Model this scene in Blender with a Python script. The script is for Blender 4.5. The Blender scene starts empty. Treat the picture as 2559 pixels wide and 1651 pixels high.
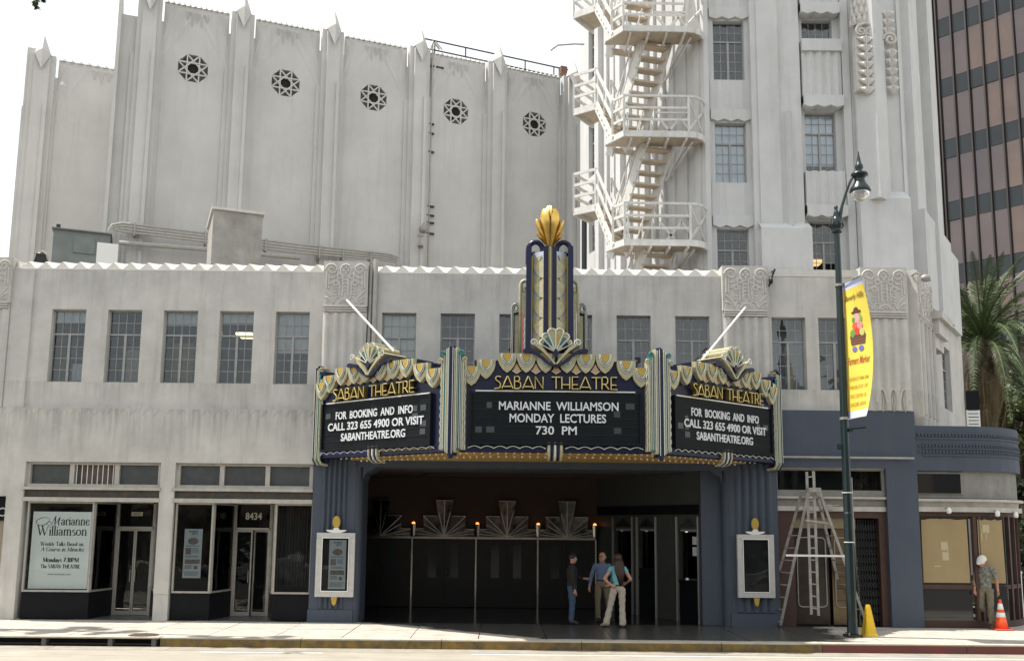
import bpy, bmesh, math, random
from math import sin, cos, pi, radians, sqrt, atan2
from mathutils import Vector, Matrix
random.seed(7)
SC = bpy.context.scene
COL = SC.collection
# ---------------------------------------------------------------- camera
FOC, PX, PY = 2412.0, 1279.5, 965.0          # focal length and principal point in photo pixels (2559 x 1651)
PITCH, YAW, ROLL = radians(8.2), -0.006, 0.0100
EYE = Vector((0, 0, 2.35))
FWD = Vector((-sin(YAW)*cos(PITCH), cos(YAW)*cos(PITCH), sin(PITCH)))
_r0 = Vector((cos(YAW), sin(YAW), 0)); _u0 = _r0.cross(FWD)
RGT = _r0*cos(ROLL) + _u0*sin(ROLL); UPV = _u0*cos(ROLL) - _r0*sin(ROLL)
cam = bpy.data.cameras.new('camera'); cam_o = bpy.data.objects.new('camera', cam); COL.objects.link(cam_o)
cam.sensor_width = 36; cam.lens = 36*FOC/2559; cam.shift_y = (PY-825.5)/2559; cam.clip_end = 3000; cam.clip_start = .2
cam_o.matrix_world = Matrix(((RGT.x, UPV.x, -FWD.x, EYE.x), (RGT.y, UPV.y, -FWD.y, EYE.y), (RGT.z, UPV.z, -FWD.z, EYE.z), (0, 0, 0, 1)))
SC.camera = cam_o
SC.render.resolution_x = 1024; SC.render.resolution_y = 660
# ---------------------------------------------------------------- light
SUNDIR = Vector((-0.46, 0.055, 1.0)).normalized()
w = bpy.data.worlds.new('World'); SC.world = w; w.use_nodes = True
nt = w.node_tree; bg = nt.nodes['Background']
sky = nt.nodes.new('ShaderNodeTexSky'); sky.sky_type = 'NISHITA'; sky.sun_disc = False
sky.sun_elevation = math.asin(SUNDIR.z); sky.sun_rotation = atan2(SUNDIR.x, SUNDIR.y)
sky.air_density = 1.3; sky.dust_density = 2.5; sky.ozone_density = 1.0
cn = nt.nodes.new('ShaderNodeTexNoise'); cn.inputs['Scale'].default_value = 2.2; cn.inputs['Detail'].default_value = 5
tc = nt.nodes.new('ShaderNodeTexCoord'); nt.links.new(tc.outputs['Generated'], cn.inputs['Vector'])
cr = nt.nodes.new('ShaderNodeMapRange'); cr.inputs['From Min'].default_value = .35; cr.inputs['From Max'].default_value = .6; cr.inputs['To Min'].default_value = .55; cr.inputs['To Max'].default_value = .95
nt.links.new(cn.outputs['Fac'], cr.inputs['Value'])
cm = nt.nodes.new('ShaderNodeMix'); cm.data_type = 'RGBA'; nt.links.new(cr.outputs[0], cm.inputs['Factor']); nt.links.new(sky.outputs[0], cm.inputs['A']); cm.inputs['B'].default_value = (9.2, 9.5, 9.5, 1)
nt.links.new(cm.outputs['Result'], bg.inputs[0]); bg.inputs[1].default_value = 0.10
sun = bpy.data.lights.new('sun', 'SUN'); sun.energy = 5.0; sun.angle = radians(.53); sun.color = (1, .95, .87)
sun_o = bpy.data.objects.new('sun', sun); COL.objects.link(sun_o)
sun_o.rotation_euler = (-SUNDIR).to_track_quat('-Z', 'Y').to_euler(); sun_o.location = (0, 0, 60)
SC.view_settings.view_transform = 'Standard'; SC.view_settings.look = 'None'
SC.view_settings.exposure = 0.54; SC.view_settings.gamma = 1; SC.view_settings.use_curve_mapping = False

# ---------------------------------------------------------------- measuring: where a sight line meets the vertical plane Y
def S(x, y, Y):
    d = FWD*FOC + RGT*(x-PX) + UPV*(PY-y)
    return EYE + d*(Y/d.y)
def D(x, y, Y): return S(x*1.07205, y*1.07205, Y)
def G(x, y, z=0.0):
    x *= 1.07205; y *= 1.07205
    d = FWD*FOC + RGT*(x-PX) + UPV*(PY-y)
    return EYE + d*((z-EYE.z)/d.z)

# ---------------------------------------------------------------- mesh builder
WM = {}
def wmat(o): return WM.get(o.name, Matrix.Identity(4)) if o else Matrix.Identity(4)
def wloc(o): return wmat(o).to_translation()
class MB:
    def __init__(s, M=None): s.v = []; s.f = []; s.m = []; s.M = M or Matrix.Identity(4); s.c = 0
    def add(s, vs, fs):
        n = len(s.v); s.v += [Vector(a) for a in vs]
        for f in fs: s.f.append([i+n for i in f]); s.m.append(s.c)
        return s
    def box(s, x0, x1, y0, y1, z0, z1):
        return s.add([(x0,y0,z0),(x1,y0,z0),(x1,y1,z0),(x0,y1,z0),(x0,y0,z1),(x1,y0,z1),(x1,y1,z1),(x0,y1,z1)],
                     [(0,3,2,1),(4,5,6,7),(0,1,5,4),(1,2,6,5),(2,3,7,6),(3,0,4,7)])
    def quad(s, a, b, c, d): return s.add([a,b,c,d], [(0,1,2,3)])
    def prism(s, p, y0, y1):                 # outline (x,z) given depth along y
        a = sum(p[i][0]*p[(i+1)%len(p)][1]-p[(i+1)%len(p)][0]*p[i][1] for i in range(len(p)))
        if a < 0: p = p[::-1]
        n = len(p)
        return s.add([(q[0],y0,q[1]) for q in p]+[(q[0],y1,q[1]) for q in p],
                     [tuple(range(n)), tuple(range(2*n-1,n-1,-1))]+[(i,i+n,(i+1)%n+n,(i+1)%n) for i in range(n)])
    def prism_z(s, p, z0, z1):               # plan (x,y) given height
        a = sum(p[i][0]*p[(i+1)%len(p)][1]-p[(i+1)%len(p)][0]*p[i][1] for i in range(len(p)))
        if a < 0: p = p[::-1]
        n = len(p)
        return s.add([(q[0],q[1],z0) for q in p]+[(q[0],q[1],z1) for q in p],
                     [tuple(range(n-1,-1,-1)), tuple(range(n,2*n))]+[(i,(i+1)%n,(i+1)%n+n,i+n) for i in range(n)])
    def tube(s, pts, r, n=6, closed=False, cap=True):
        P = [Vector(p) for p in pts]; rings = []; m = len(P)
        for i, p in enumerate(P):
            if closed: d = P[(i+1)%m]-P[i-1]
            else: d = P[min(i+1,m-1)]-P[max(i-1,0)]
            d = d.normalized() if d.length > 1e-9 else Vector((0,0,1))
            ref = Vector((0,1,0)) if abs(d.y) < .8 else Vector((0,0,1))
            a = d.cross(ref).normalized(); b = d.cross(a)
            rr = r[i] if isinstance(r, (list, tuple)) else r
            rings.append([p+(a*cos(2*pi*k/n)+b*sin(2*pi*k/n))*rr for k in range(n)])
        fs = []
        for i in range(m if closed else m-1):
            for k in range(n): fs.append((i*n+k, i*n+(k+1)%n, ((i+1)%m)*n+(k+1)%n, ((i+1)%m)*n+k))
        if cap and not closed: fs += [tuple(range(n-1,-1,-1)), tuple(range((m-1)*n, m*n))]
        return s.add([q for r_ in rings for q in r_], fs)
    def bar(s, a, b, w, h, up=(0,0,1)):
        a = Vector(a); b = Vector(b); d = (b-a).normalized(); up = Vector(up)
        sd = d.cross(up)
        if sd.length < .05: sd = d.cross(Vector((0,1,0)))
        sd.normalize(); u = sd.cross(d).normalized()
        vs = [e+sd*(i*w/2)+u*(j*h/2) for e in (a,b) for i,j in ((-1,-1),(1,-1),(1,1),(-1,1))]
        return s.add(vs, [(0,3,2,1),(4,5,6,7),(0,1,5,4),(1,2,6,5),(2,3,7,6),(3,0,4,7)])
    def lathe(s, prof, c=(0,0,0), n=16, sx=1, sy=1):
        vs = []; fs = []
        for r, z in prof:
            for k in range(n): vs.append((c[0]+r*sx*cos(2*pi*k/n), c[1]+r*sy*sin(2*pi*k/n), c[2]+z))
        for i in range(len(prof)-1):
            for k in range(n): fs.append((i*n+k, i*n+(k+1)%n, (i+1)*n+(k+1)%n, (i+1)*n+k))
        fs += [tuple(range(n-1,-1,-1)), tuple(range((len(prof)-1)*n, len(prof)*n))]
        return s.add(vs, fs)
    def blob(s, c, rx, ry, rz, n=10, m=7):
        vs = []; fs = []
        for i in range(1, m):
            for k in range(n): vs.append((c[0]+rx*sin(pi*i/m)*cos(2*pi*k/n), c[1]+ry*sin(pi*i/m)*sin(2*pi*k/n), c[2]+rz*cos(pi*i/m)))
        for i in range(m-2):
            for k in range(n): fs.append((i*n+k, (i+1)*n+k, (i+1)*n+(k+1)%n, i*n+(k+1)%n))
        vs += [(c[0],c[1],c[2]+rz),(c[0],c[1],c[2]-rz)]; t = len(vs)-2
        for k in range(n): fs += [(t,k,(k+1)%n),(t+1,(m-2)*n+(k+1)%n,(m-2)*n+k)]
        return s.add(vs, fs)
    def mesh(s, name, mats, W=None, smooth=False):
        me = bpy.data.meshes.new(name); T = (W.inverted() @ s.M) if W is not None else s.M
        me.from_pydata([tuple(T @ v) for v in s.v], [], s.f)
        if T.determinant() < 0: me.flip_normals()
        for m in (mats if isinstance(mats, (list, tuple)) else [mats]): me.materials.append(m)
        me.polygons.foreach_set('material_index', s.m)
        if smooth: me.polygons.foreach_set('use_smooth', [True]*len(s.f))
        me.update(); return me
    def build(s, name, mats, parent=None, smooth=False, bevel=0, label=None):
        W = wmat(parent)
        o = bpy.data.objects.new(name, s.mesh(name, mats, W, smooth)); COL.objects.link(o)
        if parent: o.parent = parent
        WM[o.name] = W
        if bevel:
            b = o.modifiers.new('bevel', 'BEVEL'); b.width = bevel; b.segments = 2; b.limit_method = 'ANGLE'
        if label: o['label'] = label
        return o
def inst(name, me, parent, M4):
    o = bpy.data.objects.new(name, me); COL.objects.link(o); o.parent = parent
    o.matrix_basis = wmat(parent).inverted() @ M4; WM[o.name] = M4.copy(); return o
def tag(o, label=None, cat=None, group=None, kind=None):
    if label: o['label'] = label
    if cat: o['category'] = cat
    if group: o['group'] = group
    if kind: o['kind'] = kind
    return o
def thing(name, label, cat, loc=(0,0,0), group=None):
    o = bpy.data.objects.new(name, None); COL.objects.link(o); o.location = loc; o.empty_display_size = .2
    WM[o.name] = Matrix.Translation(loc); return tag(o, label, cat, group)
def struct(o): o['kind'] = 'structure'; return o
def frame(p0, p1, z=0.0):                    # wall frame: x along p0->p1 seen from outside, y inwards, z up
    a = Vector((p1[0]-p0[0], p1[1]-p0[1])).normalized()
    return Matrix(((a.x, -a.y, 0, p0[0]), (a.y, a.x, 0, p0[1]), (0, 0, 1, z), (0, 0, 0, 1)))
def flen(p0, p1): return sqrt((p1[0]-p0[0])**2+(p1[1]-p0[1])**2)
def arc(cx, cz, r, a0, a1, n, y=0.0): return [(cx+r*cos(radians(a0+(a1-a0)*i/n)), y, cz+r*sin(radians(a0+(a1-a0)*i/n))) for i in range(n+1)]
def spiral(cx, cz, r0, r1, a0, turns, n, y=0.0):
    return [(cx+(r0+(r1-r0)*i/n)*cos(a0+turns*2*pi*i/n), y, cz+(r0+(r1-r0)*i/n)*sin(a0+turns*2*pi*i/n)) for i in range(n+1)]
def wall(mb, u0, u1, z0, z1, holes, depth=.2, y=0.0):
    us = sorted({u0, u1} | {max(u0,min(u1,h[i])) for h in holes for i in (0,1)})
    zs = sorted({z0, z1} | {max(z0,min(z1,h[i])) for h in holes for i in (2,3)})
    inh = lambda a, b: any(h[0]-1e-6 <= a and b[0] <= h[1]+1e-6 and h[2]-1e-6 <= b[1] and b[2] <= h[3]+1e-6 for h in holes)
    for i in range(len(us)-1):
        for j in range(len(zs)-1):
            a, b, c, d = us[i], us[i+1], zs[j], zs[j+1]
            if not any(h[0] <= (a+b)/2 <= h[1] and h[2] <= (c+d)/2 <= h[3] for h in holes):
                mb.quad((a,y,c),(b,y,c),(b,y,d),(a,y,d))
    for h in holes:
        a, b, c, d = h[:4]; e = y+depth
        mb.quad((a,y,c),(a,y,d),(a,e,d),(a,e,c)); mb.quad((b,y,c),(b,e,c),(b,e,d),(b,y,d))
        mb.quad((a,y,d),(b,y,d),(b,e,d),(a,e,d)); mb.quad((a,y,c),(a,e,c),(b,e,c),(b,y,c))

# ---------------------------------------------------------------- materials
def mat(name, col, rough=.6, metal=0, vary=.0, scale=3.0, bump=0, bscale=40, streak=0, col2=None, spec=.5, streak_scale=1.6, runs=None):
    m = bpy.data.materials.new(name); m.use_nodes = True; t = m.node_tree; N = t.nodes; L = t.links
    b = N['Principled BSDF']; b.inputs['Roughness'].default_value = rough; b.inputs['Metallic'].default_value = metal
    b.inputs['Specular IOR Level'].default_value = spec
    c = (*col, 1); b.inputs['Base Color'].default_value = c
    geo = N.new('ShaderNodeNewGeometry')
    out = None
    if vary:
        n1 = N.new('ShaderNodeTexNoise'); n1.inputs['Scale'].default_value = scale; n1.inputs['Detail'].default_value = 6; n1.inputs['Roughness'].default_value = .65
        L.new(geo.outputs['Position'], n1.inputs['Vector'])
        r = N.new('ShaderNodeMapRange'); r.inputs['From Min'].default_value = .3; r.inputs['From Max'].default_value = .7; L.new(n1.outputs['Fac'], r.inputs['Value'])
        mx = N.new('ShaderNodeMix'); mx.data_type = 'RGBA'; L.new(r.outputs[0], mx.inputs['Factor'])
        d = col2 or tuple(a*(1-vary) for a in col)
        mx.inputs['A'].default_value = (*d, 1); mx.inputs['B'].default_value = c; out = mx.outputs['Result']
    if streak:
        mp = N.new('ShaderNodeMapping'); mp.inputs['Scale'].default_value = (streak_scale, streak_scale, .12); L.new(geo.outputs['Position'], mp.inputs['Vector'])
        n2 = N.new('ShaderNodeTexNoise'); n2.inputs['Scale'].default_value = 2.6; n2.inputs['Detail'].default_value = 5; n2.inputs['Roughness'].default_value = .7; L.new(mp.outputs[0], n2.inputs['Vector'])
        r2 = N.new('ShaderNodeMapRange'); r2.inputs['From Min'].default_value = .5; r2.inputs['From Max'].default_value = .78; r2.inputs['To Max'].default_value = streak; L.new(n2.outputs['Fac'], r2.inputs['Value'])
        mx2 = N.new('ShaderNodeMix'); mx2.data_type = 'RGBA'; L.new(r2.outputs[0], mx2.inputs['Factor'])
        if out: L.new(out, mx2.inputs['A'])
        else: mx2.inputs['A'].default_value = c
        mx2.inputs['B'].default_value = (.16, .135, .105, 1); out = mx2.outputs['Result']
    if runs:                                              # dark runs that start at ledges (heights in metres)
        mp = N.new('ShaderNodeMapping'); mp.inputs['Scale'].default_value = (3.2, 3.2, .22); L.new(geo.outputs['Position'], mp.inputs['Vector'])
        n2 = N.new('ShaderNodeTexNoise'); n2.inputs['Scale'].default_value = 2.2; n2.inputs['Detail'].default_value = 6; n2.inputs['Roughness'].default_value = .7; L.new(mp.outputs[0], n2.inputs['Vector'])
        r2 = N.new('ShaderNodeMapRange'); r2.inputs['From Min'].default_value = .42; r2.inputs['From Max'].default_value = .72; L.new(n2.outputs['Fac'], r2.inputs['Value'])
        sp = N.new('ShaderNodeSeparateXYZ'); L.new(geo.outputs['Position'], sp.inputs[0])
        for z0, z1, k in runs:
            g1 = N.new('ShaderNodeMapRange'); g1.inputs['From Min'].default_value = z0; g1.inputs['From Max'].default_value = z1; L.new(sp.outputs['Z'], g1.inputs['Value'])
            g2 = N.new('ShaderNodeMath'); g2.operation = 'LESS_THAN'; g2.inputs[1].default_value = z1+.01; L.new(sp.outputs['Z'], g2.inputs[0])
            m1 = N.new('ShaderNodeMath'); m1.operation = 'MULTIPLY'; L.new(g1.outputs[0], m1.inputs[0]); L.new(g2.outputs[0], m1.inputs[1])
            m2 = N.new('ShaderNodeMath'); m2.operation = 'MULTIPLY'; L.new(m1.outputs[0], m2.inputs[0]); L.new(r2.outputs[0], m2.inputs[1])
            m3 = N.new('ShaderNodeMath'); m3.operation = 'MULTIPLY'; m3.inputs[1].default_value = k; L.new(m2.outputs[0], m3.inputs[0])
            mx3 = N.new('ShaderNodeMix'); mx3.data_type = 'RGBA'; L.new(m3.outputs[0], mx3.inputs['Factor']); L.new(out, mx3.inputs['A']); mx3.inputs['B'].default_value = (.13,.12,.105,1); out = mx3.outputs['Result']
    if out: L.new(out, b.inputs['Base Color'])
    if bump:
        n3 = N.new('ShaderNodeTexNoise'); n3.inputs['Scale'].default_value = bscale; n3.inputs['Detail'].default_value = 4; L.new(geo.outputs['Position'], n3.inputs['Vector'])
        bp = N.new('ShaderNodeBump'); bp.inputs['Strength'].default_value = 1; bp.inputs['Distance'].default_value = bump; L.new(n3.outputs['Fac'], bp.inputs['Height']); L.new(bp.outputs[0], b.inputs['Normal'])
    return m
def glass(name, tint=(.55,.6,.62), base=.06, wav=.0008, wscale=2.2, ior=1.5):
    m = bpy.data.materials.new(name); m.use_nodes = True; t = m.node_tree; N = t.nodes; L = t.links
    N.remove(N['Principled BSDF']); o = N['Material Output']
    tr = N.new('ShaderNodeBsdfTransparent'); tr.inputs[0].default_value = (*tint, 1)
    gl = N.new('ShaderNodeBsdfGlossy'); gl.inputs['Roughness'].default_value = .015
    fr = N.new('ShaderNodeFresnel'); fr.inputs[0].default_value = ior
    ad = N.new('ShaderNodeMath'); ad.operation = 'ADD'; ad.use_clamp = True; ad.inputs[1].default_value = base; L.new(fr.outputs[0], ad.inputs[0])
    geo = N.new('ShaderNodeNewGeometry'); no = N.new('ShaderNodeTexNoise'); no.inputs['Scale'].default_value = wscale; L.new(geo.outputs['Position'], no.inputs['Vector'])
    bp = N.new('ShaderNodeBump'); bp.inputs['Distance'].default_value = wav*10; L.new(no.outputs['Fac'], bp.inputs['Height']); L.new(bp.outputs[0], gl.inputs['Normal'])
    mx = N.new('ShaderNodeMixShader'); L.new(ad.outputs[0], mx.inputs[0]); L.new(tr.outputs[0], mx.inputs[1]); L.new(gl.outputs[0], mx.inputs[2]); L.new(mx.outputs[0], o.inputs[0])
    return m
def emit(name, col, s):
    m = bpy.data.materials.new(name); m.use_nodes = True; b = m.node_tree.nodes['Principled BSDF']
    b.inputs['Base Color'].default_value = (*col, 1); b.inputs['Emission Color'].default_value = (*col, 1); b.inputs['Emission Strength'].default_value = s
    return m
M_ST = mat('wing_stucco', (.595,.575,.54), .9, vary=.26, scale=1.1, bump=.004, bscale=60, streak=.32, runs=((3.9,5.14,.6),(5.2,5.8,.35),(7.9,8.75,.25)))
M_AUD = mat('auditorium_stucco', (.60,.588,.565), .9, vary=.17, scale=.45, bump=.006, bscale=22, streak=.16)
M_TOW = mat('tower_stucco', (.61,.61,.605), .9, vary=.15, scale=.9, bump=.004, bscale=40, streak=.22, streak_scale=1.1)
M_ORN = mat('cast_ornament', (.62,.59,.55), .9, vary=.2, scale=6, bump=.003, bscale=70)
M_COP = mat('coping_paint', (.66,.63,.58), .85, vary=.15, scale=5)
M_BLUE = mat('slate_blue_paint', (.060,.076,.108), .7, vary=.15, scale=2, bump=.002, bscale=80, streak=.12)
M_NAVY = mat('navy_enamel', (.012,.015,.055), .3, vary=.3, scale=8, spec=.3)
M_CREAM = mat('cream_enamel', (.50,.46,.29), .4, vary=.35, scale=9)
M_YEL = mat('ochre_enamel', (.50,.33,.06), .35, vary=.15, scale=6)
M_TEAL = mat('teal_enamel', (.03,.16,.15), .3)
M_TAN = mat('tan_enamel', (.55,.38,.22), .4)
M_NEON = mat('unlit_neon_tube', (.60,.61,.54), .2)
M_GOLD = mat('gold_leaf', (.80,.52,.14), .32, 1.0, vary=.25, scale=9)
M_GLET = mat('gilded_letter', (.26,.19,.05), .35, .5, vary=.2, scale=15)
M_BRD = mat('letter_board_black', (.008,.010,.012), .5, vary=.4, scale=2.5, col2=(.012,.015,.018), spec=.12)
M_RAIL = mat('letter_rail', (.014,.017,.019), .5, spec=.2)
M_WLET = mat('white_letter', (.66,.68,.70), .5)
M_FR = mat('window_frame_paint', (.36,.36,.35), .5, vary=.25, scale=9)
M_FRL = mat('shop_frame_aluminium', (.42,.40,.36), .45, .3, vary=.25, scale=6, streak=.25)
M_SILL = mat('painted_sill', (.50,.47,.42), .6, vary=.3, scale=5, streak=.3)
M_GL = glass('window_glass', (.92,.95,.97), .02)
M_SHOP = glass('shop_glass', (.85,.87,.865), .0, .0012, 1.1, 1.38)
M_DARK = mat('dark_interior', (.03,.03,.032), .9)
M_INT = mat('office_interior', (.12,.12,.125), .9, vary=.5, scale=1.2)
M_BULK = mat('black_glazed_bulkhead', (.010,.011,.014), .35, vary=.3, scale=3, spec=.12)
M_METAL = mat('galvanised_pipe', (.38,.36,.33), .5, .3, vary=.3, scale=6)
M_PIPEP = mat('painted_pipe', (.45,.43,.39), .7, vary=.25, scale=6)
M_DKMET = mat('dark_metal', (.03,.032,.035), .4, .4)
M_WHITE = mat('white_paint', (.78,.77,.74), .5)
# ================================================================ SETTING
KY = 20.50
def pavement():
    M_SW = mat('sidewalk_concrete', (.50,.46,.40), .85, vary=.38, scale=2.6, bump=.003, bscale=50)
    # wet paving with the marquee's shade painted in: dark edge follows its shadow
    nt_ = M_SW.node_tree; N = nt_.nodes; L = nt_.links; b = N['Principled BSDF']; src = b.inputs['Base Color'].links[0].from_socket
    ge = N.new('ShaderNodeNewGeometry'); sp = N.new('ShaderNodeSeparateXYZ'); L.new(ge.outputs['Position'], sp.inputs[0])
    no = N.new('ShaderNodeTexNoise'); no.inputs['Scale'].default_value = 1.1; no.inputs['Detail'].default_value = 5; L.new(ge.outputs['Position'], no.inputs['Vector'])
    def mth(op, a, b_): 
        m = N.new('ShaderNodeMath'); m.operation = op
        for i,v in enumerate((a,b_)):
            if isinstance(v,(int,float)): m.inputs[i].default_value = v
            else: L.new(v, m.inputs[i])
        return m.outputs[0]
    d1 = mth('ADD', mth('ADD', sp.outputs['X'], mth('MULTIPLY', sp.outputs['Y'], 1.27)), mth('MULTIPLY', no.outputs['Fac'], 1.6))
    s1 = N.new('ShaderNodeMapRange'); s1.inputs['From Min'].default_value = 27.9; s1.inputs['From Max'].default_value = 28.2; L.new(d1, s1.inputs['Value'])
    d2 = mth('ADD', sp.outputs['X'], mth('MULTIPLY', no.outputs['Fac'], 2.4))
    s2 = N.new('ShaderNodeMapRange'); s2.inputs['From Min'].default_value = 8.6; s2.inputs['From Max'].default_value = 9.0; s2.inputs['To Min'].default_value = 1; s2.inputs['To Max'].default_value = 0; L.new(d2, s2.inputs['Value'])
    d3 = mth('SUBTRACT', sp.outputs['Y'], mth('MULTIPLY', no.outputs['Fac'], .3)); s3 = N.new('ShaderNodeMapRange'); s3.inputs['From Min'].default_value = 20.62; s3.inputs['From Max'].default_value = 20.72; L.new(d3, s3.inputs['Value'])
    wet = mth('MULTIPLY', mth('MULTIPLY', s1.outputs[0], s2.outputs[0]), s3.outputs[0])  # wetness and painted marquee shade share this mask
    mx = N.new('ShaderNodeMix'); mx.data_type = 'RGBA'; L.new(wet, mx.inputs['Factor']); L.new(src, mx.inputs['A']); mx.inputs['B'].default_value = (.075,.073,.068,1); L.new(mx.outputs['Result'], b.inputs['Base Color'])  # wet mask also darkens the paving for the painted marquee shade
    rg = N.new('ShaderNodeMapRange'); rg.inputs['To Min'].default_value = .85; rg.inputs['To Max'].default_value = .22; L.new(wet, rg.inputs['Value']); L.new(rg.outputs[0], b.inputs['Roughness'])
    M_TZ = mat('wet_terrazzo', (.060,.060,.056), .22, vary=.45, scale=2.2, bump=.0008, bscale=9)
    M_RD = mat('road_concrete', (.36,.325,.27), .9, vary=.22, scale=1.1, bump=.004, bscale=45)
    M_GR = mat('ground_dirt', (.25,.23,.2), .95, vary=.2, scale=.5)
    g = MB(); g.quad((-900,-900,-.40),(900,-900,-.40),(900,900,-.40),(-900,900,-.40)); struct(g.build('ground', M_GR))
    r = MB(); r.box(-120,120,-2,16.9,-.3,-.185); struct(r.build('asphalt_lanes', mat('asphalt',(.075,.073,.07),.9,vary=.25,scale=1.5)))
    r = MB(); r.quad((-120,-2,-.19),(120,-2,-.19),(120,KY-.01,-.19),(-120,KY-.01,-.19)); struct(r.build('road', M_RD))
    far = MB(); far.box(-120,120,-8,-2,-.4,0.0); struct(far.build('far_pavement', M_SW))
    for mm_ in (M_RD,):                                   # tyre wear and oil drawn out along the lanes
        N = mm_.node_tree.nodes; L = mm_.node_tree.links; b = N['Principled BSDF']; src = b.inputs['Base Color'].links[0].from_socket
        ge = N.new('ShaderNodeNewGeometry'); mp = N.new('ShaderNodeMapping'); mp.inputs['Scale'].default_value = (.35,5,1); L.new(ge.outputs['Position'], mp.inputs['Vector'])
        no = N.new('ShaderNodeTexNoise'); no.inputs['Scale'].default_value = 1.6; no.inputs['Detail'].default_value = 7; no.inputs['Roughness'].default_value = .75; L.new(mp.outputs[0], no.inputs['Vector'])
        mr = N.new('ShaderNodeMapRange'); mr.inputs['From Min'].default_value = .48; mr.inputs['From Max'].default_value = .68; mr.inputs['To Max'].default_value = .55; L.new(no.outputs['Fac'], mr.inputs['Value'])
        mx = N.new('ShaderNodeMix'); mx.data_type = 'RGBA'; L.new(mr.outputs[0], mx.inputs['Factor']); L.new(src, mx.inputs['A']); mx.inputs['B'].default_value = (.16,.145,.12,1); L.new(mx.outputs['Result'], b.inputs['Base Color'])
    gm = mat('gutter_concrete', (.33,.30,.25), .9, vary=.35, scale=3)
    x = -14
    while x < 16: m = MB(); m.box(x+.008,x+2.39,KY-.55,KY-.012,-.25,-.1865); struct(m.build('gutter', gm)); x += 2.4
    # painted edge line pieces
    M_LN = mat('road_line_paint', (.8,.8,.78), .7, vary=.25, scale=8)
    for n, (a, b) in enumerate(((480,800),(1180,2700))):
        A = G(a*.9328,1527,-.19); B = G(b*.9328,1523 if n else 1527,-.19); Y0 = G(1200,1526,-.19).y
        l = MB(); l.box(A.x,B.x,Y0-.035,Y0+.035,-.186,-.183); struct(l.build('lane_line', M_LN))
    # sidewalk: sub-base plus slabs laid with open joints
    s = MB(); s.box(-60,40,KY+.37,27.4,-.38,-.03); sw = struct(s.build('sidewalk', mat('joint_dirt', (.09,.08,.07), .95)))
    xs = [-13.4+1.43*i for i in range(19)]; rows = [KY+.24,22.3,23.95]
    for i in range(len(xs)-1):
        for j in range(2):
            m = MB(); e = random.uniform(-.003,.003)
            dark = False
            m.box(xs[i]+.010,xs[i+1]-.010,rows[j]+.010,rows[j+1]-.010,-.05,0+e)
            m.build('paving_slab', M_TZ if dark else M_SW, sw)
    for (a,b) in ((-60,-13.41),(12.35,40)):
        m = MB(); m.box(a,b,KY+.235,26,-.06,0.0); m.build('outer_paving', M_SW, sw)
    # kerb: yellow worn in the middle, red at the right, storm drain at the left
    ky = mat('yellow_kerb_paint', (.26,.165,.035), .9, vary=.7, scale=4.2, col2=(.07,.062,.05))
    kr = mat('red_kerb_paint', (.18,.035,.03), .8, vary=.5, scale=3, col2=(.10,.05,.045))
    kt = mat('kerb_concrete', (.50,.46,.38), .85, vary=.3, scale=3)
    def kerb(x0,x1,mt):
        k = MB(); k.box(x0,x1,KY,KY+.22,-.38,-.028); k.build('kerb_face', mt, sw)
        k = MB(); k.box(x0,x1,KY,KY+.23,-.0275,.0); k.build('kerb_top', kt, sw)
    xk = G(350,1492).x
    x = xk
    while x < 6.6: kerb(x+.006, min(x+2.9,6.6)-.006, ky); x += 2.9
    x = 6.6
    while x < 14: kerb(x+.006, x+2.994, kr); x += 3
    kerb(-60,-12.6,kt)
    dr = thing('storm_drain', 'long black storm drain opening with low bars cut into the kerb at the left', 'storm drain', ((xk-12.6)/2,KY+.1,0))
    m = MB(); m.box(-12.59,xk-.02,KY-.03,KY+.22,-.028,.0); m.build('drain_lintel', mat('old_concrete',(.45,.41,.34),.9,vary=.3,scale=5), dr)
    m = MB(); m.box(-12.59,xk-.02,KY+.33,KY+.355,-.38,-.03); m.build('back_wall', M_DARK, dr)
    for xx in (-12.5, G(27,1500).x, G(198,1500).x, xk-.13):
        m = MB(); m.box(xx-.045,xx+.045,KY,KY+.17,-.19,-.03); m.build('pier', mat('drain_pier',(.12,.11,.10),.9) if xx < -12.4 else dr.children[-1].data.materials[0], dr)
    m = MB(); m.box(-12.4,xk-.14,KY+.06,KY+.08,-.16,-.135); m.build('guard_bar', M_DKMET, dr)
    c = G(335,1479); m = MB(M=Matrix.Translation((c.x,c.y,0)))
    m.lathe([(.31,-.02),(.31,.003),(.285,.005),(.28,.011),(.0,.011)], n=24)
    for k in range(5): m.box(-.2+k*.1-.012,-.2+k*.1+.012,-.17,.17,.0105,.015)
    tag(m.build('manhole_cover', mat('rusty_iron',(.11,.075,.055),.7,.3,vary=.4,scale=9)), 'round rusty manhole cover in the sunlit sidewalk near the drain', 'manhole cover')
pavement()

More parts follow.
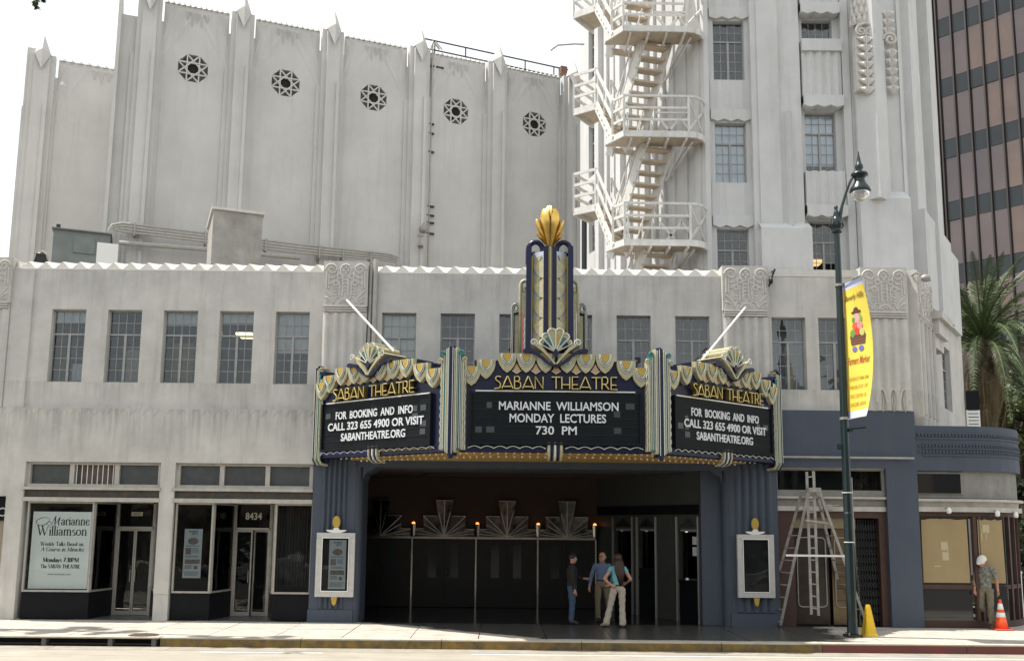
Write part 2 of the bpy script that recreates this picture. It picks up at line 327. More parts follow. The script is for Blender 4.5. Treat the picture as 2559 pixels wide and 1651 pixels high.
# ================================================================ windows
PANE = {}
def pane_mesh(w, h, g=None):
    k = (round(w,3), round(h,3), (g or M_GL).name)
    if k not in PANE:
        m = MB(); m.box(-w/2,w/2,-.003,.003,-h/2,h/2); PANE[k] = m.mesh('pane', g or M_GL)
    return PANE[k]
def steel_window(par, M, u0, u1, z0, z1, rec=.16, cols=4, rt=2, rb=4, blind=None, skip=None, openleft=False, name='window', tilt=.006):
    fm = MB(M); y = rec; t = .035; zt = z1-(z1-z0)*(.335 if rb == 4 else rt/(rt+rb))
    fm.box(u0,u0+t,y-.03,y+.03,z0,z1); fm.box(u1-t,u1,y-.03,y+.03,z0,z1)
    fm.box(u0+t,u1-t,y-.03,y+.03,z0,z0+t); fm.box(u0+t,u1-t,y-.03,y+.03,z1-t,z1)
    fm.box(u0+t,u1-t,y-.035,y+.028,zt-.02,zt+.02)
    um = (u0+u1)/2
    fm.box(um-.03,um+.03,y-.033,y+.027,z0+t,zt-.02)
    pw = (u1-u0-2*t)/cols; ph = (z1-t-zt-.02)/rt; pl = (zt-.02-z0-t)/rb
    for i in range(1,cols):
        x = u0+t+pw*i
        fm.box(x-.007,x+.007,y-.012,y+.012,zt+.02,z1-t)
        if abs(x-um) > .05: fm.box(x-.007,x+.007,y-.012,y+.012,z0+t,zt-.02)
    for j in range(1,rt): fm.box(u0+t,u1-t,y-.010,y+.010,zt+.02+ph*j-.007,zt+.02+ph*j+.007)
    for j in range(1,rb): fm.box(u0+t,um-.03,y-.010,y+.010,z0+t+pl*j-.007,z0+t+pl*j+.007); fm.box(um+.03,u1-t,y-.010,y+.010,z0+t+pl*j-.007,z0+t+pl*j+.007)
    w = fm.build(name, M_FR, par)
    for i in range(cols):
        for sec, (n, zz, hh) in enumerate(((rt, zt+.02, ph),(rb, z0+t, pl))):
            for j in range(n):
                if skip and skip(i, sec, j): continue
                R = Matrix.Rotation(random.gauss(0,tilt),4,'Z') @ Matrix.Rotation(random.gauss(0,tilt),4,'X')
                inst('pane', pane_mesh(pw-.004, hh-.004), w, M @ Matrix.Translation((u0+t+pw*(i+.5), y, zz+hh*(j+.5))) @ R)
    if blind:
        zb, cm = blind
        b = MB(M); b.box(u0+.03,u1-.03,y+.05,y+.06,zb,z1-.02); b.build('blind', cm, w)
    return w
M_BLI = mat('grey_roller_blind', (.62,.61,.57), .8, vary=.15, scale=3)
M_BLW = mat('white_blind', (.85,.88,.92), .8, vary=.12, scale=3)
def on(M, x, y):                             # photo point on a wall plane -> wall coordinates (u, z)
    d = FWD*FOC + RGT*(x*1.07205-PX) + UPV*(PY-y*1.07205)
    o = M.translation; n = Vector((M[0][1], M[1][1], 0)); ax = Vector((M[0][0], M[1][0], 0))
    P = EYE + d*((o-EYE).dot(n)/d.dot(n)); return ((P-o).dot(ax), P.z)
FY = 24.0
MF = frame((0,FY),(1,FY)); PT = 8.93; LEDGE = 5.14
fx = lambda x, y: on(MF, x, y)[0]
# ================================================================ TWO-STOREY WING
wing = thing('theatre_wing', 'long two-storey pale stucco front wing with zigzag parapet, steel windows, shopfronts and blue ground floor', 'building', (0,FY,0))
XL0, XL1 = fx(-60,700), fx(30,780)
PBs = [(fx(-75,700),fx(25,760)), (fx(754,720),fx(858,720)), (fx(1682,720),fx(1789,720)), (fx(2003,720),fx(2111,720))]
XEND = PBs[3][1]
wins = []
for k in range(5): c = on(MF,(166.5+140.5*k)/1.07205, 807)[0]; wins.append((c-.43,c+.43,5.80,7.66,'L',k))
for k in range(6): c = on(MF,(996+147*k)/1.07205, 800)[0]; wins.append((c-.435,c+.435,5.80,7.66,'M',k))
for k,xx in enumerate((1973,2090)): c = on(MF,xx/1.07205, 825)[0]; wins.append((c-.43,c+.43,5.80,7.66,'R',k))
# upper wall
m = MB(MF); wall(m, XL0, XEND, LEDGE, PT-.22, wins, .22)
m.quad((XL0,0,PT-.22),(XL0,0,PT-.21),(XEND,0,PT-.21),(XEND,0,PT-.22))
wl = m.build('upper_wall', M_ST, wing)
for n in range(2):                            # hairline pour joint under the parapet band
    pass
# zigzag coping: teeth that fold forward and catch the sun on their tops
def zig(u0, u1, z, n, y=0.0, name='zigzag_coping'):
    mb = MB(MF); p = (u1-u0)/n; b = z-.24; V = mb
    for i in range(n):
        a, c, e = u0+p*i, u0+p*(i+.5), u0+p*(i+1)
        vs = [(a,y-.004,b),(e,y-.004,b),(c,y+.02,z-.03),(a,y-.004,z-.235),(a,y+.30,z),(c,y+.30,z+.0),(e,y+.30,z),(e,y-.004,z-.235)]
        mb.add(vs, [(0,1,2),(0,2,5,4),(2,1,6,5)])
    mb.quad((u0,y+.30,b),(u0,y+.30,z),(u1,y+.30,z),(u1,y+.30,b))
    mb.quad((u0,y+.30,z),(u0,y+.9,z),(u1,y+.9,z),(u1,y+.30,z))
    mb.build(name, M_COP, wing)
zig(fx(47,610), PBs[1][0], PT, 18); zig(fx(878,612), PBs[2][0], PT+.0, 20)
zig(PBs[1][1], fx(878,612), PT, 1)
zig(PBs[0][1], fx(47,610), PT, 1)
mc = MB(MF); mc.box(PBs[2][1],PBs[3][0],.0,.5,PT-.219,PT-.02); mc.build('coping', M_COP, wing)
# pilasters
def ornament(u0, u1, z0, z1, M, y, par):
    W = u1-u0; H = z1-z0; o = MB(M); r = .022
    X = lambda a: u0+W*a
    Z = lambda a: z1-H*a
    s = W/7.4*1.0
    T = lambda pts, rr=r: o.tube([(X(a),y,Z(b)) for a,b in pts], rr, 5)
    for sg in (0,1):
        f = (lambda a: a) if not sg else (lambda a: 1-a)
        # big scroll
        pts = []
        for i in range(27):
            t = i/26; ang = pi*1.0+ t*pi*2.9; rad = .155*(1-t*.78)
            pts.append((f(.16+rad*cos(ang)*1.0), .165+rad*sin(-ang)*.93*-1))
        T(pts)
        T([(f(.30),.20),(f(.31),.36),(f(.30),.44)])
        T([(f(.0+.045),.20),(f(.04),.60)]); T([(f(.10),.27),(f(.095),.62)])
        for cx, cz, zb in ((.35,.33,.76),(.27,.49,.78)):
            T([(f(cx+.055*cos(a)), cz-.055*sin(a)) for a in [2*pi*i/9 for i in range(10)]])
            T([(f(cx-.09),cz-.02)]+[(f(cx+.085*cos(a)), cz-.075*sin(a)) for a in [pi*.85-pi*.85*i/6 for i in range(7)]]+[(f(cx+.088),cz+.1),(f(cx+.085),zb)])
            for q in range(3): T([(f(cx-.05),cz+.09+q*.08),(f(cx),cz+.125+q*.08),(f(cx+.05),cz+.09+q*.08)], r*.7)
        T([(f(.10),.37),(f(.2),.365),(f(.26),.33)]); T([(f(.10),.50),(f(.17),.49),(f(.21),.47)])
        T([(f(0.02),.81),(f(.1),.83),(f(.17),.88),(f(.22),.96)]); T([(f(.03),.66),(f(.1),.72),(f(.17),.80),(f(.24),.93)])
        for q in range(4): T([(f(.03+.035*q),.96),(f(.03+.03*q),.86+.02*q)], r*.6)
        T([(f(.24),.93),(f(.27),.84),(f(.34),.80)]); T([(f(.34),.80),(f(.40),.86),(f(.36),.95)])
    o.tube(arc(X(.5),Z(.97),W*.12,10,170,8,y), r, 5); o.tube(arc(X(.5),Z(.97),W*.07,10,170,6,y), r*.8, 5)
    for q in range(5): T([(.43,.35+q*.085),(.5,.30+q*.085),(.57,.35+q*.085)])
    T([(.43,.30),(.39,.26),(.37,.16),(.42,.07),(.5,.04),(.58,.07),(.63,.16),(.61,.26),(.57,.30)])
    for a,b in ((.5,.12),(.45,.19),(.55,.19),(.5,.25)): o.blob((X(a),y,Z(b)), W*.035,.03,W*.045,6,5)
    T([(.43,.30),(.43,.78)]); T([(.57,.30),(.57,.78)])
    o.build('carved_relief', M_ORN, par)
    t = MB(M)
    for q in range(3): t.box(u0-.01,u1+.01,y-.05+q*.012,y+.05,z0-.05-q*.055,z0-.015-q*.055)
    t.build('moulding', M_ORN, par)
def pilaster(u0, u1, zb, M=MF, top=PT+.02, oz=7.78, proud=.16, par=wing, flute=True):
    m = MB(M); m.box(u0,u1,-proud,.3,oz,top); m.box(u0+.01,u1-.01,-proud*.7,.25,zb,oz)
    n = 5; w = (u1-u0)/n
    if flute:
        for i in range(n):
            a = u0+w*i+.02; pts = [(a,-proud*.7+.001)]+[(a+(w-.04)*q/6, -proud*.7-.055*sin(pi*q/6)-.001) for q in range(7)]
            m.prism_z([(p[0],p[1]) for p in pts[1:]]+[(a+w-.04,-proud*.7+.05),(a,-proud*.7+.05)], zb+.02, oz-.16)
    m.build('pilaster', M_ORN if False else M_ST, par)
    ornament(u0+.04, u1-.04, oz+.02, top-.04, M, -proud-.005, par)
for i,(a,b) in enumerate(PBs): pilaster(a, b, LEDGE-.0 if i in (0,1,2) else LEDGE+.12)
s = MB(MF); s.box(PBs[0][1]+.0,fx(78,700),-.07,.1,LEDGE,PT-.25); s.build('pilaster_strip', M_ST, wing)
# lower wall with shop openings
o1 = (fx(62,1110),fx(377,1110)); o2 = (fx(411,1110),fx(730,1110))
PL = fx(30,1300)
BLX0 = fx(728,1250)                # blue pillar starts
m = MB(MF); LW = -.09
wall(m, fx(-60,1000), BLX0, 3.80, LEDGE, [], .3, LW)
m.quad((fx(-60,1000),LW,LEDGE),(BLX0,LW,LEDGE),(BLX0,.02,LEDGE),(fx(-60,1000),.02,LEDGE))
m.box(fx(15,1200),o1[0],LW,.3,0,3.8)                       # left pier
m.box(o1[1],o2[0],LW,.3,.63,3.8)                           # centre pier
m.box(o1[1]+.001,o2[0]-.001,LW+.02,.3,0,.629)
m.box(fx(-60,1000),fx(15,1200),LW,.3,2.95,3.8)
m.build('lower_wall', M_ST, wing)
# scalloped relief under the ledge
z = MB(MF); n = 26; a0, a1 = fx(15,960), fx(735,960)
for i in range(n):
    a = a0+(a1-a0)*i/n; b = a0+(a1-a0)*(i+1)/n
    z.add([(a,LW-.002,5.10),(b,LW-.002,5.10),((a+b)/2,LW-.002,4.93),(a,LW-.014,5.135),(b,LW-.014,5.135),((a+b)/2,LW-.010,4.98)],[(3,5,4),(0,2,5,3),(1,4,5,2)])
z.build('scalloped_relief', M_ST, wing)
# roof and rooms behind
m = MB(); m.box(XL0,XEND-.1,FY+.9,33,PT-.75,PT-.55); m.box(XL0,XEND-.1,FY+.89,FY+.95,PT-.55,PT-.01); m.build('roof', mat('roof_felt',(.22,.21,.2),.95,vary=.3), wing)
m = MB(); m.box(XL0,XEND,FY+5.6,FY+5.8,5.2,8.1); m.box(XL0,XEND,FY+.25,FY+5.6,8.0,8.1); m.box(XL0,XEND,FY+.25,FY+5.6,5.0,5.2); 
for xx in (XL0, fx(800,700), fx(1735,700), XEND-.15): m.box(xx,xx+.1,FY+.3,FY+5.6,5.2,8)
m.build('office_room', M_INT, wing)
M_LT = emit('fluorescent_tube', (1,.82,.35), 2.2); M_LT2 = emit('green_lit_panel', (.45,.9,.6), .5)
for (x,y,ww,mm) in ((568,776,.42,M_LT),(430,803,.5,M_LT2)):
    P = D(x,y,FY+1.2); l = MB(); l.box(P.x-ww/2,P.x+ww/2,P.y,P.y+.6,P.z-.04,P.z+.02); l.build('ceiling_light', mm, wing)
# window contents
for (u0,u1,z0,z1,g,k) in wins:
    bl = None; sk = None
    if g == 'L': bl = [(7.35,M_BLI),None,(7.30,M_BLI),(7.38,M_BLI),(6.62,M_BLI)][k]
    if g == 'M': bl = [(6.55,M_BLI),None,None,None,None,None][k]
    if g == 'M' and k in (2,): sk = (lambda i,s,j: (s == 1 and j < 2) or i > 1)
    if g == 'M' and k in (3,): sk = (lambda i,s,j: (s == 1 and j < 2) or i < 2)
    pass
    if g == 'M' and k in (0,1,4,5): sk = (lambda i,s,j: s == 1 and j < 1)
    wn = steel_window(wing, MF, u0,u1,z0,z1, blind=bl, skip=sk)
    q = MB(MF); q.box(u0,u1,.06,.2,z0-.03,z0+.0); q.build('sill', M_SILL, wn)
# things on window sills / stored inside (seen through the glass)
M_CARD = mat('cardboard_and_paper', (.42,.38,.32), .9, vary=.3, scale=8)
def stuffbox(x0,x1,y0,y1,m_,lab,cat,name='storage_box',dy=.75):
    A = D(x0,y1,FY+dy); B = D(x1,y0,FY+dy)
    h = max(.12, B.z-A.z)
    e = MB(); e.box(A.x,B.x,FY+dy,FY+dy+.3,A.z,A.z+h)
    for q in range(1,4): e.box(A.x-.008,B.x+.008,FY+dy-.008,FY+dy+.308,A.z+h*q/4-.008,A.z+h*q/4+.008)
    tag(e.build(name, m_), lab, cat)
stuffbox(167,196,848,886,M_WLET,'white box file standing low inside the leftmost upstairs window','box')
stuffbox(286,324,815,888,M_CARD,'stack of pale papers and folders inside the second upstairs window from the left','paper stack','paper_stack')
stuffbox(400,452,800,888,mat('brown_crate',(.22,.16,.08),.8),'brown crate filling the bottom of the third upstairs window from the left','crate','brown_crate')

# ================================================================ SHOPFRONTS
def rbox(x0,x1,y0,y1,Y,dp,name,m_,par,bev=0):           # photo rectangle on plane Y, dp deep
    ym = (y0+y1)/2; A = D(x0,ym,Y).x; B = D(x1,ym,Y).x; Z1 = D((x0+x1)/2,y0,Y).z; Z0 = D((x0+x1)/2,y1,Y).z
    e = MB(); e.box(A,B,Y,Y+dp,Z0,Z1); return e.build(name, m_, par, bevel=bev)
def shop():
    Z = dict(t0=3.10,t1=3.80, s0=2.98, b0=2.55, f1=2.42, h0=.86)
    for n,(a,b) in enumerate((o1,o2)):
        e = MB(MF)                                          # transom frame
        e.box(a,b,-.02,.16,3.18,3.26); e.box(a,b,.0,.16,3.74,3.80); e.box(a,a+.09,.0,.16,3.26,3.74); e.box(b-.09,b,.0,.16,3.26,3.74)
        W = b-a; c = [a+W*.333, a+W*.667]
        for q in c: e.box(q-.055,q+.055,.0,.16,3.26,3.74)
        fr = e.build('transom_window', M_SILL, wing)
        xs = [a+.09,c[0]-.055,c[0]+.055,c[1]-.055,c[1]+.055,b-.09]
        for q in range(3):
            if n == 0 and q == 1:
                g = MB(MF); g.box(xs[2],xs[3],.13,.15,3.26,3.74); g.build('board', mat('rusty_board',(.16,.13,.11),.9,vary=.5,scale=7,streak=.5), fr)
                for k in range(8):
                    x_ = xs[2]+.05+(xs[3]-xs[2]-.1)*k/7; g = MB(MF); g.tube([(x_,.04,3.22),(x_,.04,3.77)],.010,6); g.build('security_bar', M_WHITE, fr)
                g = MB(MF); g.tube([(xs[2],.04,3.235),(xs[3],.04,3.235)],.012,6); g.tube([(xs[2],.04,3.745),(xs[3],.04,3.745)],.012,6); g.build('bar_rail', M_SILL, fr)
            else:
                inst('pane', pane_mesh(xs[2*q+1]-xs[2*q]-.01, .48, M_FROST), fr, MF @ Matrix.Translation(((xs[2*q]+xs[2*q+1])/2,.09,3.50)))
        e = MB(MF); e.box(a-.05,b+.03,-.13,.1,3.115,3.18); e.build('transom_sill', M_SILL, wing)
        e = MB(MF); e.box(a-.02,b+.02,-.02,.2,2.93,3.115); e.build('fascia_band', mat('dirty_fascia',(.10,.09,.078),.8,vary=.5,scale=4,streak=.5), wing)
        e = MB(MF); e.box(a-.03,b+.02,-.10,.12,2.83,2.93); e.build('head_trim', M_SILL, wing)
    # storefront glazing  (photo zoom coords: x = z/2.9/1.07205, y = (1120+z/2.9)/1.07205)
    zx = lambda v: v/2.9/1.07205
    zy = lambda v: (1120+v/2.9)/1.07205
    X = lambda v, r=740, Y=FY: D(zx(v), zy(r), Y).x
    h0, h1 = .65, 2.83
    R = 1.15                                               # depth of the door recess
    def glaze(p0, p1, z0, z1, name, sill=True, mat_=None, fw=.045):
        M = frame(p0,p1); L = flen(p0,p1); e = MB(M)
        e.box(0,L,-.03,.04,z0,z0+fw); e.box(0,L,-.03,.04,z1-fw,z1); e.box(0,fw,-.03,.04,z0+fw,z1-fw); e.box(L-fw,L,-.03,.04,z0+fw,z1-fw)
        f = e.build(name, M_FRL, wing)
        inst('pane', pane_mesh(L-2*fw, z1-z0-2*fw, M_SHOP), f, M @ Matrix.Translation((L/2,.01,(z0+z1)/2)))
        return f, M, L
    def bulk(p0, p1):
        M = frame(p0,p1); L = flen(p0,p1); e = MB(M); e.box(0,L,0,.08,.0,h0-.003); b = e.build('bulkhead', M_BULK, wing)
    def front(a, b, c, d, e_, f_, num):                     # a..b display, b..c slanted return, c..d door, d..e_ slanted pane, e_..f_ right display
        pa, pb, pc, pd = (X(a),FY+.02), (X(b),FY+.02), (X(c,800,FY+R),FY+R), (X(d,800,FY+R),FY+R)
        pe = (X(e_),FY+.02)
        glaze(pa,pb,h0,h1,'display_window'); bulk(pa,pb)
        glaze(pb,pc,h0,h1,'return_window'); bulk(pb,pc)
        glaze(pd,pe,h0,h1,'return_window'); bulk(pd,pe)
        if f_:
            pf = (X(f_),FY+.02); glaze(pe,pf,h0,h1,'display_window'); bulk(pe,pf)
        # door set in recess
        M = frame(pc,pd); L = flen(pc,pd); dh = 2.17
        q = MB(M); q.box(0,L,-.04,.05,dh,dh+.06); q.box(0,.05,-.04,.05,0,2.88); q.box(L-.05,L,-.04,.05,0,2.88); q.box(0,L,-.04,.05,2.82,2.88)
        fr = q.build('door_frame', M_FRL, wing)
        inst('transom_pane', pane_mesh(L-.1, 2.82-dh-.06, M_SHOP), fr, M @ Matrix.Translation((L/2,.01,(2.82+dh+.06)/2)))
        hw = (L-.1)/2
        for i,(x0,ang) in enumerate(((.05,0),(L-.05,-14 if num == '8434' else 0))):
            sg = 1 if i == 0 else -1
            Md = M @ Matrix.Translation((x0,0,0)) @ Matrix.Rotation(radians(ang),4,'Z')
            q = MB(Md); t = .035
            xa, xb = sorted((0, sg*(hw-.004)))
            q.box(xa,xa+t,-.02,.02,.02,dh-.004); q.box(xb-t,xb,-.02,.02,.02,dh-.004); q.box(xa+t,xb-t,-.02,.02,.02,.12); q.box(xa+t,xb-t,-.02,.02,dh-.05,dh-.004)
            dr = q.build('door', M_FRL, wing)
            inst('pane', pane_mesh(xb-xa-2*t, dh-.18, M_SHOP), dr, Md @ Matrix.Translation(((xa+xb)/2,0,(dh+.07)/2)))
            q = MB(Md); hx = xb-.06 if i == 0 else xa+.06
            q.tube([(hx,-.06,.85),(hx,-.06,1.15)],.012,6); q.build('handle', M_METAL, dr)
        # recess ceiling
        q = MB(); q.prism_z([pb,pc,pd,pe], 2.885, 2.93); q.build('recess_ceiling', M_SILL, wing)
        q = MB(); q.prism_z([(pb[0]-.3,FY-.0),(pc[0]-.1,FY+R+.1),(pd[0]+.1,FY+R+.1),(pe[0]+.1,FY)], -.005, .012); q.build('recess_floor', mat('recess_tile',(.10,.10,.10),.3,vary=.3), wing)
        return M, L
    M1, L1 = front(178,664,835,1110,1150,None,'8432')
    M2, L2 = front(1258,1535,1690,1960,1985,2262,'8434')
    # shop interior
    q = MB(); q.box(fx(45,1300),BLX0,FY+3.2,FY+3.3,0,2.95); q.box(fx(45,1300),BLX0,FY+.3,FY+3.2,2.94,2.98); q.box(fx(45,1300),BLX0,FY+.1,FY+3.2,-.1,-.02)
    q.box(o1[1]-.02,o1[1]+.1,FY+.3,FY+3.2,0,2.9); q.box(fx(45,1300)-.1,fx(45,1300),FY+.2,FY+3.2,0,2.9); q.box(BLX0,BLX0+.1,FY+.3,FY+3.2,0,2.9)
    q.build('shop_room', M_DARK, wing)
    return zx, zy, M1, L1, M2, L2
M_FROST = mat('wired_dirty_glass', (.075,.085,.085), .3, vary=.35, scale=6, spec=.6, streak=.15)
zx, zy, MD1, LD1, MD2, LD2 = shop()
# neighbouring black shopfront at the very left
nb = thing('neighbour_shopfront', 'edge of a black shopfront with a pale letter O beside the left pier', 'shopfront', (fx(5,1300),FY,0))
X1 = fx(17,1300)
e = MB(); e.box(-14,X1,FY+.0,FY+.1,2.35,2.94); e.build('sign_board', M_BULK, nb)
e = MB(); e.box(-14,X1,FY+.05,FY+.12,0,2.35); e.build('tan_panel', mat('tan_panel',(.30,.25,.18),.6,vary=.2), nb)
e = MB(); e.box(X1-.06,X1-.02,FY+.0,FY+.05,0,2.35); e.build('frame', M_DKMET, nb)

# ================================================================ lettering
def text_mesh(s, size, M, y, mt, name, par, x=0, z=0, align='CENTER', cw=1.0, ext=.004, off=0.0, shear=0, space=1.0, wordsp=1.0, bold=0, label=None, res=2):
    c = bpy.data.curves.new('txt', 'FONT'); c.body = s; c.size = size; c.align_x = align; c.align_y = 'BOTTOM_BASELINE'
    c.extrude = ext; c.offset = off; c.shear = shear; c.space_character = space; c.space_word = wordsp; c.resolution_u = res
    t = bpy.data.objects.new('t', c); COL.objects.link(t)
    dg = bpy.context.evaluated_depsgraph_get(); dg.update()
    me = bpy.data.meshes.new_from_object(t.evaluated_get(dg)); bpy.data.objects.remove(t)
    T = M @ Matrix.Translation((x,y,z)) @ Matrix.Rotation(pi/2,4,'X') @ Matrix.Diagonal((cw,1,1,1))
    me.transform(Matrix.Translation(-wloc(par)) @ T); me.materials.clear(); me.materials.append(mt); me.name = name
    o = bpy.data.objects.new(name, me); COL.objects.link(o)
    if par: o.parent = par
    WM[o.name] = wmat(par)
    if label: o['label'] = label
    return o
text_mesh('O', .32, frame((X1-.21,FY),(X1,FY)), -.006, mat('grey_letter',(.5,.5,.5),.5), 'letter', nb, 0, 2.45)
M_INK = mat('poster_ink', (.05,.07,.08), .7)
text_mesh('8434', .25, MD2, -.012, mat('pale_number',(.6,.58,.5),.6), 'street_number', wing, LD2/2, 2.44, ext=.002, cw=.85, off=.004)
e = MB(MD1); e.box(LD1*.36,LD1*.66,-.02,-.012,2.50,2.60); pl = e.build('number_plate', mat('cream_plate',(.5,.46,.36),.6), wing)
text_mesh('8432', .085, MD1, -.022, M_INK, 'street_number', pl, LD1*.51, 2.52, ext=.001)
# big poster in the left display window (stands behind the glass)
PYY = FY+.22
A = D(zx(200),zy(1013),PYY); B = D(zx(657),zy(460),PYY); AX = D(zx(222),zy(740),PYY).x; BX = D(zx(645),zy(740),PYY).x
po = thing('window_poster', 'large pale poster for the Marianne Williamson talks in the left shop window', 'poster', (AX,PYY,A.z))
e = MB(); e.box(AX,BX,PYY,PYY+.03,A.z,B.z)
e.build('sheet', mat('pale_green_poster', (.85,.87,.84), .5, vary=.06, scale=.8), po)
_b = po.children[0].data.materials[0].node_tree.nodes['Principled BSDF']; _b.inputs['Emission Color'].default_value = (.84,.90,.87,1); _b.inputs['Emission Strength'].default_value = .16   # a lit light box
PM = frame((AX,PYY),(BX,PYY)); PW = BX-AX; PH = B.z-A.z
def serif(s, x, zz, h, name='lettering', it=False, w=.13, width=None, mt=None, M=None, par=None, y=-.004, cap=False):
    """a small roman face drawn from strokes: thick stems, thin hairlines, slab-free serifs"""
    M = M or PM; par = par or po; mt = mt or M_INK
    GL = {  # x-height 1 = .62 of cap ; strokes: ('v',x,z0,z1) thick stem, ('t',x0,z0,x1,z1) thin, ('k',..) thick line, ('o',cx,cz,rx,rz,a0,a1)
     'a':(.46,[('v',.33,0,.42),('o',.2,.16,.15,.15,0,360),('o',.2,.40,.14,.16,0,170)]),
     'r':(.36,[('v',.1,0,.58),('o',.24,.44,.12,.14,20,170),('s',.1,0)]),
     'i':(.22,[('v',.1,0,.58),('d',.1,.76),('s',.1,0)]), 'l':(.22,[('v',.1,0,.95),('s',.1,0)]),
     'n':(.54,[('v',.1,0,.58),('o',.25,.38,.15,.20,0,170),('v',.4,0,.38),('s',.1,0),('s',.4,0)]),
     'm':(.82,[('v',.1,0,.58),('o',.24,.38,.14,.20,0,170),('v',.38,0,.38),('o',.52,.38,.14,.20,0,170),('v',.66,0,.38),('s',.1,0),('s',.38,0),('s',.66,0)]),
     'e':(.46,[('o',.22,.29,.17,.28,25,335),('t',.06,.32,.38,.32)]), 'c':(.42,[('o',.22,.29,.17,.28,45,315)]),
     'o':(.52,[('o',.24,.29,.2,.28,0,360)]), 's':(.36,[('o',.16,.43,.11,.13,40,270),('o',.17,.15,.12,.14,-130,90)]),
     'u':(.54,[('v',.1,.18,.58),('o',.25,.18,.15,.18,180,360),('v',.4,0,.58)]), 't':(.30,[('v',.12,.05,.74),('t',.0,.56,.28,.56),('t',.12,.03,.26,.04)]),
     'd':(.54,[('o',.2,.29,.16,.28,0,360),('v',.38,0,.95)]), 'y':(.48,[('k',.03,.58,.22,.02),('t',.42,.58,.1,-.28)]),
     'k':(.50,[('v',.1,0,.95),('t',.12,.25,.36,.58),('k',.2,.34,.42,0),('s',.1,0)]), 'w':(.7,[('k',.03,.58,.18,0),('t',.18,0,.34,.58),('k',.34,.58,.5,0),('t',.5,0,.66,.58)]),
     'h':(.54,[('v',.1,0,.95),('o',.25,.38,.15,.20,0,170),('v',.4,0,.38),('s',.1,0),('s',.4,0)]),
     'W':(1.1,[('k',.05,.95,.3,0),('t',.3,0,.52,.9),('k',.42,.95,.7,0),('t',.7,0,1.0,.95),('s',.05,.93),('s',1.0,.93)]),
     'T':(.66,[('v',.33,0,.93),('t',.03,.93,.63,.93),('t',.03,.93,.03,.8),('t',.63,.93,.63,.8),('s',.33,0)]),
     'B':(.6,[('v',.12,0,.93),('o',.3,.70,.2,.23,-90,90),('o',.3,.24,.26,.24,-90,90),('t',.12,.93,.3,.93),('t',.12,.47,.3,.47),('t',.12,0,.3,0)]),
     'A':(.72,[('t',.06,0,.36,.95),('k',.36,.95,.64,0),('t',.17,.3,.53,.3),('s',.06,0),('s',.64,0)]),
     'C':(.66,[('o',.36,.46,.3,.46,45,315)]), 'M':(.9,[('t',.1,0,.14,.93),('k',.14,.93,.45,.05),('t',.45,.05,.74,.93),('v',.76,0,.93),('s',.1,0),('s',.76,0)]),
     'S':(.5,[('o',.24,.68,.17,.24,40,270),('o',.26,.23,.19,.23,-130,90)]), 'N':(.8,[('t',.12,0,.12,.93),('k',.12,.93,.62,0),('t',.62,0,.62,.93),('s',.12,0)]),
     'H':(.76,[('v',.12,0,.93),('v',.6,0,.93),('t',.12,.48,.6,.48),('s',.12,0),('s',.6,0)]), 'E':(.58,[('v',.12,0,.93),('t',.12,.93,.5,.93),('t',.12,.48,.42,.48),('t',.12,0,.52,0)]),
     'R':(.66,[('v',.12,0,.93),('o',.3,.70,.22,.23,-90,90),('t',.12,.93,.3,.93),('t',.12,.47,.3,.47),('k',.3,.47,.6,0),('s',.12,0)]),
     'P':(.58,[('v',.12,0,.93),('o',.3,.68,.22,.25,-90,90),('t',.12,.93,.3,.93),('t',.12,.43,.3,.43),('s',.12,0)]),
     'L':(.54,[('v',.12,0,.93),('t',.12,0,.5,0),('s',.12,.92)]),'F':(.5,[('v',.12,0,.93),('t',.12,.93,.48,.93),('t',.12,.48,.38,.48),('s',.12,0)]),
     '7':(.46,[('t',.04,.9,.4,.9),('k',.4,.9,.16,0)]), '3':(.46,[('o',.2,.68,.16,.22,-80,140),('o',.2,.23,.18,.23,-150,90)]), '0':(.5,[('o',.24,.46,.18,.46,0,360)]),
     ':':(.2,[('d',.08,.1),('d',.08,.5)]), '.':(.2,[('d',.08,.05)]), ' ':(.3,[]), 'g':(.48,[('o',.2,.33,.15,.22,0,360),('o',.2,-.1,.17,.16,0,360)]), 'b':(.54,[('v',.1,0,.95),('o',.27,.29,.16,.28,0,360)]),
    }
    tot = sum(GL[c][0] for c in s); sx = (width/(tot*h)) if width else 1.0
    e = MB(M); cx = x-(tot*h*sx)/2
    Tk, tn = w*h, w*h*.42
    def seg(x0,z0,x1,z1,t):
        P = lambda a,b: (cx+(a+(b*.22 if it else 0))*h*sx, zz+b*h)
        a = P(x0,z0); b = P(x1,z1); dx, dz = b[0]-a[0], b[1]-a[1]; l = sqrt(dx*dx+dz*dz) or 1e-6; nx, nz = -dz/l*t/2, dx/l*t/2
        e.quad((a[0]-nx,y,a[1]-nz),(a[0]+nx,y,a[1]+nz),(b[0]+nx,y,b[1]+nz),(b[0]-nx,y,b[1]-nz))
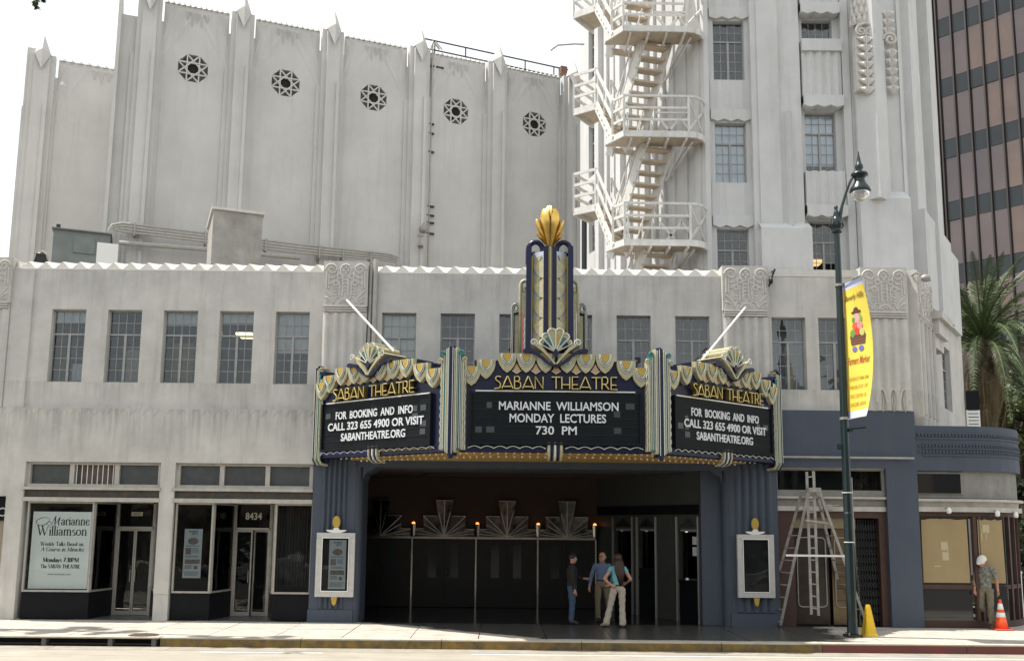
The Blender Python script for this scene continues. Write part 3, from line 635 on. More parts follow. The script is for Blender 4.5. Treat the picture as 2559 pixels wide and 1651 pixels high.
    for c in s:
        wd, st = GL[c]
        for k in st:
            if k[0] == 'v': seg(k[1],k[2],k[1],k[3],Tk)
            elif k[0] == 't': seg(*k[1:5],tn)
            elif k[0] == 'k': seg(*k[1:5],Tk)
            elif k[0] == 's': seg(k[1]-.1,k[2]+.02,k[1]+.1,k[2]+.02,tn)
            elif k[0] == 'd': seg(k[1]-.05,k[2],k[1]+.05,k[2],.1*h)
            elif k[0] == 'o':
                n = 12 if k[6]-k[5] > 200 else 8
                pts = [(k[1]+k[3]*cos(radians(k[5]+(k[6]-k[5])*i/n)), k[2]+k[4]*sin(radians(k[5]+(k[6]-k[5])*i/n)), k[5]+(k[6]-k[5])*(i+.5)/n) for i in range(n+1)]
                for i in range(n): seg(pts[i][0],pts[i][1],pts[i+1][0],pts[i+1][1], tn+(Tk-tn)*abs(cos(radians(pts[i][2])))**1.2)
        cx += wd*h*sx
    return e.build(name, mt, par)
pw = lambda f: PW*f; pz = lambda f: A.z+PH*f
# flourish capital M, then the rest of the name
e = MB(PM)
def sw(pts, r): 
    e.tube([(pw(a),-.006,pz(b)) for a,b in pts], [PW*q for q in r], 5)
sw([(.30,.90),(.22,.925),(.13,.915),(.07,.885),(.06,.85),(.10,.825),(.17,.82),(.24,.84),(.28,.88),(.33,.84)], [.003,.004,.006,.006,.005,.004,.005,.008,.008,.003])
sw([(.31,.815),(.35,.87),(.385,.935),(.40,.945)],[.004,.004,.006,.004]); sw([(.385,.935),(.385,.87),(.375,.82)],[.008,.010,.004]); sw([(.375,.82),(.43,.89),(.465,.93)],[.003,.004,.004]); sw([(.465,.93),(.44,.86),(.45,.82),(.47,.815)],[.009,.010,.006,.003])
e.build('script_capital', M_INK, po)
serif('arianne', pw(.735), pz(.825), PH*.130, width=pw(.50))
serif('Williamson', pw(.52), pz(.690), PH*.135, width=pw(.86))
serif('Weekly Talks Based on', pw(.53), pz(.555), PH*.056, width=pw(.74), w=.17)
serif('A Course in Miracles', pw(.54), pz(.485), PH*.056, width=pw(.74), it=True, w=.17)
serif('Mondays 7:30PM', pw(.53), pz(.345), PH*.062, width=pw(.62), w=.24)
serif('The SABAN THEATRE', pw(.53), pz(.265), PH*.052, width=pw(.68), w=.22)
text_mesh('www.marianne.com', PH*.042, PM, -.004, M_INK, 'lettering', po, pw(.52), pz(.175), ext=.0005, cw=.9)
# narrow event posters
M_PAP = mat('poster_paper', (.60,.66,.72), .6, vary=.08, scale=5); M_PH1 = mat('printed_photo', (.10,.09,.09), .6, vary=.7, scale=26, col2=(.35,.30,.27)); M_RED = mat('printed_red', (.30,.10,.08), .6, vary=.5, scale=30, col2=(.35,.33,.33))
def event_poster(M, u0, u1, z0, z1, y, lab, red=False):
    W = u1-u0; H = z1-z0; o = M @ Vector((u0,y,z0)); t = thing('event_poster', lab, 'poster', tuple(o))
    e = MB(M); e.box(u0,u1,y,y+.01,z0,z1); e.build('sheet', M_PAP, t)
    serif('TEMPLE', u0+W*.5, z0+H*.925, H*.042, width=W*.55, M=M, par=t, y=y-.003, w=.22)
    serif('ARTS', u0+W*.56, z0+H*.88, H*.038, width=W*.36, M=M, par=t, y=y-.003, w=.22)
    def pic(a,b,c,d,m_,nm='picture'): e = MB(M); e.box(u0+W*a,u0+W*b,y-.003,y,z0+H*c,z0+H*d); e.build(nm,m_,t)
    e = MB(M); e.prism([(u0+W*(.5+.3*cos(k*pi/8)),z0+H*(.75+.07*sin(k*pi/8))) for k in range(16)], y-.003, y); e.build('picture', M_RED if red else M_PH1, t)
    pic(.1,.42,.48,.61,M_PH1); pic(.1,.92,.29,.38,M_PH1); pic(.62,.82,.18,.25,M_PH1)
    e = MB(M)
    for a,b,q in [(.12,.9,.655),(.12,.86,.64)]+[(.48,.88,.60-.018*i) for i in range(6)]+[(.1,.9,.45-.016*i) for i in range(3)]+[(.1,.55,.26-.016*i) for i in range(5)]+[(.08,.92,.13-.02*i) for i in range(5)]:
        e.box(u0+W*a,u0+W*(b-random.uniform(0,.08)),y-.003,y,z0+H*q,z0+H*q+H*.006)
    e.build('print_lines', M_INK, t)
    return t
PV = FY+.10; a = D(zx(1330),zy(760),PV).x; b = D(zx(1460),zy(760),PV).x
event_poster(frame((a,PV),(b,PV)), 0, b-a, D(zx(1390),zy(938),PV).z, D(zx(1400),zy(582),PV).z, 0, 'narrow blue-white event poster behind the shop window glass left of door 8434')
# curtain in the right display window
PV = FY+.5; a = D(zx(2000),zy(760),PV).x; b = D(zx(2250),zy(760),PV).x
e = MB(); n = 40; pts = [(a+(b-a)*i/n, PV+.035*sin(i*1.9)+.01*sin(i*.7)) for i in range(n+1)]
for i in range(n): e.quad((*pts[i],.8),(*pts[i+1],.8),(*pts[i+1],2.75),(*pts[i],2.75))
tag(e.build('curtain', mat('dark_curtain',(.05,.048,.05),.9), None, True), 'dark pleated curtain hanging behind the shop window right of door 8434', 'curtain')
# ================================================================ BLUE GROUND FLOOR, LOBBY
def lobby():
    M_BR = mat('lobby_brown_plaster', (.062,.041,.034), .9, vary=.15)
    M_DOOR = mat('dark_bronze_door', (.014,.013,.012), .4, .0, vary=.3, spec=.25)
    M_CHR = mat('worn_chrome', (.45,.42,.38), .22, 1.0, vary=.3, scale=5)
    M_MIR = mat('mirror_panel', (.30,.30,.28), .12, 1.0, vary=.9, scale=3.2, col2=(.03,.03,.028))
    LY = 28.5
    HZ = D(1000,1090,FY).z                                   # opening head
    xl = fx(843,1250); xr = fx(1699,1250); xR = fx(1811,1250); xl0 = BLX0
    YF = FY-.14
    # fluted pillars
    def pillar(a, b, side):
        m = MB(); m.box(a,b,YF,FY+.9,0,HZ+.42)
        m.box(a-.02,b+.02,YF-.03,FY+.9,0,.30)
        n = 5; f0, f1 = a+.22, b-.20
        if side: f0, f1 = a+.12, b-.10
        w = (f1-f0)/n
        for i in range(n):
            p = [(f0+w*i+.008+(w-.016)*q/8, YF-.005-.055*sin(pi*q/8)) for q in range(9)]
            m.prism_z(p+[(f0+w*(i+1)-.008,YF+.05),(f0+w*i+.008,YF+.05)], .33, HZ+.18)
        o = m.build('fluted_pillar', M_BLUE, wing)
        # rounded jamb towards the opening
        j = MB(); c = b if not side else a; s_ = 1 if not side else -1
        j.prism_z([(c,YF+.01)]+[(c+s_*.16*sin(pi/2*q/6), YF+.17-.16*cos(pi/2*q/6)) for q in range(7)]+[(c+s_*.16,FY+.9),(c,FY+.9)], 0, HZ)
        j.build('rounded_jamb', M_BLUE, wing)
        return o
    pillar(xl0, xl-.16, 0); pillar(xr+.0, xR, 1)
    # flat-splayed haunches and beam over the opening
    h = MB(); h.box(xl0,xR,YF+.02,FY+.9,HZ,HZ+.6)
    for (c,s_) in ((xl,1),(xr-.16,-1)):
        h.prism([(c,HZ+.001),(c+s_*.32,HZ+.001),(c+s_*.22,HZ-.07),(c+s_*.06,HZ-.15),(c,HZ-.32)], YF+.03, FY+.9)
    h.build('beam', M_BLUE, wing)
    h = MB(); h.box(xl0,xR,FY+.02,FY+.3,HZ+.6,LEDGE+.02); h.build('wall_behind_marquee', M_ST, wing)
    # recess
    xb0 = xl-1.0; P = D(1392,1300,LY); xb1 = P.x; hz2 = D(1000,1108,LY).z
    m = MB()
    m.box(xb0,xb1+.2,LY,LY+.2,0,hz2); m.box(xb0-.1,xb0,FY+.9,LY,0,hz2)
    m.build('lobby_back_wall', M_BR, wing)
    c = MB()
    cz = 3.72
    wall_ = [(xb0-.1,FY+.9),(xr+.2,FY+.9),(xr+.2,LY),(xb0-.1,LY)]
    # ceiling with a recessed lighting tray (a coffer with real depth)
    tx0,tx1,ty0,ty1 = xl+1.2, xr-1.6, FY+1.7, LY-.9
    c.box(xb0-.1,xr+.2,FY+.9,ty0,cz,cz+.1); c.box(xb0-.1,xr+.2,ty1,LY,cz,cz+.1); c.box(xb0-.1,tx0,ty0,ty1,cz,cz+.1); c.box(tx1,xr+.2,ty0,ty1,cz,cz+.1)
    c.box(tx0,tx1,ty0,ty0+.03,cz+.1,cz+.5); c.box(tx0,tx1,ty1-.03,ty1,cz+.1,cz+.5); c.box(tx0,tx0+.03,ty0+.03,ty1-.03,cz+.1,cz+.5); c.box(tx1-.03,tx1,ty0+.03,ty1-.03,cz+.1,cz+.5)
    c.box(tx0-.3,tx1+.3,ty0-.3,ty1+.3,cz+.5,cz+.6); c.box(tx0+.5,tx1-.5,ty0+.5,ty1-.5,cz+.2,cz+.26)
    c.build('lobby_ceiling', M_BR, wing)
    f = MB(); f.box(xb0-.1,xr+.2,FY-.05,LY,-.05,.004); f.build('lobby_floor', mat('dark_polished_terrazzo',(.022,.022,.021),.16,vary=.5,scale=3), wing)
    # door wall
    MBk = frame((0,LY),(1,LY)); bx = lambda x,y=1330: on(MBk,x,y)[0]
    hd = D(1100,1253,LY).z
    posts = [bx(960),bx(1109),bx(1253),bx(1388)]; w0 = posts[1]-posts[0]
    edges = [posts[0]-w0]+posts
    e = MB(); e.box(edges[0],edges[-1],LY-.12,LY-.0,hd-.03,hd+.03); e.build('chrome_head_rail', M_CHR, wing)
    for x in posts: e = MB(); e.box(x-.022,x+.022,LY-.11,LY-.01,.0,hd-.031); e.build('chrome_post', M_CHR, wing)
    for i in range(4):
        a, b = edges[i]+.025, edges[i+1]-.025; mid = (a+b)/2
        for s_ in (0,1):
            x0, x1 = (a, mid-.004) if s_ == 0 else (mid+.004, b)
            e = MB(); e.box(x0,x1,LY-.07,LY-.02,.02,hd-.035)
            dr = e.build('lobby_door', M_DOOR, wing)
            cx = mid+(-.34 if s_ == 0 else .30); 
            e = MB(); e.box(cx-.12,cx+.12,LY-.085,LY-.071,.85,1.80); e.build('vision_panel', mat('door_glass_%d'%s_,(.03,.034,.038),.12,spec=.5) if i == 0 else VP[s_], dr)
            if i == 0: VP.append(dr.children[0].data.materials[0])
            e = MB(); e.tube(arc(mid+(-.05 if s_ == 0 else .05),1.05,.13,90 if s_ == 0 else -90,270 if s_ == 0 else 90,8,LY-.11),.014,6); e.build('pull_handle', M_DKMET, dr)
        # mirrored sunburst over each pair of doors
        z = hd+.03; y0 = LY-.10
        sb = thing('sunburst_mirror', ['stepped fan of pale mirror panels above the leftmost lobby doors','stepped fan of swirled mirror panels above the second lobby doors','stepped fan of dark mirror panels above the third lobby doors','stepped fan of dark mirror panels above the rightmost lobby doors'][i], 'mirror', (mid,LY,z), 'mirror fans over the lobby doors')
        T = 1.0; H1, H2, H3 = D(1037,1166,LY).z-z, D(1037,1202,LY).z-z, D(1037,1232,LY).z-z
        tops = [(0,.0),(.235,H1)]
        sect = [[(0,0),(0,H1),(.25,H1),(.11,0)],[(.115,0),(.20,H2*.98),(.24,H2),(.62,H2),(.60,H2*.62)],[(.125,0),(.605,H2*.58),(.60,H3*1.02),(.66,H3),(.86,H3)],[(.13,0),(.87,H3*.96),(.87,0)]]
        for s_ in (-1,1):
            for q,pl in enumerate(sect):
                d_ = [.10,.07,.05,.03][q]
                e = MB(); e.prism([(mid+s_*(a_+.004),z+b_) for a_,b_ in pl], y0-d_, LY-.001); e.build('mirror_panel', M_MIR, sb)
            rb = MB()
            for (ax,az) in ((.25,H1),(.62,H2),(.60,H2*.60),(.87,H3*.95),(.86,H3*.4)):
                rb.bar((mid,y0-.115,z+.01),(mid+s_*ax,y0-.07,z+az),.016,.03,(0,-1,0))
            rb.bar((mid+s_*.005,y0-.11,z+H1),(mid+s_*.25,y0-.11,z+H1),.02,.02); rb.bar((mid+s_*.22,y0-.08,z+H2),(mid+s_*.62,y0-.08,z+H2),.02,.02); rb.bar((mid+s_*.60,y0-.06,z+H3),(mid+s_*.87,y0-.06,z+H3),.02,.02)
            rb.build('rib', M_CHR, sb)
        e = MB(); e.bar((mid,y0-.13,z),(mid,y0-.13,z+H1),.03,.03); e.build('rib', M_CHR, sb)
    # glowing torch sconces
    M_GLOW = emit('sconce_bulb', (1,.30,.07), 2.0)
    for i,x in enumerate((965,1113,1254,1385)):
        cx = bx(x,1240); z = hd+.05
        sc = thing('wall_sconce', ['tapered wall sconce glowing orange right of the first mirror fan','tapered wall sconce glowing orange right of the second mirror fan','tapered wall sconce glowing orange right of the third mirror fan','tapered wall sconce glowing orange right of the last mirror fan'][i], 'wall lamp', (cx,LY-.2,z), 'torch sconces in the lobby')
        e = MB(); e.lathe([(.055,0),(.06,.03),(.10,.33),(.115,.345)], (cx,LY-.2,z), 8); e.build('shade', M_CHR, sc)
        e = MB(); e.blob((cx,LY-.2,z+.36),.05,.05,.045,8,5); e.build('bulb', M_GLOW, sc)
    # right flank with ticket windows
    q0 = (xb1,LY); q1 = (fx(1640,1300),FY+.35); MR = frame(q0,q1); L = flen(q0,q1)
    r = lambda x,y: on(MR,x,y)
    hb = [r(1470,1290)[0]]
    wins_ = [(1430,1476),(1487,1531),(1580,1637)]
    # photo x of the three window openings measured at eye height
    hs = []
    for a,b in wins_:
        u0 = r(a,1300)[0]; u1 = r(b,1300)[0]; hs.append((max(.05,u0),min(L-.05,u1),.0,2.30))
    m = MB(MR); wall(m,0,L,0,3.8,hs,.25); m.build('ticket_wall', mat('dark_green_grey_paint',(.06,.065,.06),.5,vary=.2), wing)
    m = MB(MR); m.box(.02,L,-.03,.0,r(1500,1199)[1],r(1500,1178)[1]); m.build('ticket_frieze', M_BULK, wing)
    for k,(a,b,c_,d_) in enumerate(hs):
        tb = MB(MR); 
        for x in (a,b): tb.tube([(x,-.02,0),(x,-.02,2.62)],.045,8)
        tw = tb.build('ticket_window', M_CHR if False else mat('dull_nickel_%d'%k,(.17,.165,.155),.35,.6), wing)
        e = MB(MR); e.box(a+.05,b-.05,.02,.3,0,1.0 if k == 2 else (1.25 if k == 1 else 1.2)); e.box(a+.04,b-.04,-.02,.25,.98,1.03); e.build('counter', M_BULK, tw)
        e = MB(MR); e.box(a+.05,b-.05,.05,.1,2.25,2.34); e.build('head', mat('grey_head_%d'%k,(.3,.3,.29),.5), tw)
        e = MB(MR); e.prism([(a+.05,2.36),((a+b)/2,2.60),(b-.05,2.36)],.0,.08); e.build('pediment', M_BULK, tw)
        inst('pane', pane_mesh(b-a-.1,1.15), tw, MR @ Matrix.Translation(((a+b)/2,.12,1.65)))
        e = MB(MR); e.box(a+.02,b-.02,.32,.36,1.0,2.3); e.build('booth_back', mat('booth_curtain_%d'%k,(.20,.195,.18),.9,vary=.5,scale=4,streak=.4), tw)
        if k == 2:
            for (zz,hh) in ((2.02,.2),(1.75,.22)): e = MB(MR); e.box(a+(b-a)*.55,a+(b-a)*.85,.10,.105,zz-hh/2,zz+hh/2); e.build('notice', M_PAP, tw)
    # tiled strip of jamb continuing the pillar
    m = MB(); m.box(q1[0]-.02,xr+.05,FY+.12,FY+.9,0,HZ); m.build('jamb_return', M_BLUE, wing)
    return HZ, xR
VP = []
HZ, XR = lobby()
# poster cases on the pillars
def poster_case(x0,x1,y0,y1,lab,poster):
    YC = FY-.22; A = D(x0,(y0+y1)/2,YC); B = D(x1,(y0+y1)/2,YC); z1 = D((x0+x1)/2,y0,YC).z; z0 = D((x0+x1)/2,y1,YC).z
    t = thing('poster_case', lab, 'poster case', (A.x,YC,z0), 'framed poster cases on the blue pillars')
    W = B.x-A.x; H = z1-z0; M = frame((A.x,YC-.08),(B.x,YC-.08))
    mf = M_WHITE; e = MB(M); b = W*.14
    e.box(0,W,0,.10,z0,z0+b*1.1); e.box(0,W,0,.10,z1-b,z1); e.box(0,b,0,.10,z0+b*1.1,z1-b); e.box(W-b,W,0,.10,z0+b*1.1,z1-b)
    e.build('frame', mat('case_paint',(.55,.54,.52),.5,vary=.2,scale=9) if 'casep' not in globals() else casep, t, bevel=.008)
    e = MB(M); c = b*1.02
    e.box(c,c+.02,-.012,.0,z0+b*1.1,z1-b); e.box(W-c-.02,W-c,-.012,.0,z0+b*1.1,z1-b); e.box(c,W-c,-.012,.0,z0+b*1.1-.02,z0+b*1.1); e.box(c,W-c,-.012,.0,z1-b,z1-b+.02)
    e.build('inner_bead', M_WHITE, t)
    e = MB(M); e.box(b,W-b,.09,.10,z0+b,z1-b); e.build('backing', M_DARK, t)
    inst('pane', pane_mesh(W-2*b,H-2.1*b,M_SHOP), t, M @ Matrix.Translation((W/2,.03,(z0+z1)/2)))
    # crest: winged base and flame above, drop below
    e = MB(M); cx = W/2
    e.prism([(cx-W*.27,z1+.07),(cx+W*.27,z1+.07),(cx+W*.22,z1+.03),(cx+W*.1,z1),(cx-W*.1,z1),(cx-W*.22,z1+.03)],0,.06)
    e.prism([(cx-W*.08,z1+.07),(cx+W*.08,z1+.07),(cx+W*.06,z1+.12),(cx-W*.06,z1+.12)],-.01,.06); e.build('crest', M_WHITE, t)
    e = MB(M); e.prism([(cx+W*.10*sin(a)*(1-.35*(1-cos(a))/2*-0), z1+.11+W*.32*(1-cos(a))/2) for a in [2*pi*i/14 for i in range(14)]],.0,.05); 
    e.prism([(cx-W*.08,z0),(cx+W*.08,z0),(cx+W*.05,z0-.16),(cx,z0-.21),(cx-W*.05,z0-.16)],.02,.07)
    e.build('flame_finial', M_YEL, t)
    if poster:
        a = W*.31; event_poster(M, W*.33, W*.77, z0+b*1.4, z1-b*1.3, .05, 'narrow event poster hanging inside the left white framed poster case', True)
poster_case(737,827,1241,1390,'white framed poster case holding a narrow poster on the left blue pillar',True)
poster_case(1718,1804,1245,1392,'white framed poster case, empty and dark, on the right blue pillar by the ladders',False)

# ---- right part of the ground floor
gf = thing('corner_shop', 'blue painted corner shopfront with brown frames, papered windows and curved parapet', 'shopfront', (fx(1960,1450),FY,0))
M_BRN = mat('brown_red_frame', (.065,.028,.019), .6, vary=.3, scale=4)
M_KRAFT = mat('kraft_paper', (.33,.25,.13), .85, vary=.12, scale=2.5)
M_CONC = mat('grey_render', (.26,.25,.23), .85, vary=.3, scale=3, streak=.3)
a, b = XR, fx(2129,1030); YB = FY-.13
m = MB(); m.box(a,b,YB,FY+.3,D(1960,1090,YB).z,LEDGE+.13); m.build('blue_band', M_BLUE, gf)
pr0, pr1 = fx(2068,1280), fx(2141,1280)
m = MB(); m.box(pr0,b,YB-.001,FY+.6,0,D(1960,1090,YB).z); m.build('blue_pier', M_BLUE, gf)
# awning rail
zr = D(1960,1066,YB-.1).z; m = MB(); m.tube([(a+.05,YB-.1,zr),(b-.1,YB-.1,zr)],.03,8); 
for k in range(3): m.box(a+.3+k*(b-a-.9)/2,a+.34+k*(b-a-.9)/2,YB-.1,YB+.01,zr-.02,zr+.02)
tag(m.build('awning_rail', M_METAL), 'long pale metal awning rail across the blue band above the ladders', 'awning rail')
def band(x0,x1,y0,y1,dy,dp,name,m_):
    z1 = D(1960,y0,FY+dy).z; z0 = D(1960,y1,FY+dy).z; e = MB(); e.box(x0,x1,FY+dy,FY+dp,z0,z1); return e.build(name,m_,gf)
band(a,pr0,1090,1093,-.06,.2,'window_head',M_SILL)
e = MB(); zt1 = D(1960,1093,FY).z; zt0 = D(1960,1146,FY).z
e.box(a,a+.05,FY-.02,FY+.1,zt0,zt1); e.box(pr0-.07,pr0,FY-.02,FY+.1,zt0,zt1); e.box(a+.05,pr0-.07,FY-.02,FY+.1,zt1-.04,zt1); e.box(a+.05,pr0-.07,FY-.02,FY+.1,zt0,zt0+.04)
tf = e.build('transom_window', M_CONC, gf); inst('pane', pane_mesh(pr0-a-.12,zt1-zt0-.08,M_SHOP), tf, Matrix.Translation(((a+pr0)/2,FY+.03,(zt0+zt1)/2)))
band(a,pr0,1146,1157,-.03,.2,'sill_band',M_CONC); band(a,pr0,1157,1162,-.10,.2,'cornice',M_SILL)
band(a,pr0,1162,1180,-.0,.2,'frieze',M_CONC); band(a,pr0,1180,1191,-.05,.2,'head_trim',M_SILL)
zd = D(1960,1191,FY).z
dx = [fx(v,1300) for v in (1812,1852,1937,1945,1996,2052,2068)]
m = MB(); m.box(dx[0],dx[1],FY,FY+.3,0,zd); m.box(dx[5],pr0,FY,FY+.3,0,zd); m.box(dx[1],dx[5],FY,FY+.3,zd-.16,zd); m.build('brown_frame', M_BRN, gf)
m = MB(); m.box(dx[1],dx[4]+.05,FY+.12,FY+.3,zd-.42,zd-.16); m.build('door_header', mat('brushed_tan_metal',(.36,.29,.19),.35,.6,vary=.3,scale=2), gf)
M_PM = mat('old_bronze_panel', (.24,.18,.11), .28, .75, vary=.45, scale=2.0)
M_PM2 = mat('dark_bronze_panel', (.07,.055,.045), .3, .5, vary=.4, scale=2.0)
for (x0,x1,mm) in ((dx[1]+.05,dx[2],M_PM2),(dx[3],dx[4],M_PM)):
    e = MB(); e.box(x0,x1,FY+.20,FY+.26,.03,zd-.43); d_ = e.build('metal_door', mm, gf)
    e = MB(); w_ = x1-x0; r_ = .1
    pts = [(x0+.07+r_,FY+.185,.45),(x1-.07-r_,FY+.185,.45)]+arc(x1-.07-r_,.45+r_,r_,-90,0,4,FY+.185)[1:]+arc(x1-.07-r_,zd-.75,r_,0,90,4,FY+.185)+arc(x0+.07+r_,zd-.75,r_,90,180,4,FY+.185)+arc(x0+.07+r_,.45+r_,r_,180,270,4,FY+.185)
    e.tube(pts,.018,6,closed=True); e.build('panel_moulding', M_METAL, d_)
    for k in range(5): e = MB(); e.box(x0+.08,x1-.08,FY+.192,FY+.20,.6+k*.29,.615+k*.29) ; e.build('seam', M_DKMET, d_)
m = MB(); m.box(dx[1]-.1,dx[5]+.1,FY+.9,FY+1.0,0,zd+.1); m.box(dx[1]-.2,dx[5]+.2,FY+.26,FY+.95,zd,zd+.1); m.box(dx[5]+.0,dx[5]+.1,FY+.26,FY+.95,0,zd); m.box(dx[1]-.1,dx[1],FY+.31,FY+.95,0,zd); m.box(dx[1],dx[5],FY+.26,FY+.9,-.02,.01); m.box(a,pr0,FY+.5,FY+.6,zd,LEDGE); m.build('dark_entry', M_DARK, gf)
# folding lattice gate
g = thing('lattice_gate', 'black folding lattice gate standing behind the green lamp post', 'gate', ((dx[4]+dx[5])/2,FY+.15,0))
n = 8; x0, x1 = dx[4]+.06, dx[5]-.02; zt = zd-.2
for i in range(n+1):
    x = x0+(x1-x0)*i/n; e = MB(); e.box(x-.008,x+.008,FY+.13,FY+.15,.03,zt); e.build('upright', M_DKMET, g)
e = MB(); w_ = (x1-x0)/n
for i in range(n):
    for k in range(12):
        za = .1+k*(zt-.2)/12; zb = za+(zt-.2)/12
        e.bar((x0+w_*i,FY+.125,za),(x0+w_*(i+1),FY+.125,zb),.008,.014,(0,1,0)); e.bar((x0+w_*i,FY+.118,zb),(x0+w_*(i+1),FY+.118,za),.008,.014,(0,1,0))
e.build('lattice', M_DKMET, g)
# corner piece: plan line with a quarter-round corner
X1 = fx(2258,1300); RR = 2.15; b2 = pr1 if False else b
def plan(off, nseg=10, x0=None):
    p = [(x0 if x0 is not None else b2, FY+off)]; c = (X1, FY+RR)
    p += [(c[0]+(RR-off)*sin(pi/2*i/nseg*1.0), c[1]-(RR-off)*cos(pi/2*i/nseg)) for i in range(nseg+1)]
    p.append((c[0]+RR-off, FY+9)); return p
def ring(mb, off, th, z0, z1, x0=None):
    A = plan(off,x0=x0); B = plan(off+th,x0=x0)
    for i in range(len(A)-1):
        (ax,ay),(bx_,by),(cx,cy),(dx_,dy) = A[i],A[i+1],B[i+1],B[i]
        mb.quad((ax,ay,z0),(bx_,by,z0),(bx_,by,z1),(ax,ay,z1)); mb.quad((ax,ay,z1),(bx_,by,z1),(cx,cy,z1),(dx_,dy,z1)); mb.quad((ax,ay,z0),(dx_,dy,z0),(cx,cy,z0),(bx_,by,z0))
    mb.quad((*A[0],z0),(*A[0],z1),(*B[0],z1),(*B[0],z0))
zc = lambda y: D(2180,y,FY).z
m = MB(); ring(m,-.10,.4,zc(1097),zc(993)); m.build('curved_blue_parapet', M_BLUE, gf)
m = MB()
for (ya,yb,xs_) in ((1009,1012,0),(1020,1024,0),(1034,1036,.15),(1044,1047,.15),(1060,1063,.15)):
    ring(m,-.125,.03,zc(yb),zc(ya),b2+.03+xs_)
m.build('parapet_relief', M_BLUE, gf)
m = MB()
for k in range(46):
    t_ = .1+k*.085
    for (y_) in (1015.5,1039.5,1053):
        if t_ < X1-b2: x_, yy_ = b2+t_, FY-.108
        else:
            an = (t_-(X1-b2))/(RR+.1)
            if an > 1.3: continue
            x_, yy_ = X1+(RR+.108)*sin(an), FY+RR-(RR+.108)*cos(an)
        m.box(x_-.022,x_+.022,yy_-.02,yy_+.02,zc(y_)-.03,zc(y_)+.035)
tag(m.build('parapet_dentils', M_BLUE, gf), kind='stuff')
m = MB(); ring(m,.0,.2,zc(1160),zc(1097)); m.build('grey_upper_wall', M_CONC, gf)
m = MB(); wa, wb = fx(2134,1125), fx(2243,1125)
m.box(wa,wb,FY-.03,FY-.001,zc(1151),zc(1100)); tf = m.build('transom_window', M_CONC, gf)
m = MB(); m.box(wa+.03,wb-.06,FY-.045,FY-.031,zc(1149),zc(1104)); m.build('pane', mat('black_glass',(.012,.012,.013),.04,spec=.8), tf)
m = MB(); ring(m,-.14,.3,zc(1168),zc(1162)); ring(m,-.02,.2,zc(1181),zc(1168)); ring(m,-.09,.3,zc(1192),zc(1181)); m.build('cornice', M_SILL, gf)
m = MB(); ring(m,.02,.15,zc(1202),zc(1192)); m.build('brown_head', M_BRN, gf)
m = MB(); ring(m,.0,.2,0,.16); m.build('brown_base', M_BRN, gf)
m = MB(); ring(m,.02,.1,zc(1372),zc(1362)); m.build('brown_rail', M_BRN, gf)
def shopwin(x0,x1,papered,curved=False):
    A_ = fx(x0,1300); B_ = fx(x1,1300)
    z0_, z1_ = zc(1360), zc(1202)
    e = MB(); e.box(A_-.08,A_,FY+.0,FY+.14,.16,z1_); e.build('brown_post', M_BRN, gf)
    e = MB(); e.box(A_,B_,FY+.05,FY+.07,z0_-.02,z1_); f_ = e.build('display_window', mat('shop_black_glass',(.02,.02,.02),.05,spec=.7) if not SB else SB[0], gf)
    if not SB: SB.append(f_.data.materials[0])
    e = MB(); nn = 14; top = [(A_+.05+(B_-A_-.1)*i/nn, z1_-.06-random.uniform(0,.035)) for i in range(nn+1)]
    e.prism([(A_+.04,z0_+.03),(B_-.04,z0_+.03)]+top[::-1], FY+.035, FY+.049); kp = e.build('kraft_paper', M_KRAFT, f_)
    e = MB()
    for _ in range(4): xx = random.uniform(A_+.1,B_-.3); zz = random.uniform(z0_+.1,z1_-.3); e.box(xx,xx+random.choice((.02,.16)),FY+.032,FY+.035,zz,zz+random.choice((.2,.03)))
    e.build('tape', mat('masking_tape',(.45,.38,.25),.8) if len(SB) < 2 else SB[1], kp)
    if len(SB) < 2: SB.append(kp.children[0].data.materials[0])
    e = MB(); e.box(A_,B_,FY+.06,FY+.08,.16,z0_-.05); e.build('lower_panel', SB[0], gf)
SB = []
shopwin(2148,2264,True); shopwin(2280,2347,True)
# side windows around the curve
p = plan(.06); 
for i in range(2,11):
    M = frame(p[i],p[i+1]); L = flen(p[i],p[i+1]) if i < 10 else 3.0; e = MB(M)
    e.box(.0,L,0,.02,.16,zc(1202)); e.build('curved_glass', SB[0], gf)
    e = MB(M); e.box(-.03,.03,-.05,.05,.16,zc(1202)); e.build('brown_post', M_BRN, gf)
m = MB(); m.prism_z([*plan(.1),(b2,FY+9)], zc(1097)+.3, zc(1097)+.4); m.build('shop_roof', M_CONC, gf)
# small flood lamps on the cornice
for k,(x,y) in enumerate(((2212,1187),(2325,1194),(2368,1197))):
    Y = FY-.25 if k == 0 else FY-.1+.35*(k-1); P = D(x,y,Y)
    t = thing('flood_lamp', ['white flood lamp left of centre on the brown corner shop cornice','white flood lamp on the curve of the corner shop cornice','rightmost white flood lamp on the corner shop cornice'][k], 'lamp', tuple(P), 'flood lamps over the papered windows')
    e = MB(); e.tube([P+Vector((-.02,.22,.05)),P+Vector((0,.05,.04)),P],.014,6); e.build('arm', M_METAL, t)
    e = MB(); e.lathe([(.02,.05),(.05,.02),(.06,-.05),(.045,-.09),(.0,-.10)],P,10); e.build('reflector', M_WHITE, t, True)
P = D(1895,1185,FY-.35); t = thing('flood_lamp', 'grey floodlight on the head trim behind the ladder top', 'lamp', tuple(P))
P = D(1935,1183,FY-.3); e = MB(); e.box(P.x-.16,P.x+.02,P.y-.1,P.y+.08,P.z-.06,P.z+.08); e.build('housing', M_METAL, t, bevel=.02)
e = MB(); e.tube([P+Vector((0,.0,.05)),P+Vector((.25,.1,.07)),P+Vector((.3,.3,.05))],.012,6); e.build('arm', M_METAL, t)
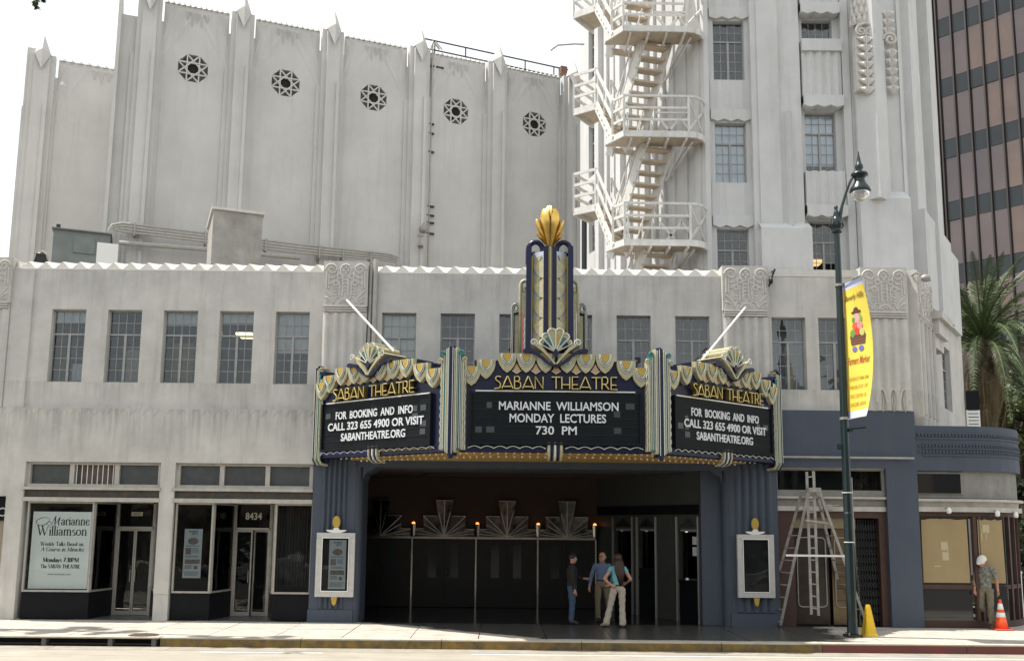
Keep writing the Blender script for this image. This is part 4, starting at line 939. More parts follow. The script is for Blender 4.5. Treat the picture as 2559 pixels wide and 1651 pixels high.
# ---- side wing behind the corner (goes back along the side street)
c0 = Vector((XEND,FY)); c1 = c0+Vector((.28,.20)); dS = Vector((.56,.83)); c2 = c1+dS*7.4
MS0 = frame(c0,c1); MS = frame(c1,c2); LS = flen(c1,c2)
m = MB(MS0); m.box(0,flen(c0,c1),0,.3,LEDGE+.12,PT-.03); m.build('corner_chamfer', M_ST, wing)
def su(x,y): return on(MS,x,y)
w1 = (su(2171,960)[0], su(2190,960)[0]); w2 = (su(2203,960)[0], su(2221,960)[0])
hs = [(w1[0],w1[1],5.80,7.66),(w2[0],w2[1],5.80,7.66)]
m = MB(MS); wall(m,0,LS,3.0,PT-.1,hs,.22); m.box(0,LS,.3,.6,PT-.5,PT-.1); m.build('side_wall', M_ST, wing)
o0 = su(2128,780)[0]; o1_ = su(2163,780)[0]
m = MB(MS); m.box(o0,o1_,-.16,.1,4.9,PT+.0); m.build('pilaster', M_ST, wing); ornament(o0+.04,o1_-.04,7.8,PT-.04,MS,-.165,wing)
m = MB(MS); m.box(0,LS,.9,1.0,LEDGE,PT-.3); m.build('side_room', M_INT, wing)
for k in range(4):
    m = MB(MS); u_ = o0+(o1_-o0)*(k+.5)/4; m.tube([(u_,-.17,5.2),(u_,-.17,7.6)],.06,6); m.build('flute', M_ST, wing)
for h_ in hs: steel_window(wing, MS, *h_, cols=4)
m = MB(MS); m.box(w1[0]-.3,w1[1]+.1,-.45,.1,7.95,8.15); m.box(w1[0]-.2,w1[1],-.34,.1,7.55,7.95); m.box(w1[0]-.1,w1[1]-.1,-.22,.1,7.2,7.55); m.build('stepped_bracket', M_ST, wing)
# lancet reliefs low on the corner pilaster
m = MB(MF); u0, u1 = PBs[3][0]+.28, PBs[3][1]-.05; n = 3; wv = (u1-u0)/n
zb, zt_ = D(2070,968,FY).z, D(2070,905,FY).z; yy = -.145
for i in range(n):
    c = u0+wv*(i+.5); H = zt_-zb
    L_ = [(c-wv*.48,yy,zb+H*.45)]+[(c-wv*.40*cos(a),yy,zb+H*(.45+.5*sin(a))) for a in [pi/2*q/5 for q in range(1,6)]]
    m.tube(L_+[(2*c-p_[0],p_[1],p_[2]) for p_ in L_[::-1]],.026,5)
    m.tube([(c-wv*.12,yy,zb+H*.5),(c,yy,zb+H*.8),(c+wv*.12,yy,zb+H*.5),(c,yy,zb+H*.1)],.02,5,closed=True)
m.build('lancet_relief', M_ORN, wing)
# ================================================================ AUDITORIUM
AV = []
TH = radians(21)
a0 = D(300,300,34.0); AD = (cos(TH), sin(TH))
AU = frame((a0.x,34.0),(a0.x+AD[0],34.0+AD[1]))
au = lambda x,y: on(AU,x,y)
aud = thing('theatre_auditorium', 'tall blank stucco auditorium block with stepped pilasters and octagonal star vents', 'building', (a0.x,34,0))
pil = [3.31*k+.30+dk for k,dk in enumerate((.0,.0,.05,.05,.0,.0))]
pil = [au(x,300)[0] for x in (332,553,767,972,1155,1330)]
ZT = au(660,52)[1]
END = au(1345,300)[0]
m = MB(AU)
ros = [(450,160),(666,194),(871,228),(1063,260),(1246,290)]
RO = [au(*q) for q in ros]; RR_ = .54
holes = [(u-RR_*1.0,u+RR_*1.0,z-RR_,z+RR_) for u,z in RO]
wall(m, -.5, END+3.5, 0, ZT-.9, holes, .35)
m.box(-.5,END+3.5,.30,14,ZT-1.6,ZT-1.2)
m.quad((-.5,0,0),(-.5,0,ZT),(-.5,14,ZT),(-.5,14,0))
m.quad((END+3.5,0,0),(END+3.5,14,0),(END+3.5,14,ZT),(END+3.5,0,ZT))
m.build('main_wall', M_AUD, aud)
# star vents: the square hole gets octagon corners, a star of bars and a dark eye
M_VB = mat('vent_back', (.30,.29,.27), .9, vary=.3)
for (u,z) in RO:
    V = [(u+RR_*1.035*cos(pi/8+k*pi/4)*1.045, z+RR_*1.035*sin(pi/8+k*pi/4)*1.045) for k in range(8)]
    for k in range(4):
        sx, sz = ((1,1),(-1,1),(-1,-1),(1,-1))[k]
        t_ = RR_*.4142
        e = MB(AU); e.prism([(u+sx*RR_,z+sz*RR_),(u+sx*RR_,z+sz*t_),(u+sx*t_,z+sz*RR_)],-.001,.34); e.build('vent_corner', M_AUD, aud)
    e = MB(AU)
    V = [(u+RR_*1.07*cos(pi/8+k*pi/4), z+RR_*1.07*sin(pi/8+k*pi/4)) for k in range(8)]
    for k in range(8):
        a_, b_ = V[k], V[(k+3)%8]; e.bar((a_[0],.03+.002*k,a_[1]),(b_[0],.03+.002*k,b_[1]),.05,.07,(0,-1,0))
    vt = e.build('star_vent', M_AUD, aud)
    e = MB(AU); e.box(u-RR_,u+RR_,.26,.28,z-RR_,z+RR_); e.build('vent_back', M_VB, vt)
    e = MB(AU); e.prism([(u+.225*cos(pi/8+k*pi/4),z+.225*sin(pi/8+k*pi/4)) for k in range(8)],.10,.25); e.build('vent_eye', mat('vent_void',(.02,.02,.02),1) if not AV else AV[0], vt)
    if not AV: AV.append(vt.children[1].data.materials[0])
# frieze of each bay: canted corners, pleats and hanging points
def bay(M, u0, u1, par):
    W = u1-u0; e = MB(M); z1 = ZT
    e.box(u0,u1,.0,.35,ZT-.9,ZT-.10)
    n = 12; 
    for i in range(n):                                     # saw-tooth parapet
        a_, b_ = u0+W*i/n, u0+W*(i+1)/n
        e.add([(a_,-.0,ZT-.10),(b_,-.0,ZT-.10),((a_+b_)/2,-.10,ZT-.14),(a_,.35,ZT-.10),(b_,.35,ZT-.10),((a_+b_)/2,.35,ZT+.0),((a_+b_)/2,-.03,ZT+.0)],[(0,1,2),(0,2,6),(1,6,2),(0,6,5,3),(1,4,5,6)])
    for sg in (0,1):                                       # folded corner fans
        f = (lambda a: u0+a) if not sg else (lambda a: u1-a)
        tri = [((0,0),(.95,0),(0,-2.0),-.10),((0,0),(.55,0),(0,-1.35),-.17),((.95,0),(1.35,0),(.0,-2.15),-.05)]
        for (p,q,r_,d) in tri:
            P = [(f(p[0]),.001,ZT-.3+p[1]),(f(q[0]),.001,ZT-.3+q[1]),(f(r_[0]),.001,ZT-.3+r_[1])]
            c = (f((p[0]+q[0])/2),d,ZT-.3)
            e.add(P+[c],[(0,3,2) if not sg else (0,2,3),(3,1,2) if not sg else (3,2,1),(0,1,3)])
    n = 5; w_ = W*.36/n; s_ = u0+W*.32
    for i in range(n):                                     # hanging points
        a_, b_, c_ = s_+w_*i, s_+w_*(i+1), s_+w_*(i+.5); L = .62 if i%2 else .42
        e.add([(a_,.0,ZT-.35),(b_,.0,ZT-.35),(c_,-.14,ZT-.35),(c_,-.01,ZT-.35-L)],[(0,2,3),(2,1,3),(0,1,2)])
    e.build('parapet_frieze', M_AUD, par)
def apil(M, c, par, w_=.86, zt=None, z0=0):
    zt = zt or ZT+.9
    e = MB(M)
    e.box(c-w_/2,c+w_/2,-.22,.1,z0,zt-.95); e.box(c-w_*.30,c+w_*.30,-.40,-.22,z0,zt-1.05)
    e.box(c-w_*.5-.16,c-w_*.5,-.10,.1,z0,zt-3.3); e.box(c+w_*.5,c+w_*.5+.10,-.10,.1,z0,zt-3.0)
    e.box(c+w_*.16,c+w_*.30,-.48,-.40,z0,zt-3.2)
    # faceted finial
    s = w_*.32; b = zt-1.0; zt = zt-.12
    e.add([(c-s,-.40,b),(c,-.62,b-.75),(c+s,-.40,b),(c,-.30,zt),(c-s,.05,b),(c+s,.05,b),(c,-.66,b+.12)],[(0,1,6),(1,2,6),(0,6,3),(6,2,3),(2,5,3),(5,4,3),(4,0,3)])
    e.build('pilaster', M_AUD, par)
for i,c in enumerate(pil): apil(AU, c, aud)
e = MB(AU); e.box(-.62,-.5,-.3,.3,0,ZT+.5); e.build('corner_strip', M_AUD, aud)
for i in range(5): bay(AU, pil[i]+.5, pil[i+1]-.5, aud)
bay(AU, pil[5]+.5, pil[5]+3.3, aud)
# railing on the roof edge
tr = thing('roof_railing', 'dark pipe railing running down along the top of the auditorium wall', 'railing', tuple(AU @ Vector((pil[3]+.5,.6,ZT))))
P1 = au(985,75); P2 = au(1335,152)
for dz in (0,-.42):
    e = MB(AU); e.tube([(P1[0],.5,P1[1]+dz),(P2[0],.5,P2[1]+dz)],.035,6); e.build('rail', M_DKMET, tr)
for k in range(5): 
    u = P1[0]+(P2[0]-P1[0])*(k+.5)/5; zz = P1[1]+(P2[1]-P1[1])*(k+.5)/5; e = MB(AU); e.tube([(u,.5,ZT-.3),(u,.5,zz)],.03,6); e.build('post', M_DKMET, tr)
e = MB(AU); P = au(1322,150); e.box(P[0]-.15,P[0]+.15,.3,.6,P[1]-.3,P[1]+.05); e.build('corner_box', mat('rusty_box',(.16,.09,.06),.8), tr)
# vertical conduit and clips
cp = thing('conduit', 'pair of thin grey conduits running down the auditorium wall right of the fourth pilaster', 'pipe', tuple(AU @ Vector((au(997,400)[0],0,5))))
for k in range(2):
    u = au(996+7*k,300)[0]; e = MB(AU); e.tube([(u,-.09,7.5),(u,-.09,ZT+.25-(.3 if k == 0 else 0)),(u+.15,-.05,ZT+.4),(u+.5,.2,ZT+.25)],.04 if k == 0 else .03,6); e.build('pipe', M_METAL if k == 0 else M_PIPEP, cp)
for y in (155,290,312,355,482,503,520,545): u, z = au(1000,y); e = MB(AU); e.box(u-.14,u+(.62 if y == 155 else .2),-.10,-.02,z-.03,z+.03); e.build('clip', M_DKMET, cp)
# bundle of four pipes along the foot of the wall
pb = thing('pipe_bundle', 'bundle of four painted pipes sloping along the foot of the auditorium wall', 'pipes', tuple(AU @ Vector((-1,-.7,9))))
def onb(x,y): return on(AU @ Matrix.Translation((0,-.75,0)),x,y)
for k in range(4):
    p = [onb(252+k*3,568-k*4),onb(254+k*3,535-k*1),onb(262+k*3,524+k*4),onb(285,520+k*6.5),onb(700,570+k*6.5),onb(905,592+k*5),onb(930-k*2,600+k*4),onb(935-k*3,625)]
    e = MB(AU); e.tube([(a_,-.75,b_) for a_,b_ in p],.045,6); e.build('pipe', M_PIPEP, pb)
for x in (315,480,620,745,800,865): a_,b_ = onb(x,520+(x-285)*.12-3); c_,d_ = onb(x,520+(x-285)*.12+26); e = MB(AU); e.box(a_-.03,a_+.03,-.82,-.2,d_,b_); e.build('bracket', M_METAL, pb)
e = MB(AU); p = [onb(278,565),onb(480,580),onb(700,600)]; e.tube([(a_,-.7,b_) for a_,b_ in p],.09,8); e.build('thick_pipe', M_PIPEP, pb)
# recessed building at the left
bl0 = D(85,300,38.8); AL = frame((bl0.x,38.8),(bl0.x+AD[0],38.8+AD[1]))
stg = thing('rear_stage_block', 'lower recessed stucco block with one pilaster left of the auditorium', 'building', (bl0.x,38.8,0))
al = lambda x,y: on(AL,x,y)
_z = ZT; ZT = al(200,146)[1]
m = MB(AL); L0 = al(42,400)[0]; L1 = 7.5
m.quad((L0,0,0),(L1,0,0),(L1,0,ZT-.9),(L0,0,ZT-.9)); m.box(L0,L0+.02,0,12,0,ZT+.1); m.box(L0,L1,.2,12,ZT-1.6,ZT-1.3); m.build('main_wall', M_AUD, stg)
apil(AL, al(88,300)[0], stg, 1.0); e = MB(AL); e.box(L0-.02,al(70,300)[0],-.12,.3,0,ZT+.2); e.build('corner_strip', M_AUD, stg)
bay(AL, al(88,300)[0]+.6, al(88,300)[0]+4.6, stg)
u,z = al(146,195); e = MB(AL); e.box(u-.12,u+.12,-.05,0,z-.08,z+.06); e.build('wall_bracket', M_WHITE, stg)
ZT = _z
# ---- things on the wing roof
P0 = D(482,600,29.0); MBk_ = frame((P0.x,29),(P0.x+AD[0],29+AD[1])); zt = on(MBk_,550,494)[1]; ub, zb0_ = on(MBk_,611,540)
pt = thing('roof_bulkhead', 'square concrete stair bulkhead standing on the wing roof, sunlit on its left side', 'rooftop structure', (P0.x,29,8.3))
M_BK = mat('stained_concrete', (.40,.38,.35), .9, vary=.35, scale=2, streak=.5)
ua = on(MBk_,494,560)[0]
e = MB(MBk_); e.box(ua,ub,0,2.2,8.1,zt); e.build('walls', M_BK, pt)
e = MB(MBk_); e.box(ua-.06,ub+.05,-.07,2.27,zt,zt+.08); e.build('cap', M_COP, pt)
def roofbox(x0,x1,y0,y1,Y,dp,lab,cat,name,m_):
    A_ = D(x0,y1,Y); M = frame((A_.x,Y),(A_.x+AD[0],Y+AD[1])); w_ = on(M,x1,(y0+y1)/2)[0]; z1 = on(M,(x0+x1)/2,y0)[1]
    e = MB(M); e.box(0,w_,0,dp,8.1,z1); t = thing(name,lab,cat,(A_.x,Y,8.1)); e.build('body', m_, t, bevel=.01); return t,M,w_,z1
M_ACG = mat('grey_green_metal', (.21,.235,.225), .6, .1, vary=.25, scale=2, streak=.3)
t,M,w_,z1 = roofbox(120,256,540,597,31.5,1.2,'grey green metal air handler on the wing roof at the left','air unit','air_handler',M_ACG)
e = MB(M); e.box(w_*.36,w_*.74,-.04,-.001,z1-.75,z1-.2); e.build('access_panel', M_ACG, t, bevel=.008)
e = MB(M); e.box(-.05,w_+.05,-.1,1.3,z1,z1+.04); e.build('lid', M_ACG, t)
e = MB(M); e.lathe([(.07,0),(.07,.18)],(.12,.2,z1+.04),8); e.build('cap_stub', M_DKMET, t)
t,M,w_,z1 = roofbox(224,275,567,606,30.2,.4,'blank white metal box on the roof beside the air handler','utility box','white_box',M_WHITE)
t,M,w_,z1 = roofbox(78,108,590,612,29.5,.5,'dark round-topped turbine vent at the far left of the roof','vent','roof_vent',M_DKMET)
e = MB(M); e.blob((w_/2,.25,z1-.1),.22,.22,.22,12,8); e.build('dome', M_DKMET, t, True)
e = MB(); e.tube([D(78,606,29.4),D(84,588,29.4),D(100,586,29.4),D(108,592,29.4),D(112,606,29.4)],.025,6); e.build('hoop', M_PIPEP, t)
# drain pipes down the front beside the second pilaster
for k,(x,r_) in enumerate(((863,.045),(874,.06))):
    X = fx(x,720); e = MB(); e.tube([(X,FY-.07,5.3),(X,FY-.07,PT-.05 if k == 0 else PT+.1)],r_,8); ob = e.build('drain_pipe', M_PIPEP if k else M_METAL)
    tag(ob, ['thin dark drain pipe hugging the second carved pilaster','thicker painted drain pipe beside the thin one on the front wall'][k], 'pipe')
# floodlight on the auditorium pilaster
P = AU @ Vector((au(968,560)[0],-.75,au(968,560)[1])); t = thing('flood_light', 'grey caged flood light on the fourth auditorium pilaster', 'lamp', tuple(P))
T = Matrix.Translation(P); e = MB(T @ Matrix.Rotation(radians(22),4,'Y')); e.lathe([(.03,-.02),(.10,.0),(.17,.07),(.18,.2),(.10,.27),(.09,.42),(.05,.46)],(0,0,.12),12); e.build('head', M_METAL, t, True)
e = MB(T); e.box(-.12,.12,-.05,.05,-.05,.0); e.box(-.03,.03,-.03,.03,-.35,-.05); e.box(-.1,.1,-.04,.35,-.42,-.35); e.build('bracket', M_METAL, t)
# little lamps / cameras fixed on the front parapet
for k,(x0,y0,x1,y1) in enumerate(((2135,636,2170,655),(1806,628,1792,668))):
    P = D(x0,y0,FY-.25); Q = D(x1,y1,FY-.35 if k == 0 else FY-.2); t = thing('parapet_lamp', ['small grey flood lamp on an arm at the corner of the parapet','small black conduit lamp beside the third carved pilaster'][k],'lamp',tuple(P))
    e = MB(); e.tube([P+Vector((0,.25,0)),P,(P+Q)/2+Vector((0,0,.02)),Q],.025,6); e.build('arm', M_METAL if k == 0 else M_DKMET, t)
    e = MB(); e.blob(P+(Q-P)*.65,.13 if k == 0 else .06,.09,.10,8,6); e.build('lamp_head', M_METAL if k == 0 else M_DKMET, t, True)

# ================================================================ TOWER
TY = 25.4
tw = thing('corner_tower', 'tall pale faceted corner tower with fluted spandrels, steel windows and carved finials', 'building', (D(1850,400,TY).x,TY,0))
TZ = 25
tx = lambda x,y=380: D(x,y,TY).x
F0, F1 = (tx(1645),TY), (tx(2106),TY)
c = D(1556,380,26.7); F_1 = (c.x,26.7); c = D(1368,380,32.5); F_2 = (c.x,32.5)
MT = frame(F0,F1); tz = lambda x,y: on(MT,x,y)
LT = flen(F0,F1); U = lambda x,y=380: tz(x,y)[0]
# the mid-ground facts measured on the front plane
A0, A1 = U(1672), U(1746); B0, B1 = U(1885), U(1958)
ZA = [(D(1700,525+100,TY).z, D(1700,528,TY).z),(D(1700,419,TY).z,D(1700,279,TY).z),(D(1700,178,TY).z,D(1700,40,TY).z)]
h_ = ZA[1][1]-ZA[1][0]; ZA[0] = (ZA[0][1]-h_,ZA[0][1])
ZB = [(0,D(1920,510,TY).z),(D(1920,398,TY).z,D(1920,254,TY).z),(0,D(1910,38,TY).z)]
ZB[0] = (ZB[0][1]-h_,ZB[0][1]); ZB[2] = (ZB[2][1]-h_,ZB[2][1])
holes = [(A0,A1,a_,b_) for a_,b_ in ZA]+[(B0,B1,a_,b_) for a_,b_ in ZB]
m = MB(MT); rc = .22
wall(m, 0, LT, 6, TZ, holes, .22, rc)
m.build('front_wall', M_TOW, tw)
bl = [(ZA[0][0],None),(ZA[1][0]+.05,M_BLW),(ZA[2][0],None),(0,None),(ZB[1][0]+.28,M_BLW),(0,None)]
for i,hh in enumerate(holes):
    b_ = None
    if bl[i][1]: b_ = (bl[i][0], bl[i][1])
    vis = None
    if i in (0,3): vis = lambda a_,s,j: s == 1 and j < 2
    steel_window(tw, MT, *hh, rec=.22+.14, rt=2 if i < 3 else 2, rb=4, blind=b_, skip=vis if i in (0,3) else (None if i != 5 else (lambda a_,s,j: s == 1)))
m = MB(MT); m.box(0,LT,3.0,3.1,6,TZ); m.box(0,LT,.5,3,19,19.1)
for zz in (8.2,10.95,13.7,16.4): m.box(.1,LT-.1,.6,3,zz,zz+.1)
m.build('rooms', M_INT, tw)
e = MB(); P = D(1920,606,TY+1.2); e.box(P.x-.35,P.x-.0,P.y,P.y+.5,P.z-.05,P.z+.02); e.build('ceiling_light', emit('warm_lamp_panel',(1,.6,.2),.9), tw)
def zigedge(M, u0, u1, z, y0, y1, par, amp=.14, n=4):
    amp *= .55; n = 3
    e = MB(M); w_ = (u1-u0)/n; pts = [(u0,z+amp)]+[(u0+w_*(i+.5*k), z+(amp if k == 0 else 0)) for i in range(n) for k in (0,1)][1:]+[(u1,z+amp)]
    e.prism(pts+[(u1,z+.35),(u0,z+.35)],y0,y1); e.build('zigzag_lintel', M_TOW, par)
def flutes(M, u0, u1, z0, z1, y, n, dpt, par, name='fluted_spandrel'):
    e = MB(M); w_ = (u1-u0)/n; pts = [(u0,y+.3)]
    prof = [0,.5,.2,1,.3,1,.15,.6,0] 
    for i in range(n+1): pts.append((u0+w_*i, y-dpt*(.5+.5*(-1)**i)*(.55+.45*sin(pi*i/n))))
    pts.append((u1,y+.3)); e.prism_z(pts,z0,z1); return e.build(name, M_TOW, par)
# bay A spandrels
for (za,zb) in ((ZA[0][1],ZA[1][0]),(ZA[1][1],ZA[2][0]),(ZA[2][1],TZ)):
    flutes(MT, A0-.12, A1+.12, za+.12, zb-.02, rc-.0, 10, .022, tw); zigedge(MT, A0-.12, A1+.12, za+.01, rc-.10, rc+.1, tw)
# bay B spandrels: boxy, stand well forward, crowned with little gables
for i,(za,zb) in enumerate(((ZB[0][1],ZB[1][0]),(ZB[1][1],D(1920,97,TY-.35).z),(ZB[2][1],TZ))):
    flutes(MT, B0-.10, B1+.14, za+.14, zb-(.02 if i != 1 else .12), rc-.22, 9, .09, tw); zigedge(MT, B0-.10, B1+.14, za+.01, rc-.34, rc+.1, tw, .12, 3)
    if i == 1: zigedge(MT, B0-.10, B1+.14, zb-.14, rc-.34, rc+.1, tw, .0, 3)
# plain piers
def pier(x0,x1,z0,z1,proud,back=.3,name='pier',wedge=False):
    a_, b_ = U(x0), U(x1); e = MB(MT)
    if wedge: e.prism_z([(a_,back),(a_,rc),((a_*.55+b_*.45),-proud),(b_,rc),(b_,back)],z0,z1)
    else: e.box(a_,b_,-proud,back,z0,z1)
    return e.build(name, M_TOW, tw)
z_ = lambda x,y: D(x,y,TY).z
pier(1645,1656,6,TZ,0,name='edge_pier'); pier(1756,1872,6,TZ,.0); pier(1770,1820,z_(1800,535),TZ,.05); pier(1822,1860,z_(1840,530),z_(1840,262),.20,wedge=True)
pier(1764,1880,6,z_(1815,538),.28,name='lower_block')
e = MB(MT); e.add([(U(1764),-.28,z_(1815,538)),(U(1880),-.28,z_(1815,538)),(U(1880),.0,z_(1815,538)+.22),(U(1764),.0,z_(1815,538)+.22)],[(0,1,2,3)]); e.build('weathering', M_TOW, tw)
pier(1972,1990,6,TZ,.0,name='edge_pier')
# ornate pier with shaft, scroll capital and cone finial
zp = z_(2050,470); pier(1992,2108,6,zp,.30,name='pedestal')
e = MB(MT); a_, b_ = U(1992), U(2108); c_ = U(2040)
e.add([(a_,-.30,zp),(b_,-.30,zp),(b_,.1,zp+.35),(a_,.1,zp+.35),(c_,-.30,zp-.0),(c_,-.02,zp+.2)],[(0,1,2,3)]); e.build('pedestal_cap', M_TOW, tw)
pier(1992,2108,zp-.2,TZ,-.04,name='shaft_backing')
e = MB(MT); u0, u1 = U(1998), U(2070); e.prism_z([(u0,rc),(u0,-.12),((u0*.55+u1*.45),-.55),(u1,-.12),(u1,rc)],zp-.05,z_(2015,20)); e.build('prismatic_shaft', M_TOW, tw)
cu = (U(1990)+U(2042))/2; zc1 = z_(2015,75); zc0 = z_(2015,235); zf = z_(2010,-2)
e = MB(MT); e.box(U(1992),U(2036),-.42,-.2,zc0+.1,zc1-.35)
for s_ in (-1,1): e.tube([(cu+s_*.12+p[0],-.46,p[2]) for p in spiral(0,zc1-.22,.16,.03,pi/2 if s_ > 0 else pi/2,(1.6 if s_ < 0 else -1.6),18)],.035,6)
e.tube([(cu-.26,-.44,zc1-.2),(cu-.2,-.46,zc1-.06),(cu,-.48,zc1+.0),(cu+.2,-.46,zc1-.06),(cu+.26,-.44,zc1-.2)],.04,6)
e.build('scroll_capital', M_ORN, tw)
e = MB(MT)
def leafs(e, cx, y, z0, z1, w, n):
    h_ = (z1-z0)/n
    for k in range(n):
        z = z0+h_*k
        for s_ in (-1,1):
            c_ = cx+s_*w*.5; e.add([(cx,y,z),(c_+s_*w*.15,y-.02,z+h_*.45),(c_+s_*w*.5,y+.03,z+h_*.95),(c_-s_*w*.1,y-.05,z+h_*.9),(cx+s_*.01,y-.01,z+h_*1.1),(c_,y-.09,z+h_*.55)],[(0,1,5),(1,2,5),(2,3,5),(3,4,5),(4,0,5)])
leafs(e, cu, -.47, zc0-.05, zc1-.38, .26, 7)
e.box(cu-.02,cu+.02,-.50,-.42,zc0,zc1-.3)
e.build('leaf_carving', M_ORN, tw)
e = MB(MT)
Hf = (zf-zc1)*1.25
for k in range(5):
    r_ = .32*(1-(k/5.2)**2); z0_ = zc1+.02+Hf*k/5.2
    for q in range(7):
        a2 = (q-3+(k%2)*.5)*.48; x_, y_ = cu+r_*sin(a2), -.20-r_*.7*cos(a2); w_ = .085
        ca, sa = cos(a2), sin(a2)
        e.add([(x_-w_*ca,y_-w_*sa,z0_),(x_+w_*ca,y_+w_*sa,z0_),(x_+w_*.9*ca+.02*sa,y_+w_*sa-.02*ca,z0_+Hf*.14),(cu+(r_-.02)*sin(a2),-.2-(r_+.03)*.7*ca-.02,z0_+Hf*.25),(x_-w_*.9*ca,y_-w_*sa,z0_+Hf*.14),(cu+(r_+.05)*sin(a2),-.2-(r_+.09)*.7*ca,z0_+Hf*.10)],[(0,1,5),(1,2,5),(2,3,5),(3,4,5),(4,0,5)])
e.blob((cu,-.26,zc1+Hf*.40),.24,.16,Hf*.55,12,9)
e.build('pinecone_finial', M_ORN, tw)
e = MB(MT)
zr = z_(2085,195)
for s_ in (1,): e.tube([(U(2084)+p[0],-.14,p[2]) for p in spiral(0,z_(2085,98),.20,.03,pi,-1.7,20)],.045,6)
leafs(e, U(2086), -.10, z_(2085,225), z_(2085,120), .2, 5)
leafs(e, U(2080), -.10, z_(2085,88), z_(2085,30), .24, 3)
e.build('leaf_carving', M_ORN, tw)
# left flank facets, fluted and lit by the sun
def flank(p0,p1,n,hs,par,rec=.10,base=6):
    M = frame(p0,p1); L = flen(p0,p1); m = MB(M); wall(m,0,L,base,TZ,hs,.2); m.build('flank_wall', M_TOW, par); return M, L
ML2, LL2 = frame(F_2,F_1), flen(F_2,F_1)
uw = [on(ML2,1372,150)[0], on(ML2,1394,150)[0]]
zs2 = [on(ML2,1384,y)[1] for y in (205,60,352,285,575,460)]
hs2 = [(uw[0],uw[1],b_-1.9,b_) for b_ in (zs2[1],zs2[3],zs2[5])]
flank(F_2,F_1,0,hs2,tw)
for q in hs2: steel_window(tw, ML2, *q, skip=lambda i,s,j: True if s == 1 and i > 1 else False)
for k in range(9):
    u = uw[1]+.25+(LL2-uw[1]-.4)*k/8; e = MB(ML2); w_ = .10 if k%3 else .17; e.box(u-w_,u+w_,-.10-(.08 if k%3 == 0 else 0),.05,6,TZ); e.build('vertical_rib', M_TOW, tw)
ML1, LL1 = frame(F_1,F0), flen(F_1,F0); flank(F_1,F0,0,[],tw)
for k in range(3): u = LL1*(k+.5)/3; e = MB(ML1); e.box(u-.09,u+.09,-.06,.05,6,TZ); e.build('vertical_rib', M_TOW, tw)
m = MB(); m.prism_z([F_2,F_1,F0,F1,(F1[0]+3.1,TY+4.6),(F1[0]+1,TY+7.5),(F_2[0],F_2[1]+3)],TZ,TZ+.2); m.build('roof', M_TOW, tw)
m = MB(); m.box(F_2[0],F_2[0]+.1,F_2[1]+.0,F_2[1]+3,6,TZ); m.build('rear_wall', M_TOW, tw)
# right flank, stepped
R1 = (F1[0]+dS.x*5.6, F1[1]+dS.y*5.6); MR2 = frame(F1,R1); LR2 = flen(F1,R1)
m = MB(MR2); m.quad((0,0,8.4),(LR2,0,8.4),(LR2,0,TZ),(0,0,TZ)); m.build('right_wall', M_TOW, tw)
ru = lambda x,y: on(MR2,x,y)
for k,(xa,xb,ytop,pr) in enumerate(((2112,2124,-200,.22),(2130,2142,-200,.10),(2150,2163,-200,.30),(2126,2150,515,.40),(2150,2178,560,.50),(2178,2205,600,.42))):
    yy = 300 if ytop < 0 else 620; a_, b_ = ru(xa,yy)[0], ru(xb,yy)[0]; zt_ = TZ if ytop < 0 else ru((xa+xb)/2,ytop)[1]
    if b_ > LR2: b_ = LR2+.0
    if a_ < b_: e = MB(MR2); e.box(a_,b_,-pr,.1,8.4,zt_); e.build('stepped_buttress', M_TOW, tw)

# ================================================================ GLASS OFFICE TOWER
g0 = D(2184,193,66.0); gd = Vector((.662,-.750)); GB = frame((g0.x,66.0),(g0.x+gd.x,66.0+gd.y))
ot = thing('glass_office_tower', 'tall bronze glass office tower with dark spandrel bands rising behind the palm', 'building', (g0.x,66,0))
gu = lambda x,y: on(GB,x,y)
M_GBS = [mat('bronze_mirror_glass_%d'%i, c_, .10+.03*i, .9, vary=.45, scale=.16, col2=d_) for i,(c_,d_) in enumerate((((.20,.155,.14),(.13,.11,.115)),((.17,.138,.13),(.12,.105,.11)),((.25,.178,.142),(.14,.112,.108))))]
M_SP = mat('dark_spandrel', (.03,.036,.04), .2, vary=.3, scale=.3, spec=.4); M_MU = mat('dark_mullion', (.03,.022,.02), .5)
zb = [gu(2190,y)[1] for y in (188,334,478,624)]; st = (zb[0]-zb[3])/3
mu = gu(2220,100)[0]; du = gu(2255,100)[0]-mu
print('glass', zb, st, mu, du)
n_f = 16; ztop = zb[0]+4*st
nm = 13
pn = MB(); pn.box(0,du-.09,-.02,.02,0,st*.70); pnms = [pn.mesh('pane', q) for q in M_GBS]; sp = MB(); sp.box(0,du-.09,-.06,.02,0,st*.29); spm = sp.mesh('spandrel', M_SP)
for i in range(nm):
    u = mu-du+du*i
    for j in range(7 if i < 9 else 7):
        z = zb[0]+st*(2-j)
        R = Matrix.Rotation(random.gauss(0,.004),4,'Z') @ Matrix.Rotation(random.gauss(0,.006),4,'X')
        inst('window_pane', random.choice(pnms), ot, GB @ Matrix.Translation((u+.05,0,z-st)) @ R); inst('spandrel', spm, ot, GB @ Matrix.Translation((u+.05,0,z-st*.30)))
    m = MB(GB); m.box(u-.055,u+.045,-.22,.05,0,ztop); m.build('mullion', M_MU, ot)
m = MB(GB); m.box(-.2,.0,-.1,.3,0,ztop); m.build('corner_post', M_MU, ot)
m = MB(GB); m.box(0,mu+du*nm,.05,12,0,ztop); m.build('core', M_DARK, ot)
AV2 = 0
